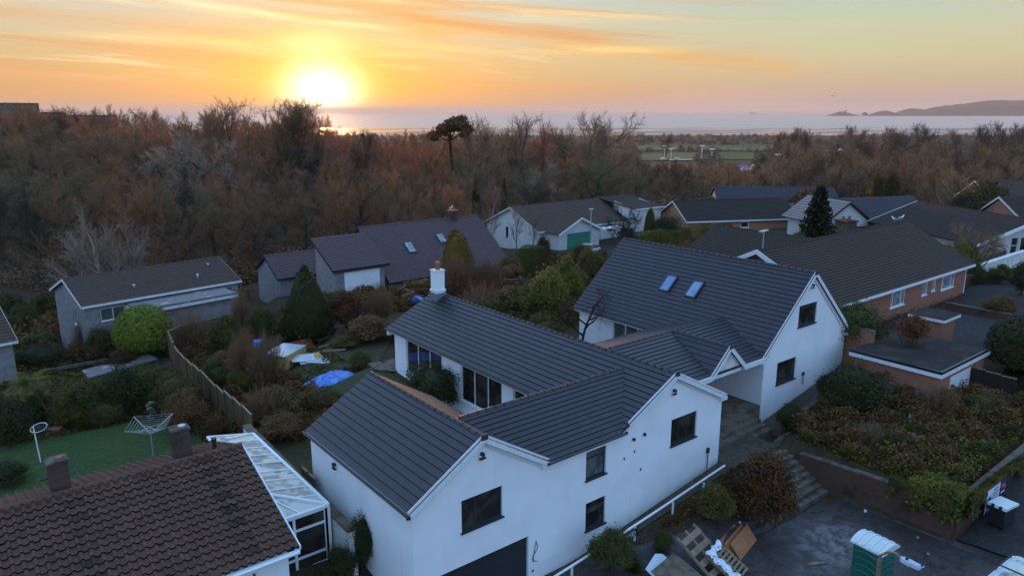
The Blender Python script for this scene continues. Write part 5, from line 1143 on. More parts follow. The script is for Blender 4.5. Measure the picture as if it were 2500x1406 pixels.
def plant(um, lf, px, pyb, z, pyt, wpx, label, cat='shrub', name='garden_shrub', group=None, sy=1., stem=True, rz=None, trunk=None, zb=None):
    p = at(px, pyb, z); x, y = p.x, p.y; zg = h1(x, y) if zb is None else zb
    w_ = depth(x, y); ht = z_at(px, pyt, x, y)-zg; R = wpx/1851*w_*.5*.98
    return plant_at(um, lf, x, y, zg, max(ht, .4), R, label, cat, name, group, sy, stem, rz)
def plant_at(um, lf, x, y, zg, ht, R, label, cat='shrub', name='garden_shrub', group=None, sy=1., stem=True, rz=None, lift=0.):
    R = R*1.08
    o = empty(name, (x, y, zg-.05), PRND.random()*6.28 if rz is None else rz, label, cat, group)
    c = obj('foliage' if um not in ('twig1', 'twig2') else 'branches', UM[um], o, L[lf]); c.scale = (R, R*sy, ht*(1-lift)); c.location = (0, 0, ht*lift)
    if stem:
        s = obj('stem', trunk_me[PRND.randrange(3)], o); s.scale = (R*.8, R*.8, ht*.8)
    return o
P_ = plant
P_('round','hedge',355,850,-1.,742,142,'bright green bush clipped into a dome before the grey pebbledashed house', name='clipped_bush')
P_('cone','cypress',755,848,.3,645,146,'big dark cone-shaped conifer standing alone in the garden','tree','conifer_tree')
P_('col','gold',1116,662,1.9,556,78,'golden rounded conifer in front of the long slate roof','tree','conifer_tree')
P_('spruce','spruce',1990,612,2.6,452,112,'dark tiered spruce between the brick bungalow and the white gabled house','tree','spruce_tree')
P_('box','green',1302,656,1.6,600,52,'square clipped dark green bush near the white house with the green garage', name='clipped_bush', rz=.4)
P_('bush2','rust',1325,655,1.0,568,46,'leaning bronze-green shrub beside the square clipped bush')
P_('bush1','laurel',1335,790,2.2,638,118,'tall bright green laurel between the two dark roofs')
P_('bush3','laurel',1390,740,2.2,610,90,'yellow-green leafy bush behind the tall laurel')
P_('bush2','olive',1440,700,2.2,596,80,'grey-olive bush beside the ridge of the tall dark roof')
P_('spikes','olive',1330,800,2.2,762,70,'spiky fan-leaved plant at the foot of the tall laurel', name='fan_palm', stem=False)
P_('bush4','dark',1628,585,1.0,514,72,'dark evergreen tree left of the orange brick bungalow','tree','evergreen_tree')
P_('col','ivy',1585,580,1.0,505,30,'narrow ivy-green column at the end of the white house with the green garage','tree','evergreen_tree')
P_('spikes','laurel',2338,680,3.4,548,130,'round bristly yellow-green shrub in front of the black-roofed house', stem=False)
P_('bush4','laurel',2338,680,3.4,575,104,'dense leafy base of the bristly shrub by the black-roofed house')
plant_at('bush4','green',46.0,22.6,3.2,3.9,2.1,'spreading dark pine-like bush against the brick bungalow wall', name='evergreen_bush')
P_('round','cypress',2500,925,2.6,770,190,'huge rounded dark hedge at the right picture edge', name='clipped_hedge')
P_('bush4','dark',2080,1010,2.2,870,165,'broad dark rhododendron in front of the garage wall', name='rhododendron')
P_('bush1','dark',2030,990,2.2,900,90,'smaller rhododendron clump left of the broad one', name='rhododendron')
P_('bush2','dark',1925,1065,1.4,975,78,'small dark evergreen beside the terrace steps')
P_('bush2','rust',1860,1270,.4,1085,190,'large rust-tinged shrub left of the garden steps', name='berry_shrub')
P_('bush3','bramble',1740,1300,.2,1165,110,'dark bramble clump between the waste pipe and the rust-tinged shrub')
P_('bush4','dark',1058,1000,1.9,872,165,'dark rounded shrub in the courtyard before the long windows')
P_('bush3','dark',1100,985,1.9,900,80,'dark lower branches of shrub beside the long windows')
P_('bush2','green',1490,1400,.1,1280,135,'leafy camellia with pale flowers in front of the white wall', name='camellia')
P_('spikes','green',1545,1400,.1,1325,80,'tuft of strappy leaves beside the camellia', stem=False, name='grass_clump')
P_('bush1','green',1618,1345,.2,1290,60,'small green shrub between the camellia and the broken pallets')
P_('bush4','dark',885,1425,.5,1232,86,'tall narrow ragged evergreen against the garage side wall','tree','evergreen_tree')
P_('bush2','green',895,1420,.5,1250,60,'leafier top growth of evergreen by the garage side wall')
P_('bush2','dark',835,1440,.8,1325,110,'dark bush at the foot of the narrow conifer')
# left neighbour's garden border
P_('bush1','dark',25,1080,.8,955,120,'dark green bush at the left edge of the back lawn')
P_('bush3','green',90,1020,.8,930,110,'dense shrub left of the leaning palm')
P_('bush2','green',225,1015,.8,915,120,'green mixed shrub behind the back lawn, right of the palm')
P_('bush1','dark',300,1000,.8,880,120,'dark viburnum directly below the pale slab')
P_('bush4','green',365,985,.8,870,110,'green shrub topping the border below the slab corner')
P_('bush4','olive',432,1000,.8,895,120,'grey-green domed shrub beside the weathered fence')
P_('bush2','dead',455,1055,.8,940,120,'brown dying shrub under the grey-green dome')
P_('bush1','rust',535,1070,1.1,1000,70,'small russet shrub at the foot of the weathered fence')
P_('bush3','bramble',160,1030,.8,955,90,'low dark shrub around the palm trunk')
P_('bush4','olive',260,1025,.8,970,90,'low yellow-green shrub edging the lawn')
P_('spikes','green',205,1035,.8,1005,70,'clump of strappy leaves edging the lawn', stem=False, name='grass_clump')
P_('bush2','dark',25,1185,.8,1120,110,'dark low bush in the island bed of the lawn')
pz = at(140,1035,.8); pt_ = empty('palm_tree', (pz.x,pz.y,h1(pz.x,pz.y)), .6, 'leaning windmill palm rising from the border', 'tree')
pk = z_at(115,930,pz.x,pz.y)-pt_.location.z; MB().tube([(0,0,0),(-.25,.15,pk*.35),(-.55,.4,pk*.7),(-.9,.55,pk)], [.09,.08,.07,.06], 7).build('trunk', M['bark'], pt_)
c = obj('crown', UM['palm'], pt_, L['laurel']); c.location = (-.9,.55,pk); c.scale = (1.5,1.5,1.3)
# middle bed between fence and building site
P_('bush4','laurel',590,955,.5,888,72,'round bright green shrub behind the weathered fence')
P_('twig1','twig',655,960,.5,800,120,'tall purple-brown leafless shrub in front of the silver sheets')
P_('twig1','twig',600,950,.4,790,110,'leafless brown shrub behind the round green one')
P_('bush3','bramble',690,1030,.6,930,130,'tangled dark shrub beside the garage roof corner')
P_('twig2','twig',655,1050,.6,930,150,'sprawling leafless tangle below the weathered fence')
P_('bush2','olive',790,1010,.8,945,100,'pale spotted laurel beside the blue tarpaulin')
P_('bush1','dead',690,1085,.9,1000,120,'brown undergrowth bush beside the conservatory')
P_('bush2','olive',550,850,.2,758,92,'yellow-olive bush beside the curved fence')
P_('bush3','dead',560,920,.2,850,100,'brown bramble mass behind the curved fence')
P_('bush1','green',640,830,.2,738,78,'green shrub left of the cone-shaped conifer')
P_('twig1','twig',590,790,.2,690,70,'leafless shrub before the low slate wing')
P_('bush3','green',530,950,.3,870,90,'dark shrub close behind the weathered fence top')
P_('twig2','twig',470,850,-.5,745,130,'bare reddish shrub inside the curved fence')
P_('bush1','dark',600,900,.3,835,80,'shaded green bush under the leafless stems')
P_('bush2','rust',850,820,.3,700,110,'russet shrub right of the cone-shaped conifer')
P_('twig1','twig',930,800,.6,690,90,'leafless brown shrub before the white annex door')
P_('bush3','dead',905,860,.4,760,140,'brown tangled bush along the back of the lawn')
P_('bush2','bramble',840,880,.4,815,80,'low dark bramble right of the cone-shaped conifer')
P_('bush1','dark',985,850,.8,770,90,'dark shrub near the corner of the long roof')
P_('bush2','olive',881,915,.9,850,66,'small round-headed garden tree on the rough grass', 'tree', 'small_tree')
P_('bush3','bramble',1230,800,2.2,690,130,'dark bushes behind the long ridge')
P_('twig2','twig',1180,790,2.0,680,150,'brown leafless thicket behind the white chimney')
P_('twig1','twig_red',1110,725,1.5,615,130,'red-stemmed shrub right of the white chimney')
P_('twig1','twig_red',1190,720,1.5,620,110,'red-stemmed thicket below the golden conifer')
P_('bush3','dead',1245,680,1.4,620,90,'brown hedge below the white house with the green garage')
P_('bush2','bramble',1290,760,2.0,690,100,'shadowy shrub left of the tall laurel')
P_('bush3','bramble',1330,830,2.2,760,120,'dark undergrowth bush behind the long ridge tiles')
# in front of house A and between
P_('bush4','dark',95,900,-2.2,835,130,'dark rounded bush below the grey gable wall')
P_('bush1','green',105,845,-3,808,72,'mossy domed bush beside the grey gable wall')
P_('bush2','olive',250,880,-2.2,790,84,'olive shrub under the grey house window')
P_('bush3','dead',180,880,-2.2,830,70,'small brown shrub at the grey gable corner')
P_('twig1','twig_grey',205,860,-2.2,775,56,'bare little shrub against the grey gable wall')
P_('bush2','rust',300,905,-2.0,850,90,'russet low shrub at the foot of the dome-clipped bush')
P_('bush2','green',20,760,-3,700,110,'dark green tree-like shrub at the left edge behind the roof corner')
P_('bush1','green',60,790,-3,735,80,'yellowish bush behind the left roof corner')
P_('bush3','ivy',125,770,-3,700,90,'green shrub between the grey house and the wood')
# right side
P_('bush1','dark',1530,590,1.0,548,50,'dark shrub beside the white end wall')
P_('bush2','bramble',1420,640,1.2,590,60,'shrub by the parked white car')
P_('twig2','twig_grey',2050,600,3,540,80,'grey twiggy shrub behind the mossy ridge')
P_('bush3','green',1950,615,3,560,70,'low green shrub left of the spruce foot')
P_('round','dead',2180,560,3,528,70,'brown rounded bush before the white porch gable')
P_('bush2','green',2300,640,3.5,590,60,'leafy shrub behind the end of the mossy roof')
P_('bush3','green',2440,690,3.5,640,60,'green shrub in the raised bed of the far right garden')
P_('bush2','dark',2490,720,3.5,630,60,'dark shrub on the drive edge at the far right')
P_('bush1','green',2385,690,3.5,645,50,'small green shrub behind the drive wall')
P_('bush4','dark',2470,860,3.2,800,110,'dark shrub mass in front of the drive at the right edge')
P_('bush2','dead',2440,760,3.5,715,90,'brown shrub along the top of the drive wall')
P_('bush3','dark',2150,905,3.0,850,80,'dark shrub at the corner of the flat garage roof')
P_('twig2','twig',2290,1000,2.6,930,120,'dry leafless stems in the middle of the raised garden')
P_('twig2','twig_grey',2120,1090,2.0,1020,120,'grey leafless stems above the retaining wall')
P_('bush1','bramble',2400,1010,2.6,950,110,'bramble mound below the white garage door')
P_('bush2','bramble',2180,1100,2.0,1045,90,'bramble mound in the middle of the raised garden')
P_('bush3','rust',2290,1130,2.0,1085,90,'rust-tinted bramble mound above the wall corner')
# long hedge
def hedge(x0, y0, x1, y1, wd, ht, lf, label, um='box'):
    z = min(h1(x0,y0), h1(x1,y1)); o = empty('hedge', ((x0+x1)/2,(y0+y1)/2,z-.2), math.atan2(y1-y0, x1-x0)-math.pi/2, label, 'hedge')
    n = max(1, round(math.dist((x0,y0),(x1,y1))/4)); ln = math.dist((x0,y0),(x1,y1))
    for k in range(n):
        c = obj('foliage', UM[um], o, L[lf]); c.location = (0, -ln/2+ln*(k+.5)/n, 0); c.scale = (wd/2, ln/n/2*1.04, ht*(1+.05*math.sin(k*2.3))); c.rotation_euler = (0,0,math.pi*(k % 2))
    return o
pA = at(1560,592,1.3); pB = at(1770,572,1.0)
hedge(pA.x,pA.y,pB.x,pB.y,2.6,2.3,'laurel','long clipped green hedge before the orange brick bungalow')
pA = at(1330,650,1.2); pB = at(1470,632,1.2); hedge(pA.x,pA.y,pB.x,pB.y,1.6,1.5,'rust','dark low hedge along the drive of the green garage')
# retaining wall ivy and raised-garden cover
def cover(name, poly, m, label, n, size=.13, up=.25, hang=None, seed=1, cat=None, kind='stuff', hz=None, top=.5, clump=True):
    rs = np.random.RandomState(seed); poly = ccw(poly); xs = [p[0] for p in poly]; ys = [p[1] for p in poly]; P = []
    while len(P) < n:
        q = np.column_stack([rs.uniform(min(xs), max(xs), 4000), rs.uniform(min(ys), max(ys), 4000)])
        ok = np.ones(len(q), bool)
        for i in range(len(poly)):
            a, b = poly[i], poly[(i+1) % len(poly)]; ok &= ((b[0]-a[0])*(q[:, 1]-a[1])-(b[1]-a[1])*(q[:, 0]-a[0])) > 0
        q = q[ok]
        if clump:
            f = np.sin(q[:, 0]*1.9+seed)*np.cos(q[:, 1]*2.3+seed*2)+.6*np.sin(q[:, 0]*4.1+q[:, 1]*3.3); q = q[rs.random(len(q)) < .35+.4*(f > -.2)+.25*(f > .7)]
        P += q.tolist()
    P = np.array(P[:n]); f = np.sin(P[:, 0]*1.9+seed)*np.cos(P[:, 1]*2.3+seed*2)+.6*np.sin(P[:, 0]*4.1+P[:, 1]*3.3)
    z = hfun(P[:, 0], P[:, 1]) if hz is None else np.full(n, hz); z = z+rs.random(n)*top*(.35+.65*np.clip(f+.6, 0, 1.6))
    nn = rdirs(n, rs)*.9+np.array([0, 0, up*3]); nn /= np.linalg.norm(nn, axis=1)[:, None]
    return tag(npmesh(name, cards(np.column_stack([P, z]), nn, size, rs), 4, L[m]), label, cat, kind=kind)
cover('undergrowth', [(33.5,11.0),(47,11.0),(47,15.2),(42,18.4),(41,19.9),(35.2,19.9),(33.5,18.4)], 'bramble', 'brambles and ivy smothering the raised garden', 42000, .095, top=.65)
cover('undergrowth', [(33.5,11.0),(40,11.0),(40,14.8),(35,16)], 'laurel', 'brighter green ivy patches on the raised garden', 3500, .1, seed=5, top=.8)
cover('dry_weeds', [(33.6,12.2),(46,11.5),(46,16.5),(41,19.6),(34.2,19.6)], 'dead', 'dry brown weeds in the raised garden', 38000, .11, up=.05, seed=8, top=.85)
cover('undergrowth', [(17.3,17.9),(28,17.4),(30.3,16.7),(30.3,18.9),(17.3,18.8)], 'bramble', 'weeds on the bank between forecourt and path', 22000, .075, seed=3, top=.4)
cover('dry_weeds', [(17.3,17.9),(28,17.4),(30.3,16.7),(30.3,18.9),(17.3,18.8)], 'dead', 'dead stalks on the bank between forecourt and path', 9000, .09, up=.05, seed=4, top=.4)
cover('undergrowth', [(12.4,37),(17,34.5),(17.5,46),(15,57),(13.4,57)], 'dead', 'brown tangle filling the bed along the weathered fence', 34000, .12, up=.05, seed=6, top=.7)
cover('undergrowth', [(23.5,56),(32,56),(38,50),(46,52),(46,64),(34,64),(24,63)], 'dead', 'brown scrub behind the long white house', 36000, .17, up=.05, seed=7, top=.9)
cover('undergrowth', [(30,41),(35,40),(48,40),(50,52),(36,52),(29,50)], 'bramble', 'dark scrub between the two dark roofs', 26000, .14, seed=9, top=.8)
cover('fallen_leaves', [(10,60),(-6,56),(-8,67),(6,69)], 'dead', 'leaf litter left of the narrow lawn', 4000, .22, seed=10, top=.15)
cover('grass_tufts', [(14,36),(21.5,36),(21.6,44),(30,52),(24,57),(15,55)], 'bramble', 'rough grass tufts on the building-site lawn', 9000, .13, seed=12, top=.12)
cover('undergrowth', [(47.5,10.9),(60,10.9),(56,15),(48,15)], 'bramble', 'dark weeds beside the garage and big hedge', 6000, .16, seed=13, top=.4)
cover('undergrowth', [(-8,57),(8,57),(12.5,60),(12,69.5),(8,69.5),(3.4,67.5),(-8,60)], 'bramble', 'weeds and low plants around the grey house garden', 9000, .16, seed=21, top=.35)
cover('undergrowth', [(-25,70),(-9,62),(3,70.5),(8.5,70.5),(6.5,82),(-25,84)], 'bramble', 'dark growth beside the grey gable wall', 22000, .24, seed=33, top=1.1)
cover('undergrowth', [(7.5,80),(24,81.5),(28,84),(28,90),(6,90)], 'dead', 'brown growth behind the grey house', 9000, .24, up=.05, seed=34, top=1.1)
cover('undergrowth', [(14,58),(30,59),(36,66.5),(34,75),(24,70.5),(14,69.5)], 'dead', 'brown undergrowth between the grey house and the slate house', 26000, .19, up=.05, seed=22, top=.8)
cover('undergrowth', [(-30,78),(12,86),(40,84),(60,84),(62,95),(-30,98)], 'dead', 'brown scrub along the foot of the wood', 30000, .34, up=.05, seed=23, top=1.3)
cover('undergrowth', [(45,64),(62,62),(62,70),(50,72)], 'bramble', 'scrub below the drive of the green garage', 14000, .2, seed=24, top=.6)
cover('undergrowth', [(50,44),(60,46),(86,60),(84,66),(62,62),(46,54)], 'dead', 'mixed brown growth behind the tall roof', 18000, .22, up=.05, seed=25, top=.7)
cover('fallen_leaves', [(29.5,16.6),(29.5,16.0),(32.2,15.9),(32.2,10.4),(33.15,10.4),(33.15,16.6)], 'dead', 'fallen leaves and weeds along the foot of the brick wall', 5000, .07, up=.6, seed=26, top=.12)
cover('fallen_leaves', [(11.5,19.9),(11.5,17),(30.5,13.5),(30.5,16.2),(17.5,18)], 'dead', 'scattered fallen leaves on the paving', 1300, .06, up=1.5, seed=27, top=.015)
cover('lawn_leaves', [(-8,47),(-8,38),(4,36.5),(10,38.8),(9.3,44.8),(5,47.8)], 'dead', 'few brown leaves on the dark lawn', 700, .07, up=1.5, seed=28, top=.02)
cover('undergrowth', [(9.9,36),(12,36),(12.2,46),(12.6,57),(10.8,57),(10,46)], 'bramble', 'low plants under the border shrubs by the fence', 9000, .12, seed=29, top=.4)
cover('undergrowth', [(-8,48),(10,45.5),(10.8,57),(-8,57)], 'bramble', 'low border plants beyond the dark lawn', 16000, .15, seed=30, top=.45)
cover('dry_weeds', [(46,20.8),(66,22.8),(66,24),(46,24)], 'dead', 'dead stems between the bungalow and the small porch', 1500, .12, up=.05, seed=31, top=.4)
rs = np.random.RandomState(3); n = 12000; ux = rs.random(n)**1.0*6.5; hang = rs.random(n)**2.0*(.75+.5*np.sin(ux*2.1)); px_ = 33.4+np.where(rs.random(n) < .5, ux, 0); front = px_ > 33.4; hang = np.where((px_ > 35.1) & (px_ < 37.9), hang*.12, hang)
Pn = np.column_stack([np.where(front, px_, 33.02-rs.random(n)*.25), np.where(front, 10.5-rs.random(n)*.35, 10.7+ux*.42), 2.25-hang])
nn = np.where(front[:, None], np.array([0,-1,.4]), np.array([-1,0,.4]))+rdirs(n, rs)*.6
tag(npmesh('wall_ivy', cards(Pn, nn/np.linalg.norm(nn, axis=1)[:, None], .1, rs), 4, L['bramble']), 'ivy hanging over the corner of the retaining wall', 'climber')
n = 6000; Pn = np.column_stack([33.02-rs.random(n)*.4+rs.random(n)*1.2, 10.4+rs.random(n)*2.2, 2.5-rs.random(n)**1.5*1.3]); nn = rdirs(n, rs)+np.array([-.4,-.4,.5])
tag(npmesh('corner_ivy', cards(Pn, nn/np.linalg.norm(nn, axis=1)[:, None], .1, rs), 4, L['laurel']), 'bright green ivy clump spilling over the wall corner', 'climber')

# ================================================================== bare trees
def btree(seed, spread=.32, up=.35, limbs=9, trunk_r=.018, low=.28, tw=15, fan=False, twl=.062, tww=.0015, n2=8, n3=6):
    """unit-height bare tree: (wood triangles, twig triangles)"""
    rs = np.random.RandomState(seed); wood = MB(); tri = []
    def seg(p, d, L_, r, lvl, k):
        pts = [p]; rr = [r]; q = p.copy(); dd = d.copy()
        for i in range(k):
            dd = dd+rs.normal(size=3)*(.10 if lvl == 0 else .20)+np.array([0, 0, up*.22]); dd /= np.linalg.norm(dd); q = q+dd*L_/k; pts.append(q.copy()); rr.append(r*(1-(i+1)/k*.72))
        return pts, rr, dd
    def twig(p, d, L_, w_):
        s = np.cross(d, rs.normal(size=3)); s /= np.linalg.norm(s)+1e-9; tri.append((p-s*w_, p+s*w_, p+d*L_))
    tp, tr, td = seg(np.zeros(3), np.array([rs.normal()*.05, rs.normal()*.05, 1.]), .62, trunk_r, 0, 6)
    wood.tube([Vector(a) for a in tp], tr, 7, cap=False)
    for i in range(limbs):
        f = low+(1-low)*(i+.5)/limbs; z = min(f*6, 5.99); j = int(z); p = tp[j]+(tp[j+1]-tp[j])*(z-j); a = i*2.4+rs.random()*.9
        o_ = spread/.32*(1.0 if not fan else .62); d = np.array([math.cos(a)*o_, math.sin(a)*o_, .38+.45*f+(.6 if fan else 0)]); d /= np.linalg.norm(d)
        L1 = (.46-.16*f)*(spread/.32)**.5*(.85+.3*rs.random()); r1 = trunk_r*(.62-.28*f); lp, lr, _ = seg(p, d, L1, r1, 1, 5); wood.tube([Vector(a_) for a_ in lp], lr, 5, cap=False)
        for m_ in range(n2):
            z2 = 5*(.25+.75*(m_+.6)/n2); j2 = min(int(z2), 4); p2 = lp[j2]+(lp[j2+1]-lp[j2])*(z2-j2); d2 = (lp[j2+1]-lp[j2]); d2 /= np.linalg.norm(d2); d2 = d2+rs.normal(size=3)*.55; d2 /= np.linalg.norm(d2)
            L2 = L1*.48*(1-.4*m_/n2); bp, br, _ = seg(p2, d2, L2, r1*.42, 2, 3)
            for q_ in range(3):
                a0, a1 = bp[q_], bp[q_+1]; dv_ = (a1-a0); s = np.cross(dv_, rs.normal(size=3)); s /= np.linalg.norm(s)+1e-9; w_ = max(br[q_], .0016); tri.append((a0-s*w_, a0+s*w_, a1)); tri.append((a0-s*w_*.5, a1+s*w_*.6, a1-s*w_*.6))
            for u in range(n3):
                z3 = 3*(u+.7)/n3; j3 = min(int(z3), 2); p3 = bp[j3]+(bp[j3+1]-bp[j3])*min(z3-j3, 1); d3 = bp[j3+1]-bp[j3]; d3 /= np.linalg.norm(d3); d3 = d3+rs.normal(size=3)*.6+np.array([0,0,up*.5]); d3 /= np.linalg.norm(d3)
                L3 = L2*.5; twig(p3, d3, L3, .0022)
                for v in range(tw):
                    p4 = p3+d3*L3*(v+.5)/tw; d4 = d3*.8+rs.normal(size=3)*.6+np.array([0,0,up*.5]); d4 /= np.linalg.norm(d4); twig(p4, d4, twl*(.5+.7*rs.random()), tww)
    T_ = np.array(tri).reshape(-1, 3); k = 1/np.percentile(T_[:, 2], 98.5); T_ *= k
    wood.v = [tuple(c_*k for c_ in v) for v in wood.v]
    return wood.mesh('trunk', M['bark']), npmesh('crown', T_, 3, L['twig'], link=False)
TR = {}
for k in range(5): TR['wood%d' % k] = btree(100+k, .30+.03*k, .3, 10, .017)
TR['oak0'] = btree(201, .44, .15, 11, .024, .25, tw=14, n2=8); TR['oak1'] = btree(202, .42, .12, 10, .024, .22, tw=14, n2=8)
TR['fan0'] = btree(301, .34, .8, 12, .014, .12, tw=8, fan=True, tww=.0013); TR['fan1'] = btree(302, .30, .8, 11, .014, .15, tw=8, fan=True, tww=.0013)
TR['thin0'] = btree(401, .2, .6, 10, .010, .2, tw=5, fan=True, n2=5, n3=4); TR['birch0'] = btree(402, .42, .75, 9, .017, .06, tw=6, fan=True, tww=.0013); TR['gnarl0'] = btree(403, .4, .1, 7, .026, .3, tw=4, n2=5, n3=3, tww=.0016)
def tree(kind, x, y, ht, wid, lf, bark, label, group=None, zg=None, name='bare_tree', rz=None, cat='tree', sink=.3):
    z = h1(x, y) if zg is None else zg
    o = empty(name, (x, y, z-sink), PRND.random()*6.28 if rz is None else rz, label, cat, group)
    a, b = TR[kind]; t1 = obj('trunk', a, o, M[bark]); t2 = obj('crown', b, o, L[lf])
    for q_ in (t1, t2): q_.scale = (wid, wid, ht+sink)
    return o
def treepx(kind, px, w_, pyt, lf, bark, label, wk=1., group=None, **k):
    x, y = atd(px, w_); z = h1(x, y); ht = max(ztop(pyt, w_)-z, 3.5); return tree(kind, x, y, ht, ht*wk, lf, bark, label, group, **k)
# named trees of the photograph
p = at(215,680,-2.5); treepx('birch0', 200, 86, 515, 'twig_pale', 'bark_pale', 'tallest pale multi-stemmed birch behind the grey house', 1.15, rz=.5)
treepx('birch0', 130, 85, 560, 'twig_pale', 'bark_pale', 'pale birch spreading left behind the grey house gable', 1.2, rz=3.5)
treepx('birch0', 270, 87, 540, 'twig_pale', 'bark_pale', 'smaller pale birch leaning right behind the grey house', 1.0, rz=2.)
treepx('thin0', 1190, 92, 452, 'twig_red', 'bark_pale', 'slender pale-stemmed tree left of the white house with the green garage', .8)
treepx('thin0', 1265, 93, 500, 'twig_grey', 'bark', 'thin bare tree against the white gable wall, left one', .9)
treepx('thin0', 1300, 94, 515, 'twig_grey', 'bark', 'thin bare tree against the white gable wall, right one', .8)
treepx('oak1', 1540, 92, 500, 'twig_black', 'bark_dark', 'dark twisting bare tree before the white end wall', .8)
p = at(1432,850,2.3); tree('gnarl0', p.x-.9, p.y-.3, z_at(1460,690,p.x,p.y)-h1(p.x,p.y), 3.6, 'twig_black', 'bark_dark', 'dark gnarled pollarded tree by the tall house side wall')
p = at(2208,925,2.3); tree('gnarl0', p.x, p.y, 3.9, 2.6, 'twig', 'bark', 'small bare tree with red leaves standing over the flat garage roof', rz=1.)
plant_at('bush3','red',p.x+.1,p.y,h1(p.x,p.y)+1.7,2.0,.95,'rust-red leaves clinging to the small tree by the garage','foliage','clinging_leaves', stem=False)
treepx('oak0', 2450, 66, 560, 'twig_grey', 'bark', 'bare grey tree before the black-roofed house', .9)
treepx('oak1', 2385, 64, 620, 'twig_grey', 'bark', 'smaller bare tree by the low white garden wall', .9)
treepx('gnarl0', 2240, 45, 900, 'twig', 'bark', 'little leafless shrub tree in the raised garden', 1.) if False else None
p = at(1390,560,1); treepx('birch0', 1135, 76, 612, 'twig_red', 'bark', 'red-twigged spreading tree behind the white chimney', 1.2)
# skyline specimens
W1 = 165
for px, yt, kd, lf, wk, lab in ((672,252,'fan0','twig',1.25,'fan-headed bare tree silhouetted left of the sun'),(715,256,'fan1','twig',1.2,'fan-headed bare tree just under the sun, left of two'),(765,268,'fan0','twig',1.15,'fan-headed bare tree directly below the sun'),
    (525,256,'fan1','twig',1.1,'upright bare tree on the skyline, left of the fan-headed pair'),(562,256,'thin0','twig',.9,'narrow feathery tree on the skyline'),(595,262,'thin0','twig',.8,'narrow feathery tree beside the fan-headed trees'),
    (1205,292,'fan0','twig_grey',1.15,'domed bare tree on the skyline, left of two against the sea'),(1250,290,'fan1','twig_grey',1.15,'domed bare tree on the skyline, right of two against the sea'),
    (1325,304,'fan1','twig_red',.5,'dense rounded brown tree against the sea'),(1420,288,'oak0','twig_grey',.9,'large loose-limbed bare tree standing against the sea'),(1470,300,'fan0','twig_grey',.6,'small bare tree right of the loose-limbed one')):
    treepx(kd, px, W1+(px % 7)*3, yt, lf, 'bark', lab, wk)
treepx('oak0', 1445, 122, 375, 'twig_green', 'bark', 'big dark oak with winding limbs behind the green garage', 1.0)
treepx('oak1', 1310, 135, 400, 'twig_pale', 'bark', 'pale-limbed tree in the middle of the wood', .8)
treepx('wood2', 430, 130, 335, 'twig_pale', 'bark', 'pinkish pale-twigged tree rising in the left wood', 1.0)
treepx('wood3', 110, 112, 425, 'twig_green', 'bark', 'broad grey-green lichened tree at the left', 1.1)
treepx('wood1', 30, 108, 470, 'twig_green', 'bark', 'grey-green lichened tree at the left picture edge', 1.0)
treepx('wood4', 2370, 122, 395, 'twig_grey', 'bark_pale', 'tall pale-trunked tree in the right wood', .8)
# pine
w_ = 168; x, y = atd(1100, w_); z = h1(x, y); zt = ztop(281, w_); pn = empty('pine_tree', (x,y,z), -AZ, 'flat-topped dark pine on a tall bare trunk against the sea', 'tree')
tk = MB(); hh_ = zt-z; pxm = w_/1851
tk.tube([(0,0,0),(.2,0,hh_*.5),(-.3,0,hh_-5.2)], [.45,.36,.28], 8, cap=False)
for ex, ez in ((-3.2,-4.2),(-1.8,-2.6),(.4,-1.6),(2.4,-2.0),(3.6,-3.6),(-.6,-2.2),(1.6,-4.0)): tk.tube([(-.3,0,hh_-5.4),(ex*.4,.2*ex,hh_+ez-1.2),(ex,.35*ex,hh_+ez)], [.2,.13,.07], 6, cap=False)
tk.build('trunk', M['bark_dark'], pn)
rs = np.random.RandomState(7); Pn = []
for cx, cz, rx, rz_ in ((-3.9,-4.3,1.5,.8),(-2.7,-3.3,1.5,.8),(-1.5,-2.6,1.6,.8),(-.3,-2.1,1.4,.8),(1.2,-1.3,1.5,.9),(2.3,-.9,1.3,.8),(2.9,-2.1,1.4,.8),(3.9,-3.3,1.1,.7),(1.0,-2.6,1.5,.6),(-3.6,-5.1,.9,.5),(2.9,-4.3,1.1,.5),(.2,-3.2,1.1,.4),(-.6,-3.0,1.5,.6),(-2.2,-4.0,1.3,.6),(1.6,-2.0,1.4,.7),(0,-1.5,1.2,.6),(2.2,-3.0,1.3,.6),(3.3,-2.8,1.2,.6)):
    d = rdirs(230, rs); Pn.append(np.array([cx, rs.normal()*1.1, hh_+cz])+d*np.array([rx,1.8,rz_])*(1.25-.8*rs.random((230,1))))
Pn = np.concatenate(Pn); npmesh('crown', cards(Pn, rdirs(len(Pn), rs), .30, rs, 2.2), 4, L['dead'], pn)
# the wood: individual trees in ranks, nearest first
TRND = random.Random(5)
SKY = [(-80,262),(0,262),(60,268),(130,276),(250,277),(350,272),(430,268),(520,270),(600,282),(700,290),(790,300),(850,328),(950,328),(1050,332),(1200,334),(1350,334),(1450,338),(1600,348),(1800,362),(2100,362),(2580,358)]
def skyy(px): return float(np.interp(px, [a for a, b in SKY], [b for a, b in SKY]))
kinds = ['wood0','wood1','wood2','wood3','wood4','oak0','oak1','fan0','fan1']
DES = {'twig':'brown','twig_dark':'dark brown','twig_glow':'glow-reddened','twig_grey':'grey','twig_green':'lichen-green','twig_red':'red-brown'}
def zone(px):
    return 'at the far left' if px < 320 else 'left of the sun' if px < 760 else 'below the pine' if px < 1150 else 'behind the green-garage house' if px < 1620 else 'behind the brick bungalows' if px < 2060 else 'at the far right'
ranks = [ # depth, top row left / mid / right, spacing px
 (102,(455,465,None),92),(116,(425,430,455),88),(134,(385,395,430),84),(156,(345,360,405),80),(184,(305,340,388),74),(222,(275,322,374),72),(275,(266,322,364),64),(345,(266,324,358),60)]
cnt = 0
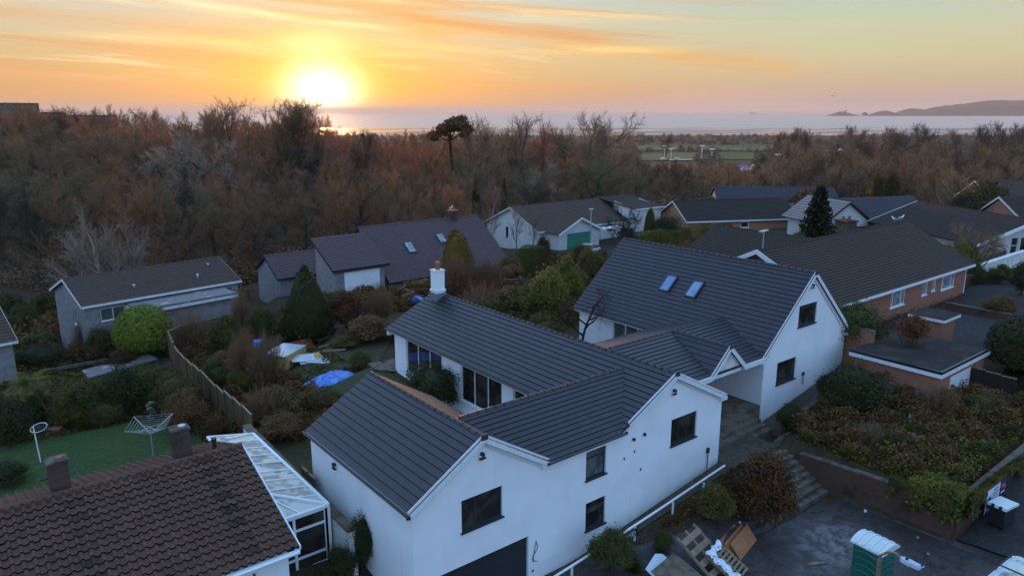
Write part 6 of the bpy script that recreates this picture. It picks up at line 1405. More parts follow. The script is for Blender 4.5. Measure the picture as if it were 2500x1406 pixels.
for ri, (w_, tops, sp) in enumerate(ranks):
    px = -70+TRND.random()*30
    while px < 2570:
        t_ = np.interp(px, [0, 700, 1000, 1600, 2100], [tops[0], (tops[0]+tops[1])/2, tops[1], tops[2] or 470, tops[2] or 470])
        if px < 900: t_ = max(t_, skyy(px)-2) if ri > 3 else t_
        t_ = max(t_, skyy(px)+(4 if ri < 6 else -4))+TRND.uniform(-14, 12)
        ok = True
        if w_ < 110 and (px > 1180 or 480 < px < 0): ok = False
        if w_ < 125 and px > 1560: ok = False
        if w_ < 140 and 1700 < px < 2130: ok = False
        if w_ > 180 and 1560 < px < 1900: t_ = max(t_, 398+TRND.uniform(-4, 12))
        if ok:
            ww = w_*(1+TRND.uniform(-.05, .05)); x, y = atd(px, ww); z = h1(x, y); ht = ztop(t_, ww)-z
            if ht > 5:
                lf = TRND.choices(['twig','twig_grey','twig_green','twig_red','twig_glow','twig_dark'], [3 if px < 1500 else 1.5, 3.0 if px > 1300 else .8, 2.4 if (px < 250 or px > 1700) else .5, .5, 5.5 if 200 < px < 1150 else .5 if px < 1400 else 0, 1.5 if px < 1500 else 4])[0]  # glow-tinted twigs are weighted to the columns around the sun
                tree(TRND.choice(kinds), x, y, ht, max(ht*TRND.uniform(.72, .95), 6.5), lf, 'bark', 'bare %s tree %s in the wood %s' % (DES[lf], ('at the near edge' if ri < 2 else 'in the middle ranks' if ri < 5 else 'in the far ranks'), zone(px)), 'bare %s trees %s of the wood %s' % (DES[lf], ('at the near edge' if ri < 2 else 'in the middle ranks' if ri < 5 else 'in the far ranks'), zone(px)))
                cnt += 1
        px += sp*TRND.uniform(.75, 1.25)
print('wood trees', cnt)
# ivy-clad and evergreen trees in the wood
for px, w_, yb, yt, wp, um, lf, lab in ((2160,118,0,400,44,'bush1','ivy','ivy-clad trunk glowing yellow-green in the right wood, left stem'),(2195,120,0,385,50,'bush4','ivy','ivy-clad trunk glowing yellow-green in the right wood, right stem'),    (1870,200,0,362,44,'bush2','dark','dark round evergreen beside the park road'),(2440,112,0,425,110,'bush2','olive','olive evergreen mass at the far right'),(2390,108,0,455,80,'bush1','dark','dark evergreen behind the orange gable'),
    (1005,112,0,535,22,'cone','laurel','small bright conifer above the slate ridge'),(1160,140,0,415,22,'col','dark','dark ivy column in the wood beneath the pine'),(1230,130,0,430,18,'col','dark','narrow dark evergreen left of the big oak'),(330,118,0,560,26,'col','ivy','ivy-wrapped stem behind the pale birches'),(1250,118,0,520,90,'bush3','dead','brown copse beside the slender pale-stemmed tree'),
    (2000,128,0,450,110,'bush3','dead','brown scrub behind the spruce'),(1750,118,0,470,120,'bush3','bramble','scrub behind the orange bungalow roof')):
    x, y = atd(px, w_); z = h1(x, y); plant_at(um, lf, x, y, z, ztop(yt, w_)-z, wp/1851*w_*.5, lab, 'tree', 'evergreen_tree' if um != 'bush3' else 'scrub_tree')
# understorey mass and far woodland
def tuft_mass(name, spots, lf, label, per=150, size=.5):
    rs = np.random.RandomState(17); out_ = []
    for x, y, z, R, h_ in spots:
        d = rdirs(per, rs); d[:, 2] = np.abs(d[:, 2]); c_ = np.array([x, y, z])+d*np.array([R, R, h_])*(1-.45*rs.random((per, 1))**1.5); out_.append(cards(c_, d+rdirs(per, rs)*.7, size*R/3, rs, 2.2))
    return tag(npmesh(name, np.concatenate(out_), 4, L[lf]), label, kind='stuff')
sp_ = []
for i in range(1500):
    px = TRND.uniform(-150, 2650); w_ = 98*(3.4**TRND.random()); 
    if w_ < 125 and px > 1560 or (w_ < 112 and px > 1180): continue
    if w_ > 200 and 1560 < px < 1900: continue
    x, y = atd(px, w_); z = h1(x, y); sp_.append((x, y, z-.3, TRND.uniform(2.2, 4.2)*(w_/150)**.3, TRND.uniform(2.2, 5.5)))
tuft_mass('woodland_undergrowth', sp_, 'twig', 'brown understorey of the wood', 330, .17)
def far_mass(lf, name, label, n, seed, hk=1., w0=380, w1=1980):
    R_ = random.Random(seed); s_ = []
    while len(s_) < n:
        px = R_.uniform(-150, 2650); w_ = w0*((w1/w0)**R_.random())
        if 1570 < px < 1850 and 600 < w_ < 1070 and not (1700 < px < 1770): continue
        if 2000 < px < 2130 and 850 < w_ < 1090: continue
        if 1560 < px < 1900 and (1120 < w_ < 1330 or 380 < w_ < 640): continue
        x, y = atd(px, w_); z = h1(x, y); h_ = R_.uniform(5, 10)*hk
        lim = 18.5-(skyy(px)-6-272)/1851*w_ if px < 1500 else 1e9
        if z+h_ > lim: h_ = lim-z
        if h_ < 2.5: continue
        if px < 820 and w_ > 480: continue
        s_.append((x, y, z, R_.uniform(3.5, 7.5), h_))
    return tuft_mass(name, s_, lf, label, 70, .5)
far_mass('twig_dark', 'far_woodland', 'brown winter woodland stretching to the shore', 2600, 3, 1.25)
far_mass('dark', 'far_evergreens', 'dark rounded evergreens of the far park', 650, 5, 1.0, 700)
for i, (px, w_, yt, kd) in enumerate(((1630,900,330,'fan0'),(1945,800,312,'fan1'),(1970,790,316,'fan0'),(2080,900,308,'fan0'),(2110,860,316,'fan1'),(2195,620,312,'fan1'),(2215,640,318,'thin0'),(2280,560,305,'fan0'),(2345,700,318,'fan1'),(2408,560,303,'thin0'),(2425,560,308,'fan0'),(2470,520,303,'fan1'),(2495,500,306,'fan0'),(2160,300,322,'oak0'),(1900,820,322,'fan0'),(2260,420,330,'oak1'),(2050,420,372,'oak1'),(1990,400,330,'fan1'))):
    treepx(kd, px, w_, yt, 'twig_dark', 'bark', 'tall bare tree standing above the far park line, column %s' % ['left of the park field','behind the dark park clump','beside the dark park clump','below the lighthouse islet','right of the lighthouse islet','below the middle islet','under the low islet','below the headland point','under the headland slope','below the headland shoulder','beside the headland shoulder trees','under the headland top','at the right edge','above the ivy-clad trunks','beside the pale park road','above the twin ivy-clad trunks','near the small green field','over the brown far wood'][i], 1.0, sink=1.)

# ================================================================== things on the forecourt and about the gardens
def rounded(mb, a, b, r=.03, mi=0, Mx=None): # box with chamfered vertical edges
    x0,y0,z0 = a; x1,y1,z1 = b; pr = [(x0+r,y0),(x1-r,y0),(x1,y0+r),(x1,y1-r),(x1-r,y1),(x0+r,y1),(x0,y1-r),(x0,y0+r)]
    Mx = Mx or Matrix.Identity(4); Xd = Mx.to_3x3(); return mb.prism(pr, Mx @ Vector((0,0,z0)), Xd @ Vector((1,0,0)), Xd @ Vector((0,1,0)), Xd @ Vector((0,0,z1-z0)), mi)
# portable toilet
pt = empty('portable_toilet', (27.1,11.3,h1(27,11)+.05), rad(-4), 'green portable toilet with domed white ribbed roof', 'portable toilet')
m_ = MB(); rounded(m_, (-.55,-.58,.1), (.55,.58,2.02), .07); m_.build('body', M['green_plastic'], pt)
for sx, nm in ((-1,'side_panel'),(1,'side_panel')):
    m_ = MB()
    for k in range(6):
        z = .3+k*.28; MB().tube([(sx*.55,-.42+.84*t_,z+.1*math.sin(t_*3.14)) for t_ in np.linspace(0,1,7)], .035, 6).build('moulded_rib', M['green_plastic'], pt)
m_ = MB(); 
for k in range(6): MB().tube([(-.4+.8*t_,-.59,.3+k*.28+.08*math.sin(t_*3.14)) for t_ in np.linspace(0,1,7)], .03, 6).build('moulded_rib', M['green_plastic'], pt)
m_ = MB(); pr = [(-.62,2.0),(-.62,2.07)]+[(-.6+1.2*k/10, 2.08+.2*math.sin(math.pi*k/10)**.75) for k in range(11)]+[(.62,2.07),(.62,2.0)]
m_.prism(pr, (0,-.66,0), (1,0,0), (0,0,1), (0,1.32,0)); m_.build('roof', M['white_plastic'], pt)
m_ = MB()
for y in (-.42,-.14,.14,.42): m_.prism([(-.6+1.2*k/10, 2.085+.2*math.sin(math.pi*k/10)**.75) for k in range(11)]+[(.6-1.2*k/10, 2.115+.2*math.sin(math.pi*(10-k)/10)**.75) for k in range(11)], (0,y-.05,0), (1,0,0), (0,0,1), (0,.1,0))
m_.build('roof_rib', M['white_plastic'], pt); MB().tube([(.35,.5,2.15),(.35,.5,2.34)],.06,10).build('vent_pipe', M['dark'], pt)
MB().box((-.6,-.62,0),(.6,.62,.1)).build('base', M['dark'], pt)
# street lamp in the foreground: column head seen from above
lz = 6.6; la = at(2150,1352,lz); lb = at(2198,1362,lz+.12); lc = at(2248,1386,lz+.12)
sl = empty('street_lamp', (la.x,la.y,0), 0, 'tall street lamp with pale flat lantern in the foreground', 'street lamp'); sl.location.z = -.05
m_ = HB(); m_.tube([(la.x,la.y,0),(la.x,la.y,lz-2.2),(la.x,la.y,lz-.15)], [.09,.075,.06], 12); m_.tube([(la.x,la.y,lz-.2),la+Vector((0,0,-.02)),la.lerp(lb,.3)+Vector((0,0,.1)),la.lerp(lb,.75)+Vector((0,0,.12)),lb], .045, 8); m_.tube([(la.x,la.y,lz-1.15),(la.x,la.y,lz-1.1)], .085, 12); m_.put('column', M['post_brown'], sl)
dr = (lc-lb).normalized(); sd3 = dr.cross(Vector((0,0,1))).normalized(); ll = (lc-lb).length
m_ = HB(); pr = [(-.02,0),(.06,.09),(.3,.12),(ll*.55,.1),(ll-.05,.085),(ll,.04),(ll,-.04),(ll-.05,-.085),(ll*.55,-.1),(.3,-.12),(.06,-.09)]
m_.prism(pr, lb-Vector((0,0,.05)), dr, sd3, (0,0,.08)); m_.prism([(a*.94+.012,b*.8) for a, b in pr], lb+Vector((0,0,.03)), dr, sd3, (0,0,.03)); m_.put('lantern', M['lamp_grey'], sl)
m_ = HB(); 
for k in range(4): q_ = lb+dr*(ll*.5+k*.11)+Vector((0,0,.062)); m_.beam(q_-sd3*.06, q_+sd3*.06, .015, .02)
m_.put('cooling_fin', M['lamp_grey'], sl); q_ = lb+dr*.17+Vector((0,0,.06)); m_ = HB(); m_.tube([q_, q_+Vector((0,0,.07))], .04, 10); m_.put('light_sensor', M['dark'], sl)
# second lamp far off at the green garage
p = at(1441,600,.9); sl2 = empty('street_lamp', p, -AZ, 'thin grey street lamp standing before the green garage door', 'street lamp'); hl = z_at(1441,512,p.x,p.y)-p.z
MB().tube([(0,0,0),(0,0,hl)], [.1,.06], 8).build('column', M['metal_pale'], sl2); MB().prism([(-.25,-.15),(.3,-.15),(.3,.15),(-.25,.15)], (0,0,hl), (1,0,0), (0,1,0), (0,0,.14)).build('lantern', M['lamp_grey'], sl2)
# parked white car by the green garage
p = at(1440,608,1.0); cr = empty('parked_car', (p.x-1.6,p.y-1.5,h1(p.x,p.y)+.05), rad(20), 'small white car half hidden behind garden shrubs by the lamp', 'car')
def carbody(mb, sec):
    for i in range(len(sec)-1):
        (xa, ya, pa), (xb, yb_, pb) = sec[i], sec[i+1]
        n_ = len(pa)
        for k in range(n_): mb.face([(xa,pa[k][0],pa[k][1]),(xa,pa[(k+1) % n_][0],pa[(k+1) % n_][1]),(xb,pb[(k+1) % n_][0],pb[(k+1) % n_][1]),(xb,pb[k][0],pb[k][1])])
    for s_ in (0, -1): mb.face([(sec[s_][0], a, b) for a, b in sec[s_][2]])
    return mb
def csec(x, w_, z0, z1): return (x, 0, [(-w_,z0),(w_,z0),(w_*1.03,(z0+z1)/2),(w_*.9,z1),(-w_*.9,z1),(-w_*1.03,(z0+z1)/2)])
carbody(MB(), [csec(-2.05,.7,.4,.75),csec(-1.9,.82,.3,.9),csec(-.9,.86,.28,.98),csec(.9,.86,.28,.95),csec(1.7,.82,.3,.82),csec(2.05,.68,.4,.65)]).build('body', M['car_white'], cr)
m_ = MB(); 
for x0, x1 in (): pass
carbody(m_, [(-1.5,0,[(-.78,.93),(.78,.93),(.7,.98),(-.7,.98)]),(-1.0,0,[(-.8,.93),(.8,.93),(.62,1.4),(-.62,1.4)]),(.2,0,[(-.8,.93),(.8,.93),(.62,1.42),(-.62,1.42)]),(1.0,0,[(-.78,.93),(.78,.93),(.72,.97),(-.72,.97)])]).build('window', M['glass'], cr)
MB().box((-.98,-.6,1.4),(.22,.6,1.45)).build('roof', M['car_white'], cr)
for x in (-1.25,1.3):
    for y in (-.8,.8): wo = MB().tube([(x,y-.1,.32),(x,y+.1,.32)], .32, 16).build('wheel', M['rubber'], cr); MB().tube([(x,y-.11,.32),(x,y+.11,.32)], .17, 12).build('rim', M['metal_pale'], wo)
# van corner, bottom right: only its pale roof with rack
vz = 2.35; v0 = at(2408,1402,vz); v1 = at(2478,1346,vz); vd = (v1-v0); vd.z = 0; vd.normalize(); vs_ = Vector((vd.y,-vd.x,0))
vo = v1.copy(); vn = empty('parked_van', (vo.x,vo.y,.05), math.atan2(-vd.y,-vd.x), 'white van with roof rack bars cut by the bottom right corner', 'van')
# local x runs toward the camera along the near side, y to the right
m_ = MB(); rounded(m_, (0,0.0,.35), (4.6,1.9,2.2), .18); m_.prism([(.05,.35),(0,.35),(-.5,.5),(-.62,.95),(-.35,1.15),(.05,1.25)], (0,.1,0), (1,0,0), (0,0,1), (0,1.7,0)); m_.build('body', M['car_white'], vn)
m_ = MB(); rounded(m_, (.08,.1,2.2), (4.5,1.8,2.27), .15); m_.build('roof', M['car_white'], vn)
m_ = MB(); rounded(m_, (.4,.25,2.272), (4.3,1.65,2.285), .1); m_.build('roof_panel', M['glass_cons'], vn)
m_ = MB(); 
for x in (.35,1.6,2.9): m_.tube([(x,.0,2.2),(x,.04,2.42),(x,1.86,2.42),(x,1.9,2.2)], .03, 8)
for y in (.06,1.84): m_.tube([(.2,y,2.4),(4.2,y,2.4)], .022, 8)
m_.build('roof_rack', M['dark'], vn)
for x in (.8,3.7):
    for y in (.12,1.78): MB().tube([(x,y-.12,.34),(x,y+.12,.34)], .34, 18).build('wheel', M['rubber'], vn)
# wheeled waste bin with pale lid
bz = 1.25; p = at(2445,1256,bz*.85); bn_ = empty('waste_bin', (p.x,p.y,h1(p.x,p.y)+.04), rad(-8), 'large dark waste bin with a pale flat lid beside the road wall', 'bin'); bn_.scale = (.74,.8,.85)
zz = bz
m_ = MB(); m_.prism([(-.58,.15),(.58,.15),(.66,zz-.1),(-.66,zz-.1)], (0,-.42,0), (1,0,0), (0,0,1), (0,.84,0)); m_.build('body', M['dark'], bn_)
m_ = MB(); m_.prism([(-.74,zz-.1),(.74,zz-.1),(.7,zz+.02),(-.7,zz+.04)], (0,-.5,0), (1,0,0), (0,0,1), (0,1.0,0)); m_.build('lid', M['white_plastic'], bn_)
for y in (-.2,.2): MB().box((-.8,y-.07,zz-.12),(-.66,y+.07,zz+.06)).build('hinge', M['dark'], bn_)
for x in (-.45,.45):
    for y in (-.34,.34): MB().tube([(x,y-.04,.1),(x,y+.04,.1)], .1, 10).build('wheel', M['rubber'], bn_)
# signs on the road wall
sg = empty('sign_board', (35.4,10.26,1.3), math.atan2(-.15,12.67)+0.0, 'white board with blue lettering and leaf emblem on the road wall', 'sign')
MB().box((0,-.03,-.55),(1.45,0,.62)).build('panel', M['sign_white'], sg)
m_ = MB(); m_.box((0,-.034,-.55),(1.45,-.031,-.43))
rn = random.Random(2)
for r_, (z, x0, x1, h_) in enumerate(((.42,.72,1.3,.075),(.26,.62,1.36,.06),(.12,.72,1.3,.05),(-.02,.62,1.36,.05),(-.15,.7,1.3,.05),(-.28,.62,1.2,.045))):
    x = x0
    while x < x1: l_ = rn.uniform(.04,.12); m_.box((x,-.034,z),(min(x+l_,x1),-.031,z+h_)); x += l_+.03
for k in range(9): a = .5+k*.26; m_.beam((.3,-.033,-.35),(.3+.36*math.cos(a),-.033,-.35+.62*math.sin(a)),.006,.05)
m_.build('lettering', M['ink_blue'], sg)
s2 = empty('small_sign', (37.05,10.26,1.5), -.012, 'small black sign with orange patches next to the white board', 'sign'); MB().box((0,-.03,-.3),(.62,0,.34)).build('panel', M['ink_blue'], s2)
m_ = MB(); m_.box((.05,-.034,.05),(.35,-.031,.22)).box((.4,-.034,-.05),(.56,-.031,.12)); m_.build('marking', M['orange'], s2); MB().box((.06,-.034,-.25),(.5,-.031,-.18)).build('text_strip', M['ink_white'], s2)
# stacked pine panelled doors leaning on the bank
def pdoor(ofs, label, raised=True):
    o = empty('panelled_door', ofs, 0, label, 'door', 'old pine doors leaning on the bank'); return o
a0 = at(1778,1352,.1); a1 = at(1878,1322,.1)
dirx = Vector((1.9,.35,0)).normalized()
for k, (dx_, dy_, lab) in enumerate(((0,0,'front pine door with two raised panels, leaning outermost in the stack'),(-.14,.16,'middle orange pine door in the leaning stack'),(-.3,.36,'rearmost orange pine door against the bank'))):
    o = empty('panelled_door', (24.75+dx_,15.62+dy_,h1(25,15.6)+.06), math.atan2(.16,1), lab, 'door')
    o.rotation_euler = (rad(-38-4*k), 0, math.atan2(.25,1))
    b_ = MB(); b_.box((0,0,0),(1.95,.04,.78)); b_.build('leaf', M['wood_door'], o)
    if k == 0:
        f = MB()
        for (x0,x1) in ((.12,1.15),(1.28,1.82)):
            for q0, q1 in (((x0,.12),(x1,.12)),((x0,.66),(x1,.66)),((x0,.12),(x0,.66)),((x1,.12),(x1,.66))): f.beam((q0[0],-.004,q0[1]),(q1[0],-.004,q1[1]),.02,.02)
        f.build('moulding', M['wood_door'], o); MB().box((1.5,-.012,.03),(1.62,-.001,.07)).build('lock', M['metal_pale'], o)
# pallet-like timber frame with wrap
def pallet(loc, rz, tilt, lab, w_=1.5, l_=1.25, sl_=6, wrap=False):
    o = empty('wooden_pallet', loc, rz, lab, 'pallet'); o.rotation_euler = (tilt, 0, rz)
    m_ = MB()
    for k in range(sl_): y = l_*(k+.1)/sl_; m_.box((0,y,.1),(w_,y+l_/sl_*.5,.125))
    m_.build('top_slat', M['wood_pale'], o)
    m_ = MB()
    for x in (0,w_/2-.04,w_-.08): m_.box((x,0,.0),(x+.08,l_,.098))
    m_.build('bearer', M['wood_pale'], o)
    return o
g0 = at(1665,1345,.5)
pl1 = pallet((22.55,15.45,h1(22.6,15.6)+.1), rad(10), rad(35), 'pale open timber frame tipped against the bank', 1.5, 2.1, 4)
pl2 = pallet((23.1,14.7,h1(23,14.8)+.1), rad(14), rad(30), 'broken pallet draped with clear plastic wrap', 1.25, 1.5, 8)
m_ = MB(); N_ = 12
for i in range(N_):
    for j in range(3):
        f = lambda i_, j_: Vector((.02+.42*j_/3+.06*math.sin(i_*1.3), 1.55*i_/N_, .15+.05*math.sin(i_*2+j_*1.7)))
        m_.face([f(i,j),f(i,j+1),f(i+1,j+1),f(i+1,j)])
for i in range(8):
    for j in range(2):
        f = lambda i_, j_: Vector((1.2*i_/8, 1.3+.3*j_/2+.05*math.sin(i_*1.9), .15+.06*math.sin(i_*1.4+j_*2)))
        m_.face([f(i,j),f(i+1,j),f(i+1,j+1),f(i,j+1)])
wr_ = m_.build('plastic_wrap', M['film'], pl2)
so = wr_.modifiers.new('thick', 'SOLIDIFY'); so.thickness = .012
o = empty('plywood_sheet', (20.6,15.0,h1(20.8,15.2)+.15), rad(9), 'dirty plywood sheet with a short batten lying near the bottom edge', 'board'); o.rotation_euler = (rad(20),0,rad(9)); MB().box((0,0,0),(1.75,1.9,.03)).build('sheet', M['ply'], o); MB().box((.6,.4,.031),(.72,.95,.07)).build('batten', M['wood_pale'], o)
o = empty('plastic_panel', (20.75,16.6,h1(21,16.6)+.1), rad(16), 'white boarding panel with blue letters lying behind the plywood', 'board'); o.rotation_euler = (rad(24),0,rad(14)); MB().prism([(0,0),(1.55,0),(1.5,.75),(1.2,.95),(.1,.8)], (0,0,0), (1,0,0), (0,1,0), (0,0,.03)).build('sheet', M['sign_white'], o)
text('Mlc', .24, M['ink_blue'], o, (.35,.1,.035), (0,0,math.pi/2)); text('Mlc', .24, M['ink_blue'], o, (1.1,.15,.035), (0,0,math.pi/2))
o = MB().box((0,0,0),(.5,.35,.25)).prism([(0,.25),(.5,.25),(.4,.33),(.1,.33)], (0,0,0), (1,0,0), (0,0,1), (0,.35,0)).build('yellow_crate', mat('yellow_plastic', (.5,.42,.02), .5)); o.location = (19.4,15.6,h1(19.4,15.6)+.05); tag(o, 'small yellow plastic crate at the bottom picture edge', 'crate')
# green dome (bag) and litter on the paving
o = MB().tube([(0,0,0),(0,0,.25),(0,0,.55),(0,0,.75),(.02,0,.82)], [.38,.42,.34,.16,.05], 9).build('rubble_sack', M['green_plastic']); o.location = (24.0,11.1,.05); tag(o, 'green tied rubble sack at the bottom edge left of the toilet', 'sack')
def scrap(px, py, z, sx, sy, m, lab, name='litter_scrap', rz=.3, h_=.03, cat='litter'):
    p = at(px, py, z); mb = MB(); r_ = random.Random(int(px)); n_ = 7; pr = [(sx*math.cos(a)*(.7+.5*r_.random()), sy*math.sin(a)*(.7+.5*r_.random())) for a in np.linspace(0, 6.283, n_, endpoint=False)]
    mb.prism(pr, (0,0,0), (1,0,0), (0,1,0), (0,0,h_)); o = mb.build(name, m); o.location = (p.x,p.y,h1(p.x,p.y)+.06); o.rotation_euler = (r_.uniform(-.15,.15),r_.uniform(-.15,.15),rz); return tag(o, lab, cat)
scrap(1992,1378,0,.45,.08,M['wood_pale'],'long splintered pale offcut on the paving',rz=-.6); scrap(2112,1250,0,.16,.08,M['sign_white'],'white and blue packet at the foot of the brick wall'); scrap(2265,1355,0,.15,.07,M['wood_pale'],'small cream scrap right of the portable toilet')
scrap(2240,1315,0,.1,.07,M['wood_pale'],'tiny cream scrap by the wall weeds'); scrap(1805,1287,.1,.1,.07,M['sign_white'],'white paper scrap above the leaning doors')
for (px,py,m_,sx,lab) in ((2030,1030,'sign_white',.2,'white rag beside the terrace shrub'),(2220,1040,'sign_white',.22,'broken white pot in the raised garden'),(2240,1052,'metal_pale',.2,'round pale basin lying in the weeds'),(2390,1093,'sign_white',.09,'small white bottle on the dry patch'),(2040,1050,'dark',.25,'dark bucket in the raised garden')):
    p = at(px,py,2.1); o = MB().tube([(0,0,0),(0,0,.22)], [sx*.6,sx], 12).build('garden_pot', M[m_]); o.location = (p.x,p.y,h1(p.x,p.y)+.3); o.rotation_euler = (.5,.2,0); tag(o, lab, 'pot')
p = at(2245,1083,2.1); o = empty('empty_planter', (p.x-.5,p.y,h1(p.x,p.y)+.35), -.5, 'long empty wooden trough planter among the brambles', 'planter')
b_ = MB(); b_.box((0,0,0),(1.1,.04,.25)).box((0,.36,0),(1.1,.4,.25)).box((0,.04,0),(.04,.36,.25)).box((1.06,.04,0),(1.1,.36,.25)); b_.build('side_board', M['wood_pale'], o); MB().box((.04,.04,.01),(1.06,.36,.08)).build('earth', M['dark'], o)
p0 = at(2215,985,2.6); p1 = at(2328,1001,2.6); q = MB(); q.beam(p0+Vector((0,0,.25)), p1+Vector((0,0,.2)), .1, .06); o = q.build('white_board', M['upvc']); tag(o, 'long white board lying across the raised garden', 'board')
p0 = at(2120,980,2.5); p1 = at(2210,990,2.5); q = MB(); q.beam(p0+Vector((0,0,.15)), p1+Vector((0,0,.15)), .14, .1); tag(q.build('old_sleeper', M['concrete']), 'grey timber sleeper left of the long white board', 'sleeper')
# left gardens
p = at(100,1130,.8); o = empty('bird_feeder_pole', (p.x,p.y,h1(p.x,p.y)), -AZ, 'white pole with an oval net hoop standing on the back lawn', 'pole'); hh_ = z_at(97,1040,p.x,p.y)-h1(p.x,p.y)
MB().tube([(0,0,0),(-.1,0,hh_)], .03, 8).build('pole', M['upvc'], o); MB().tube([(.28+.5*math.cos(a)*.9-.1,.1*math.sin(a),hh_-.08+.2*math.sin(a)+.12*math.cos(a)) for a in np.linspace(0,6.283,20)], .025, 6, cap=False).build('hoop', M['metal_pale'], o)
m_ = MB()
for k in range(9): a = -.5+k*.16; m_.beam((-.15+k*.1,0,hh_-.25),(-.05+k*.1,0,hh_+.1),.01)
m_.build('net', M['metal_pale'], o)
# rotary clothes airer
p = at(372,1092,1.4); o = empty('rotary_airer', (p.x,p.y,h1(p.x,p.y)), .35, 'folding rotary clothes airer standing behind the brown roof', 'clothes airer')
MB().tube([(0,0,0),(0,0,1.75)], .03, 8).build('pole', M['metal_pale'], o); m_ = MB(); ends = [Vector((1.35*math.cos(a),1.35*math.sin(a),2.0)) for a in (0,1.5708,3.1416,4.7124)]
for e_ in ends: m_.beam((0,0,1.35), e_, .03); m_.beam((0,0,1.75), e_*.5+Vector((0,0,.65)), .025)
m_.build('arm', M['metal_pale'], o); m_ = MB()
for f in (.4,.52,.64,.76,.88,1.0):
    for k in range(4):
        A__, B__ = ends[k]*f, ends[(k+1) % 4]*f; A__ = A__.copy(); B__ = B__.copy(); A__.z = B__.z = 1.35+.65*f; m_.beam(A__, B__, .008)
m_.build('line', M['metal_pale'], o)
p = at(398,1045,.8); o = MB().tube([(0,0,0),(0,0,.45)], [.22,.34], 14).build('plant_pot', M['terracotta']); p = at(137,1047,.8); o.location = (p.x,p.y,h1(p.x,p.y)+.03); tag(o, 'terracotta pot at the foot of the leaning palm', 'pot')
sp2 = empty('stone_stack', tuple(at(372,1030,.9)), 0, 'stack of pale round stones at the lawn corner', 'stones'); rs2 = random.Random(4)
for k in range(9):
    z = .1+k*.13; o = MB().tube([(0,0,-.09),(0,0,-.05),(0,0,.05),(0,0,.09)],[.06,.17,.17,.06],9).build('stone', M['concrete'], sp2, True); o.location = (rs2.uniform(-.12,.12),rs2.uniform(-.12,.12),z)
# pale slab roof of the sunken shed
a_ = at(200,903,-1.1); b2 = at(362,862,-1.1); c2 = at(385,876,-1.1); d2 = at(215,922,-1.1)
o = empty('shed', (a_.x,a_.y,-1.1), 0, 'low shed whose pale flat roof shows above the border shrubs', 'shed'); r_ = lambda p, z: (p.x-a_.x,p.y-a_.y,z)
v = [a_, d2, c2, b2]; m_ = MB(); m_.face([r_(p,.0) for p in v]); m_.face([r_(p,-.12) for p in v][::-1]); [m_.face([r_(v[i],-.12),r_(v[(i+1)%4],-.12),r_(v[(i+1)%4],0),r_(v[i],0)]) for i in range(4)]; m_.build('roof', M['felt_pale'], o)
cx_ = sum((p-a_).x for p in v)/4; cy_ = sum((p-a_).y for p in v)/4; m_ = MB(); vv = [((p.x-a_.x-cx_)*.93+cx_, (p.y-a_.y-cy_)*.93+cy_) for p in v]; [m_.face([vv[i]+(-1.6,), vv[(i+1)%4]+(-1.6,), vv[(i+1)%4]+(-.12,), vv[i]+(-.12,)]) for i in range(4)]; m_.build('wall', M['fence_wood'], o)
e0 = at(40,918,-1.8); e1 = at(262,878,-1.8); q = MB(); q.beam(e0, e1, .25, .22); tag(q.build('kerb', M['concrete']), 'pale stone edging along the narrow lawn', kind='structure')
# building-site things behind the garage
o = empty('insulation_stack', tuple(at(700,905,.35)), .62, 'stack of yellow foam boards topped by a silver sheet', 'building boards'); o.location.z = h1(o.location.x,o.location.y); o.scale = (1.15,1.15,1.35)
for k in range(5):
    b_ = MB(); b_.box((-1.15+.03*(k % 2),-.7-.02*k,.05+k*.17),(1.1+.03*(k % 2),.75,.05+k*.17+.155)); b_.build('foam_board', M['insul'], o)
MB().box((-1.25,-.8,.905),(1.15,.85,.93)).build('silver_sheet', M['foil'], o)
p = at(760,905,.5)
o = empty('loose_sheets', (p.x,p.y,h1(p.x,p.y)), -.3, 'loose silver-faced offcuts slumped beside the foam stack', 'building boards'); 
for k, (x,y,a,t_) in enumerate(((0,0,.1,.10),(.5,-.35,-.3,.05),(.1,.45,.35,.18),(-.5,.2,.0,.22))):
    b_ = MB(); b_.box((-.8,-.5,0),(.8,.5,.05)).build('sheet', M['foil'] if k != 2 else M['insul'], o); b_ = o.children[-1]; b_.location = (x,y,.06+k*.07); b_.rotation_euler = (t_,.06,a)
p = at(735,868,.6); o = empty('board_stack', (p.x,p.y,h1(p.x,p.y)), .12, 'reddish stained boards propped at the foot of the big conifer', 'boards')
for k in range(3): b_ = MB(); b_.box((-1.3,-.03+.1*k,.0+.3*k),(1.2,.02+.1*k,.3+.3*k)); b_.build('board', M['board_red'], o); o.children[-1].rotation_euler = (-.25,0,0)
for (xa,ya,xb,yb2,lab) in ((782,872,848,851,'pale plank lying nearest the big conifer'),(748,882,845,876,'long pale plank crossing the grass'),(790,884,842,868,'pale plank crossing the others at the lawn edge')):
    p0 = at(xa,ya,.6); p1 = at(xb,yb2,.8); p0.z = h1(p0.x,p0.y)+.12; p1.z = h1(p1.x,p1.y)+.16; q = MB(); q.beam(p0,p1,.22,.05); tag(q.build('plank', M['wood_pale'] if xa != 748 else M['foil']), lab, 'plank')
for k, (px,py) in enumerate(((920,905),(945,912),(960,902),(935,920),(955,922),(975,915))):
    p = at(px,py,1.7); o = MB().box((-.45,-.45,0),(.45,.45,.06)).build('paving_slab', M['concrete']); o.location = (p.x,p.y,h1(p.x,p.y)+.05+.01*k); o.rotation_euler = (.03,.02,.2*k); tag(o, 'square concrete slab laid loosely at the corner of the long windows', 'paving slab', 'loose concrete slabs by the long windows')
p = at(905,900,1.4)
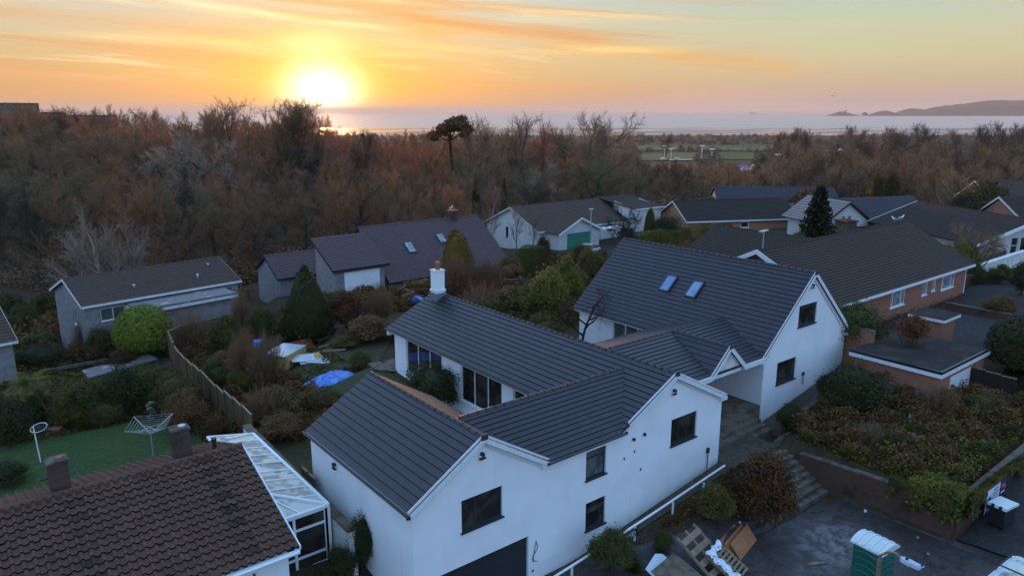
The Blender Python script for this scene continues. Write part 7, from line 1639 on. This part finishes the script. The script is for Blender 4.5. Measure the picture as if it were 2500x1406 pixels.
# tarpaulin
p = at(815,950,.9); rs = np.random.RandomState(5); m_ = MB(); N_ = 18; gz = {}
for i in range(N_+1):
    for j in range(N_+1):
        x = (i/N_-.5)*3.4; y = (j/N_-.5)*2.6; r = math.hypot(x/1.7, y/1.3); z = .55*max(0, 1-r*r*.8)+.12*noise.noise(Vector((x*2.2,y*2.2,1)))+.1*noise.noise(Vector((x*5,y*1.5,4)))
        e_ = 1+.12*noise.noise(Vector((math.atan2(y,x)*1.5,3,0))); gz[i,j] = (x*e_, y*e_, max(z, .04))
for i in range(N_):
    for j in range(N_): m_.face([gz[i,j],gz[i+1,j],gz[i+1,j+1],gz[i,j+1]])
o = m_.build('tarpaulin', M['tarp']); o.location = (p.x,p.y,h1(p.x,p.y)+.05); o.rotation_euler = (0,0,.4); o.modifiers.new('thick','SOLIDIFY').thickness = .02; tag(o, 'crumpled blue tarpaulin heaped behind the garage roof', 'tarpaulin')
p = at(1015,735,1.6); o = MB().tube([(0,0,0),(0,0,.35),(0,0,.6)], [.6,.75,.2], 9).build('blue_bag', M['tarp']); o.location = (p.x,p.y,h1(p.x,p.y)+.4); tag(o, 'blue builders bag beside the white chimney, behind the long roof', 'bag')
p = at(632,855,.4); o = MB().tube([(0,0,0),(0,0,.9),(0,0,.95)], [.42,.42,.38], 14).build('water_butt', M['tarp']); o.location = (p.x,p.y,h1(p.x,p.y)); tag(o, 'dull blue drum among the leafless shrubs', 'drum')
# plants and pot in the conservatory corner, left
p = at(745,1395,1.0)
o = MB().tube([(0,0,0),(0,0,.3)], [.14,.2], 12).build('orange_pot', M['orange']); o.location = (9.6,23.3,h1(9.6,23.3)+.05); tag(o, 'small bright orange pot outside the conservatory', 'pot')
o = MB().tube([(0,0,0),(0,0,.35)], [.2,.28], 12).build('green_pot', M['green_plastic']); o.location = (9.1,23.5,h1(9.1,23.5)+.05); tag(o, 'round green tub outside the conservatory', 'pot')
# brick chimney stack behind the mossy ridge
p = at(2062,575,3.2); o = empty('brick_stack', (p.x,p.y,p.z-1.5), angF, 'mossy square chimney stack with two pots in front of the white gable', 'chimney'); zt_ = z_at(2062,540,p.x,p.y)-o.location.z
MB().box((-.9,-.9,0),(.9,.9,zt_)).build('stack', mat('mossy_render', (.06,.058,.03), .95, nz=(2,(.09,.06,.04),.4,.6)), o); MB().box((-1.05,-1.05,zt_),(1.05,1.05,zt_+.15)).build('cap', M['brick_dark'], o)
for y in (-.45,.45): MB().tube([(0,y,zt_+.15),(0,y,zt_+.65)], [.2,.17], 10).build('chimney_pot', M['terracotta'], o)
# gulls
def gull(x, y, z, rz, lab, up=1., group=None):
    o = empty('gull', (x,y,z), rz, lab, 'bird'); m_ = MB(); m_.tube([(-.28,0,.18),(-.15,0,.2),(0,0,.24),(.12,0,.30),(.18,0,.38),(.21,0,.45),(.25,0,.47),(.3,0,.46)], [.015,.07,.095,.08,.05,.055,.05,.015], 10)
    m_.build('body', M['skin_bird'], o, True)
    for s_ in (-1,1): m_ = MB(); m_.prism([(.08,.31),(-.1,.32),(-.36,.21),(-.1,.16),(.06,.2)], (0,s_*.07,0), (1,0,0), (0,0,1), (0,s_*.035,0)); m_.build('wing', M['bird_grey'], o)
    MB().tube([(.29,0,.46),(.37,0,.44)], [.018,.006], 6).build('beak', M['beak'], o)
    for s_ in (-1,1): MB().tube([(0,s_*.03,.16),(0,s_*.03,0)], .008, 5).build('leg', M['beak'], o)
    return o
gull(67.0,29.8,8.97,2.4,'white gull on the mossy ridge, facing left'); gull(68.3,29.8,8.97,-.4,'white gull on the mossy ridge end, facing right')
gull(37.3+12.2,67.6+6.5,-1+7.93,.3,'lone gull perched on the slate house chimney')
fb_ = at(2029,236,18.4); d_ = 150; x, y = atd(2029,d_); o = empty('flying_bird', (x,y,ztop(236,d_)), 0, 'tiny dark bird flying above the far bay', 'bird'); MB().tube([(-.25,0,0),(0,0,.02),(.25,0,0)],[.02,.07,.02],6).build('body', M['dark'], o)
for s_ in (-1,1): MB().prism([(-.08,0),(.12,0),(0,.55),(-.1,.5)], (0,0,0), (1,0,0), (0,s_*1,.25), (0,0,.015)).build('wing', M['dark'], o)
# park lamps
for px, py, d_ in ((1628,355,900),(1644,362,880),(1720,355,900),(1745,363,880),(1908,376,800)):
    x, y = atd(px, d_); zt_ = ztop(py, d_); z = h1(x,y); o = empty('floodlight_mast', (x,y,z), -AZ, 'pale floodlight mast at the playing field', 'mast', 'floodlight masts at the playing field')
    MB().tube([(0,0,0),(0,0,zt_-z)], [.4,.25], 6).build('pole', M['metal_pale'], o); MB().box((-3,-.4,zt_-z-.5),(3,.4,zt_-z+.6)).build('lamp_head', M['upvc'], o)
for i, (px, w_) in enumerate(((1625,890),(1660,885),(1850,690),(1862,700),(1905,560),(2010,1090),(2062,1092),(2280,760),(1035,1300),(1165,1350),(1088,1320))):
    x, y = atd(px, w_); z = h1(x,y); o = empty('park_building' , (x,y,z), -AZ+.1*(i % 3), 'tiny pale building or shelter catching light in the far park', 'building', 'tiny pale shelters in the far park'); s_ = w_/900
    MB().box((-3.5*s_,-2,0),(3.5*s_,2,2.2)).build('wall', M['render_white'], o); MB().prism([(-4*s_,2.2),(4*s_,2.2),(0,3.6)], (0,-2.3,0), (1,0,0), (0,0,1), (0,4.6,0)).build('roof', M['fascia_old'], o)

# ================================================================== air
hz = MB(); q = 45000
hz.box((-q,-q,-60),(q,q,178)); ho = hz.build('haze', M['dark'])
m = bpy.data.materials.new('haze'); m.use_nodes = True; t = NT(m.node_tree); t.n.clear(); o_ = t.node('ShaderNodeOutputMaterial'); v = t.node('ShaderNodeVolumePrincipled'); t.l.new(v.outputs[0], o_.inputs['Volume'])
v.inputs['Color'].default_value = (.94,.82,.68,1); v.inputs['Density'].default_value = 4.5e-5; v.inputs['Anisotropy'].default_value = .12
ho.data.materials.clear(); ho.data.materials.append(m); tag(ho, 'thin morning haze over the bay', kind='stuff'); ho.display_type = 'WIRE'
C.cycles.volume_step_rate = 5
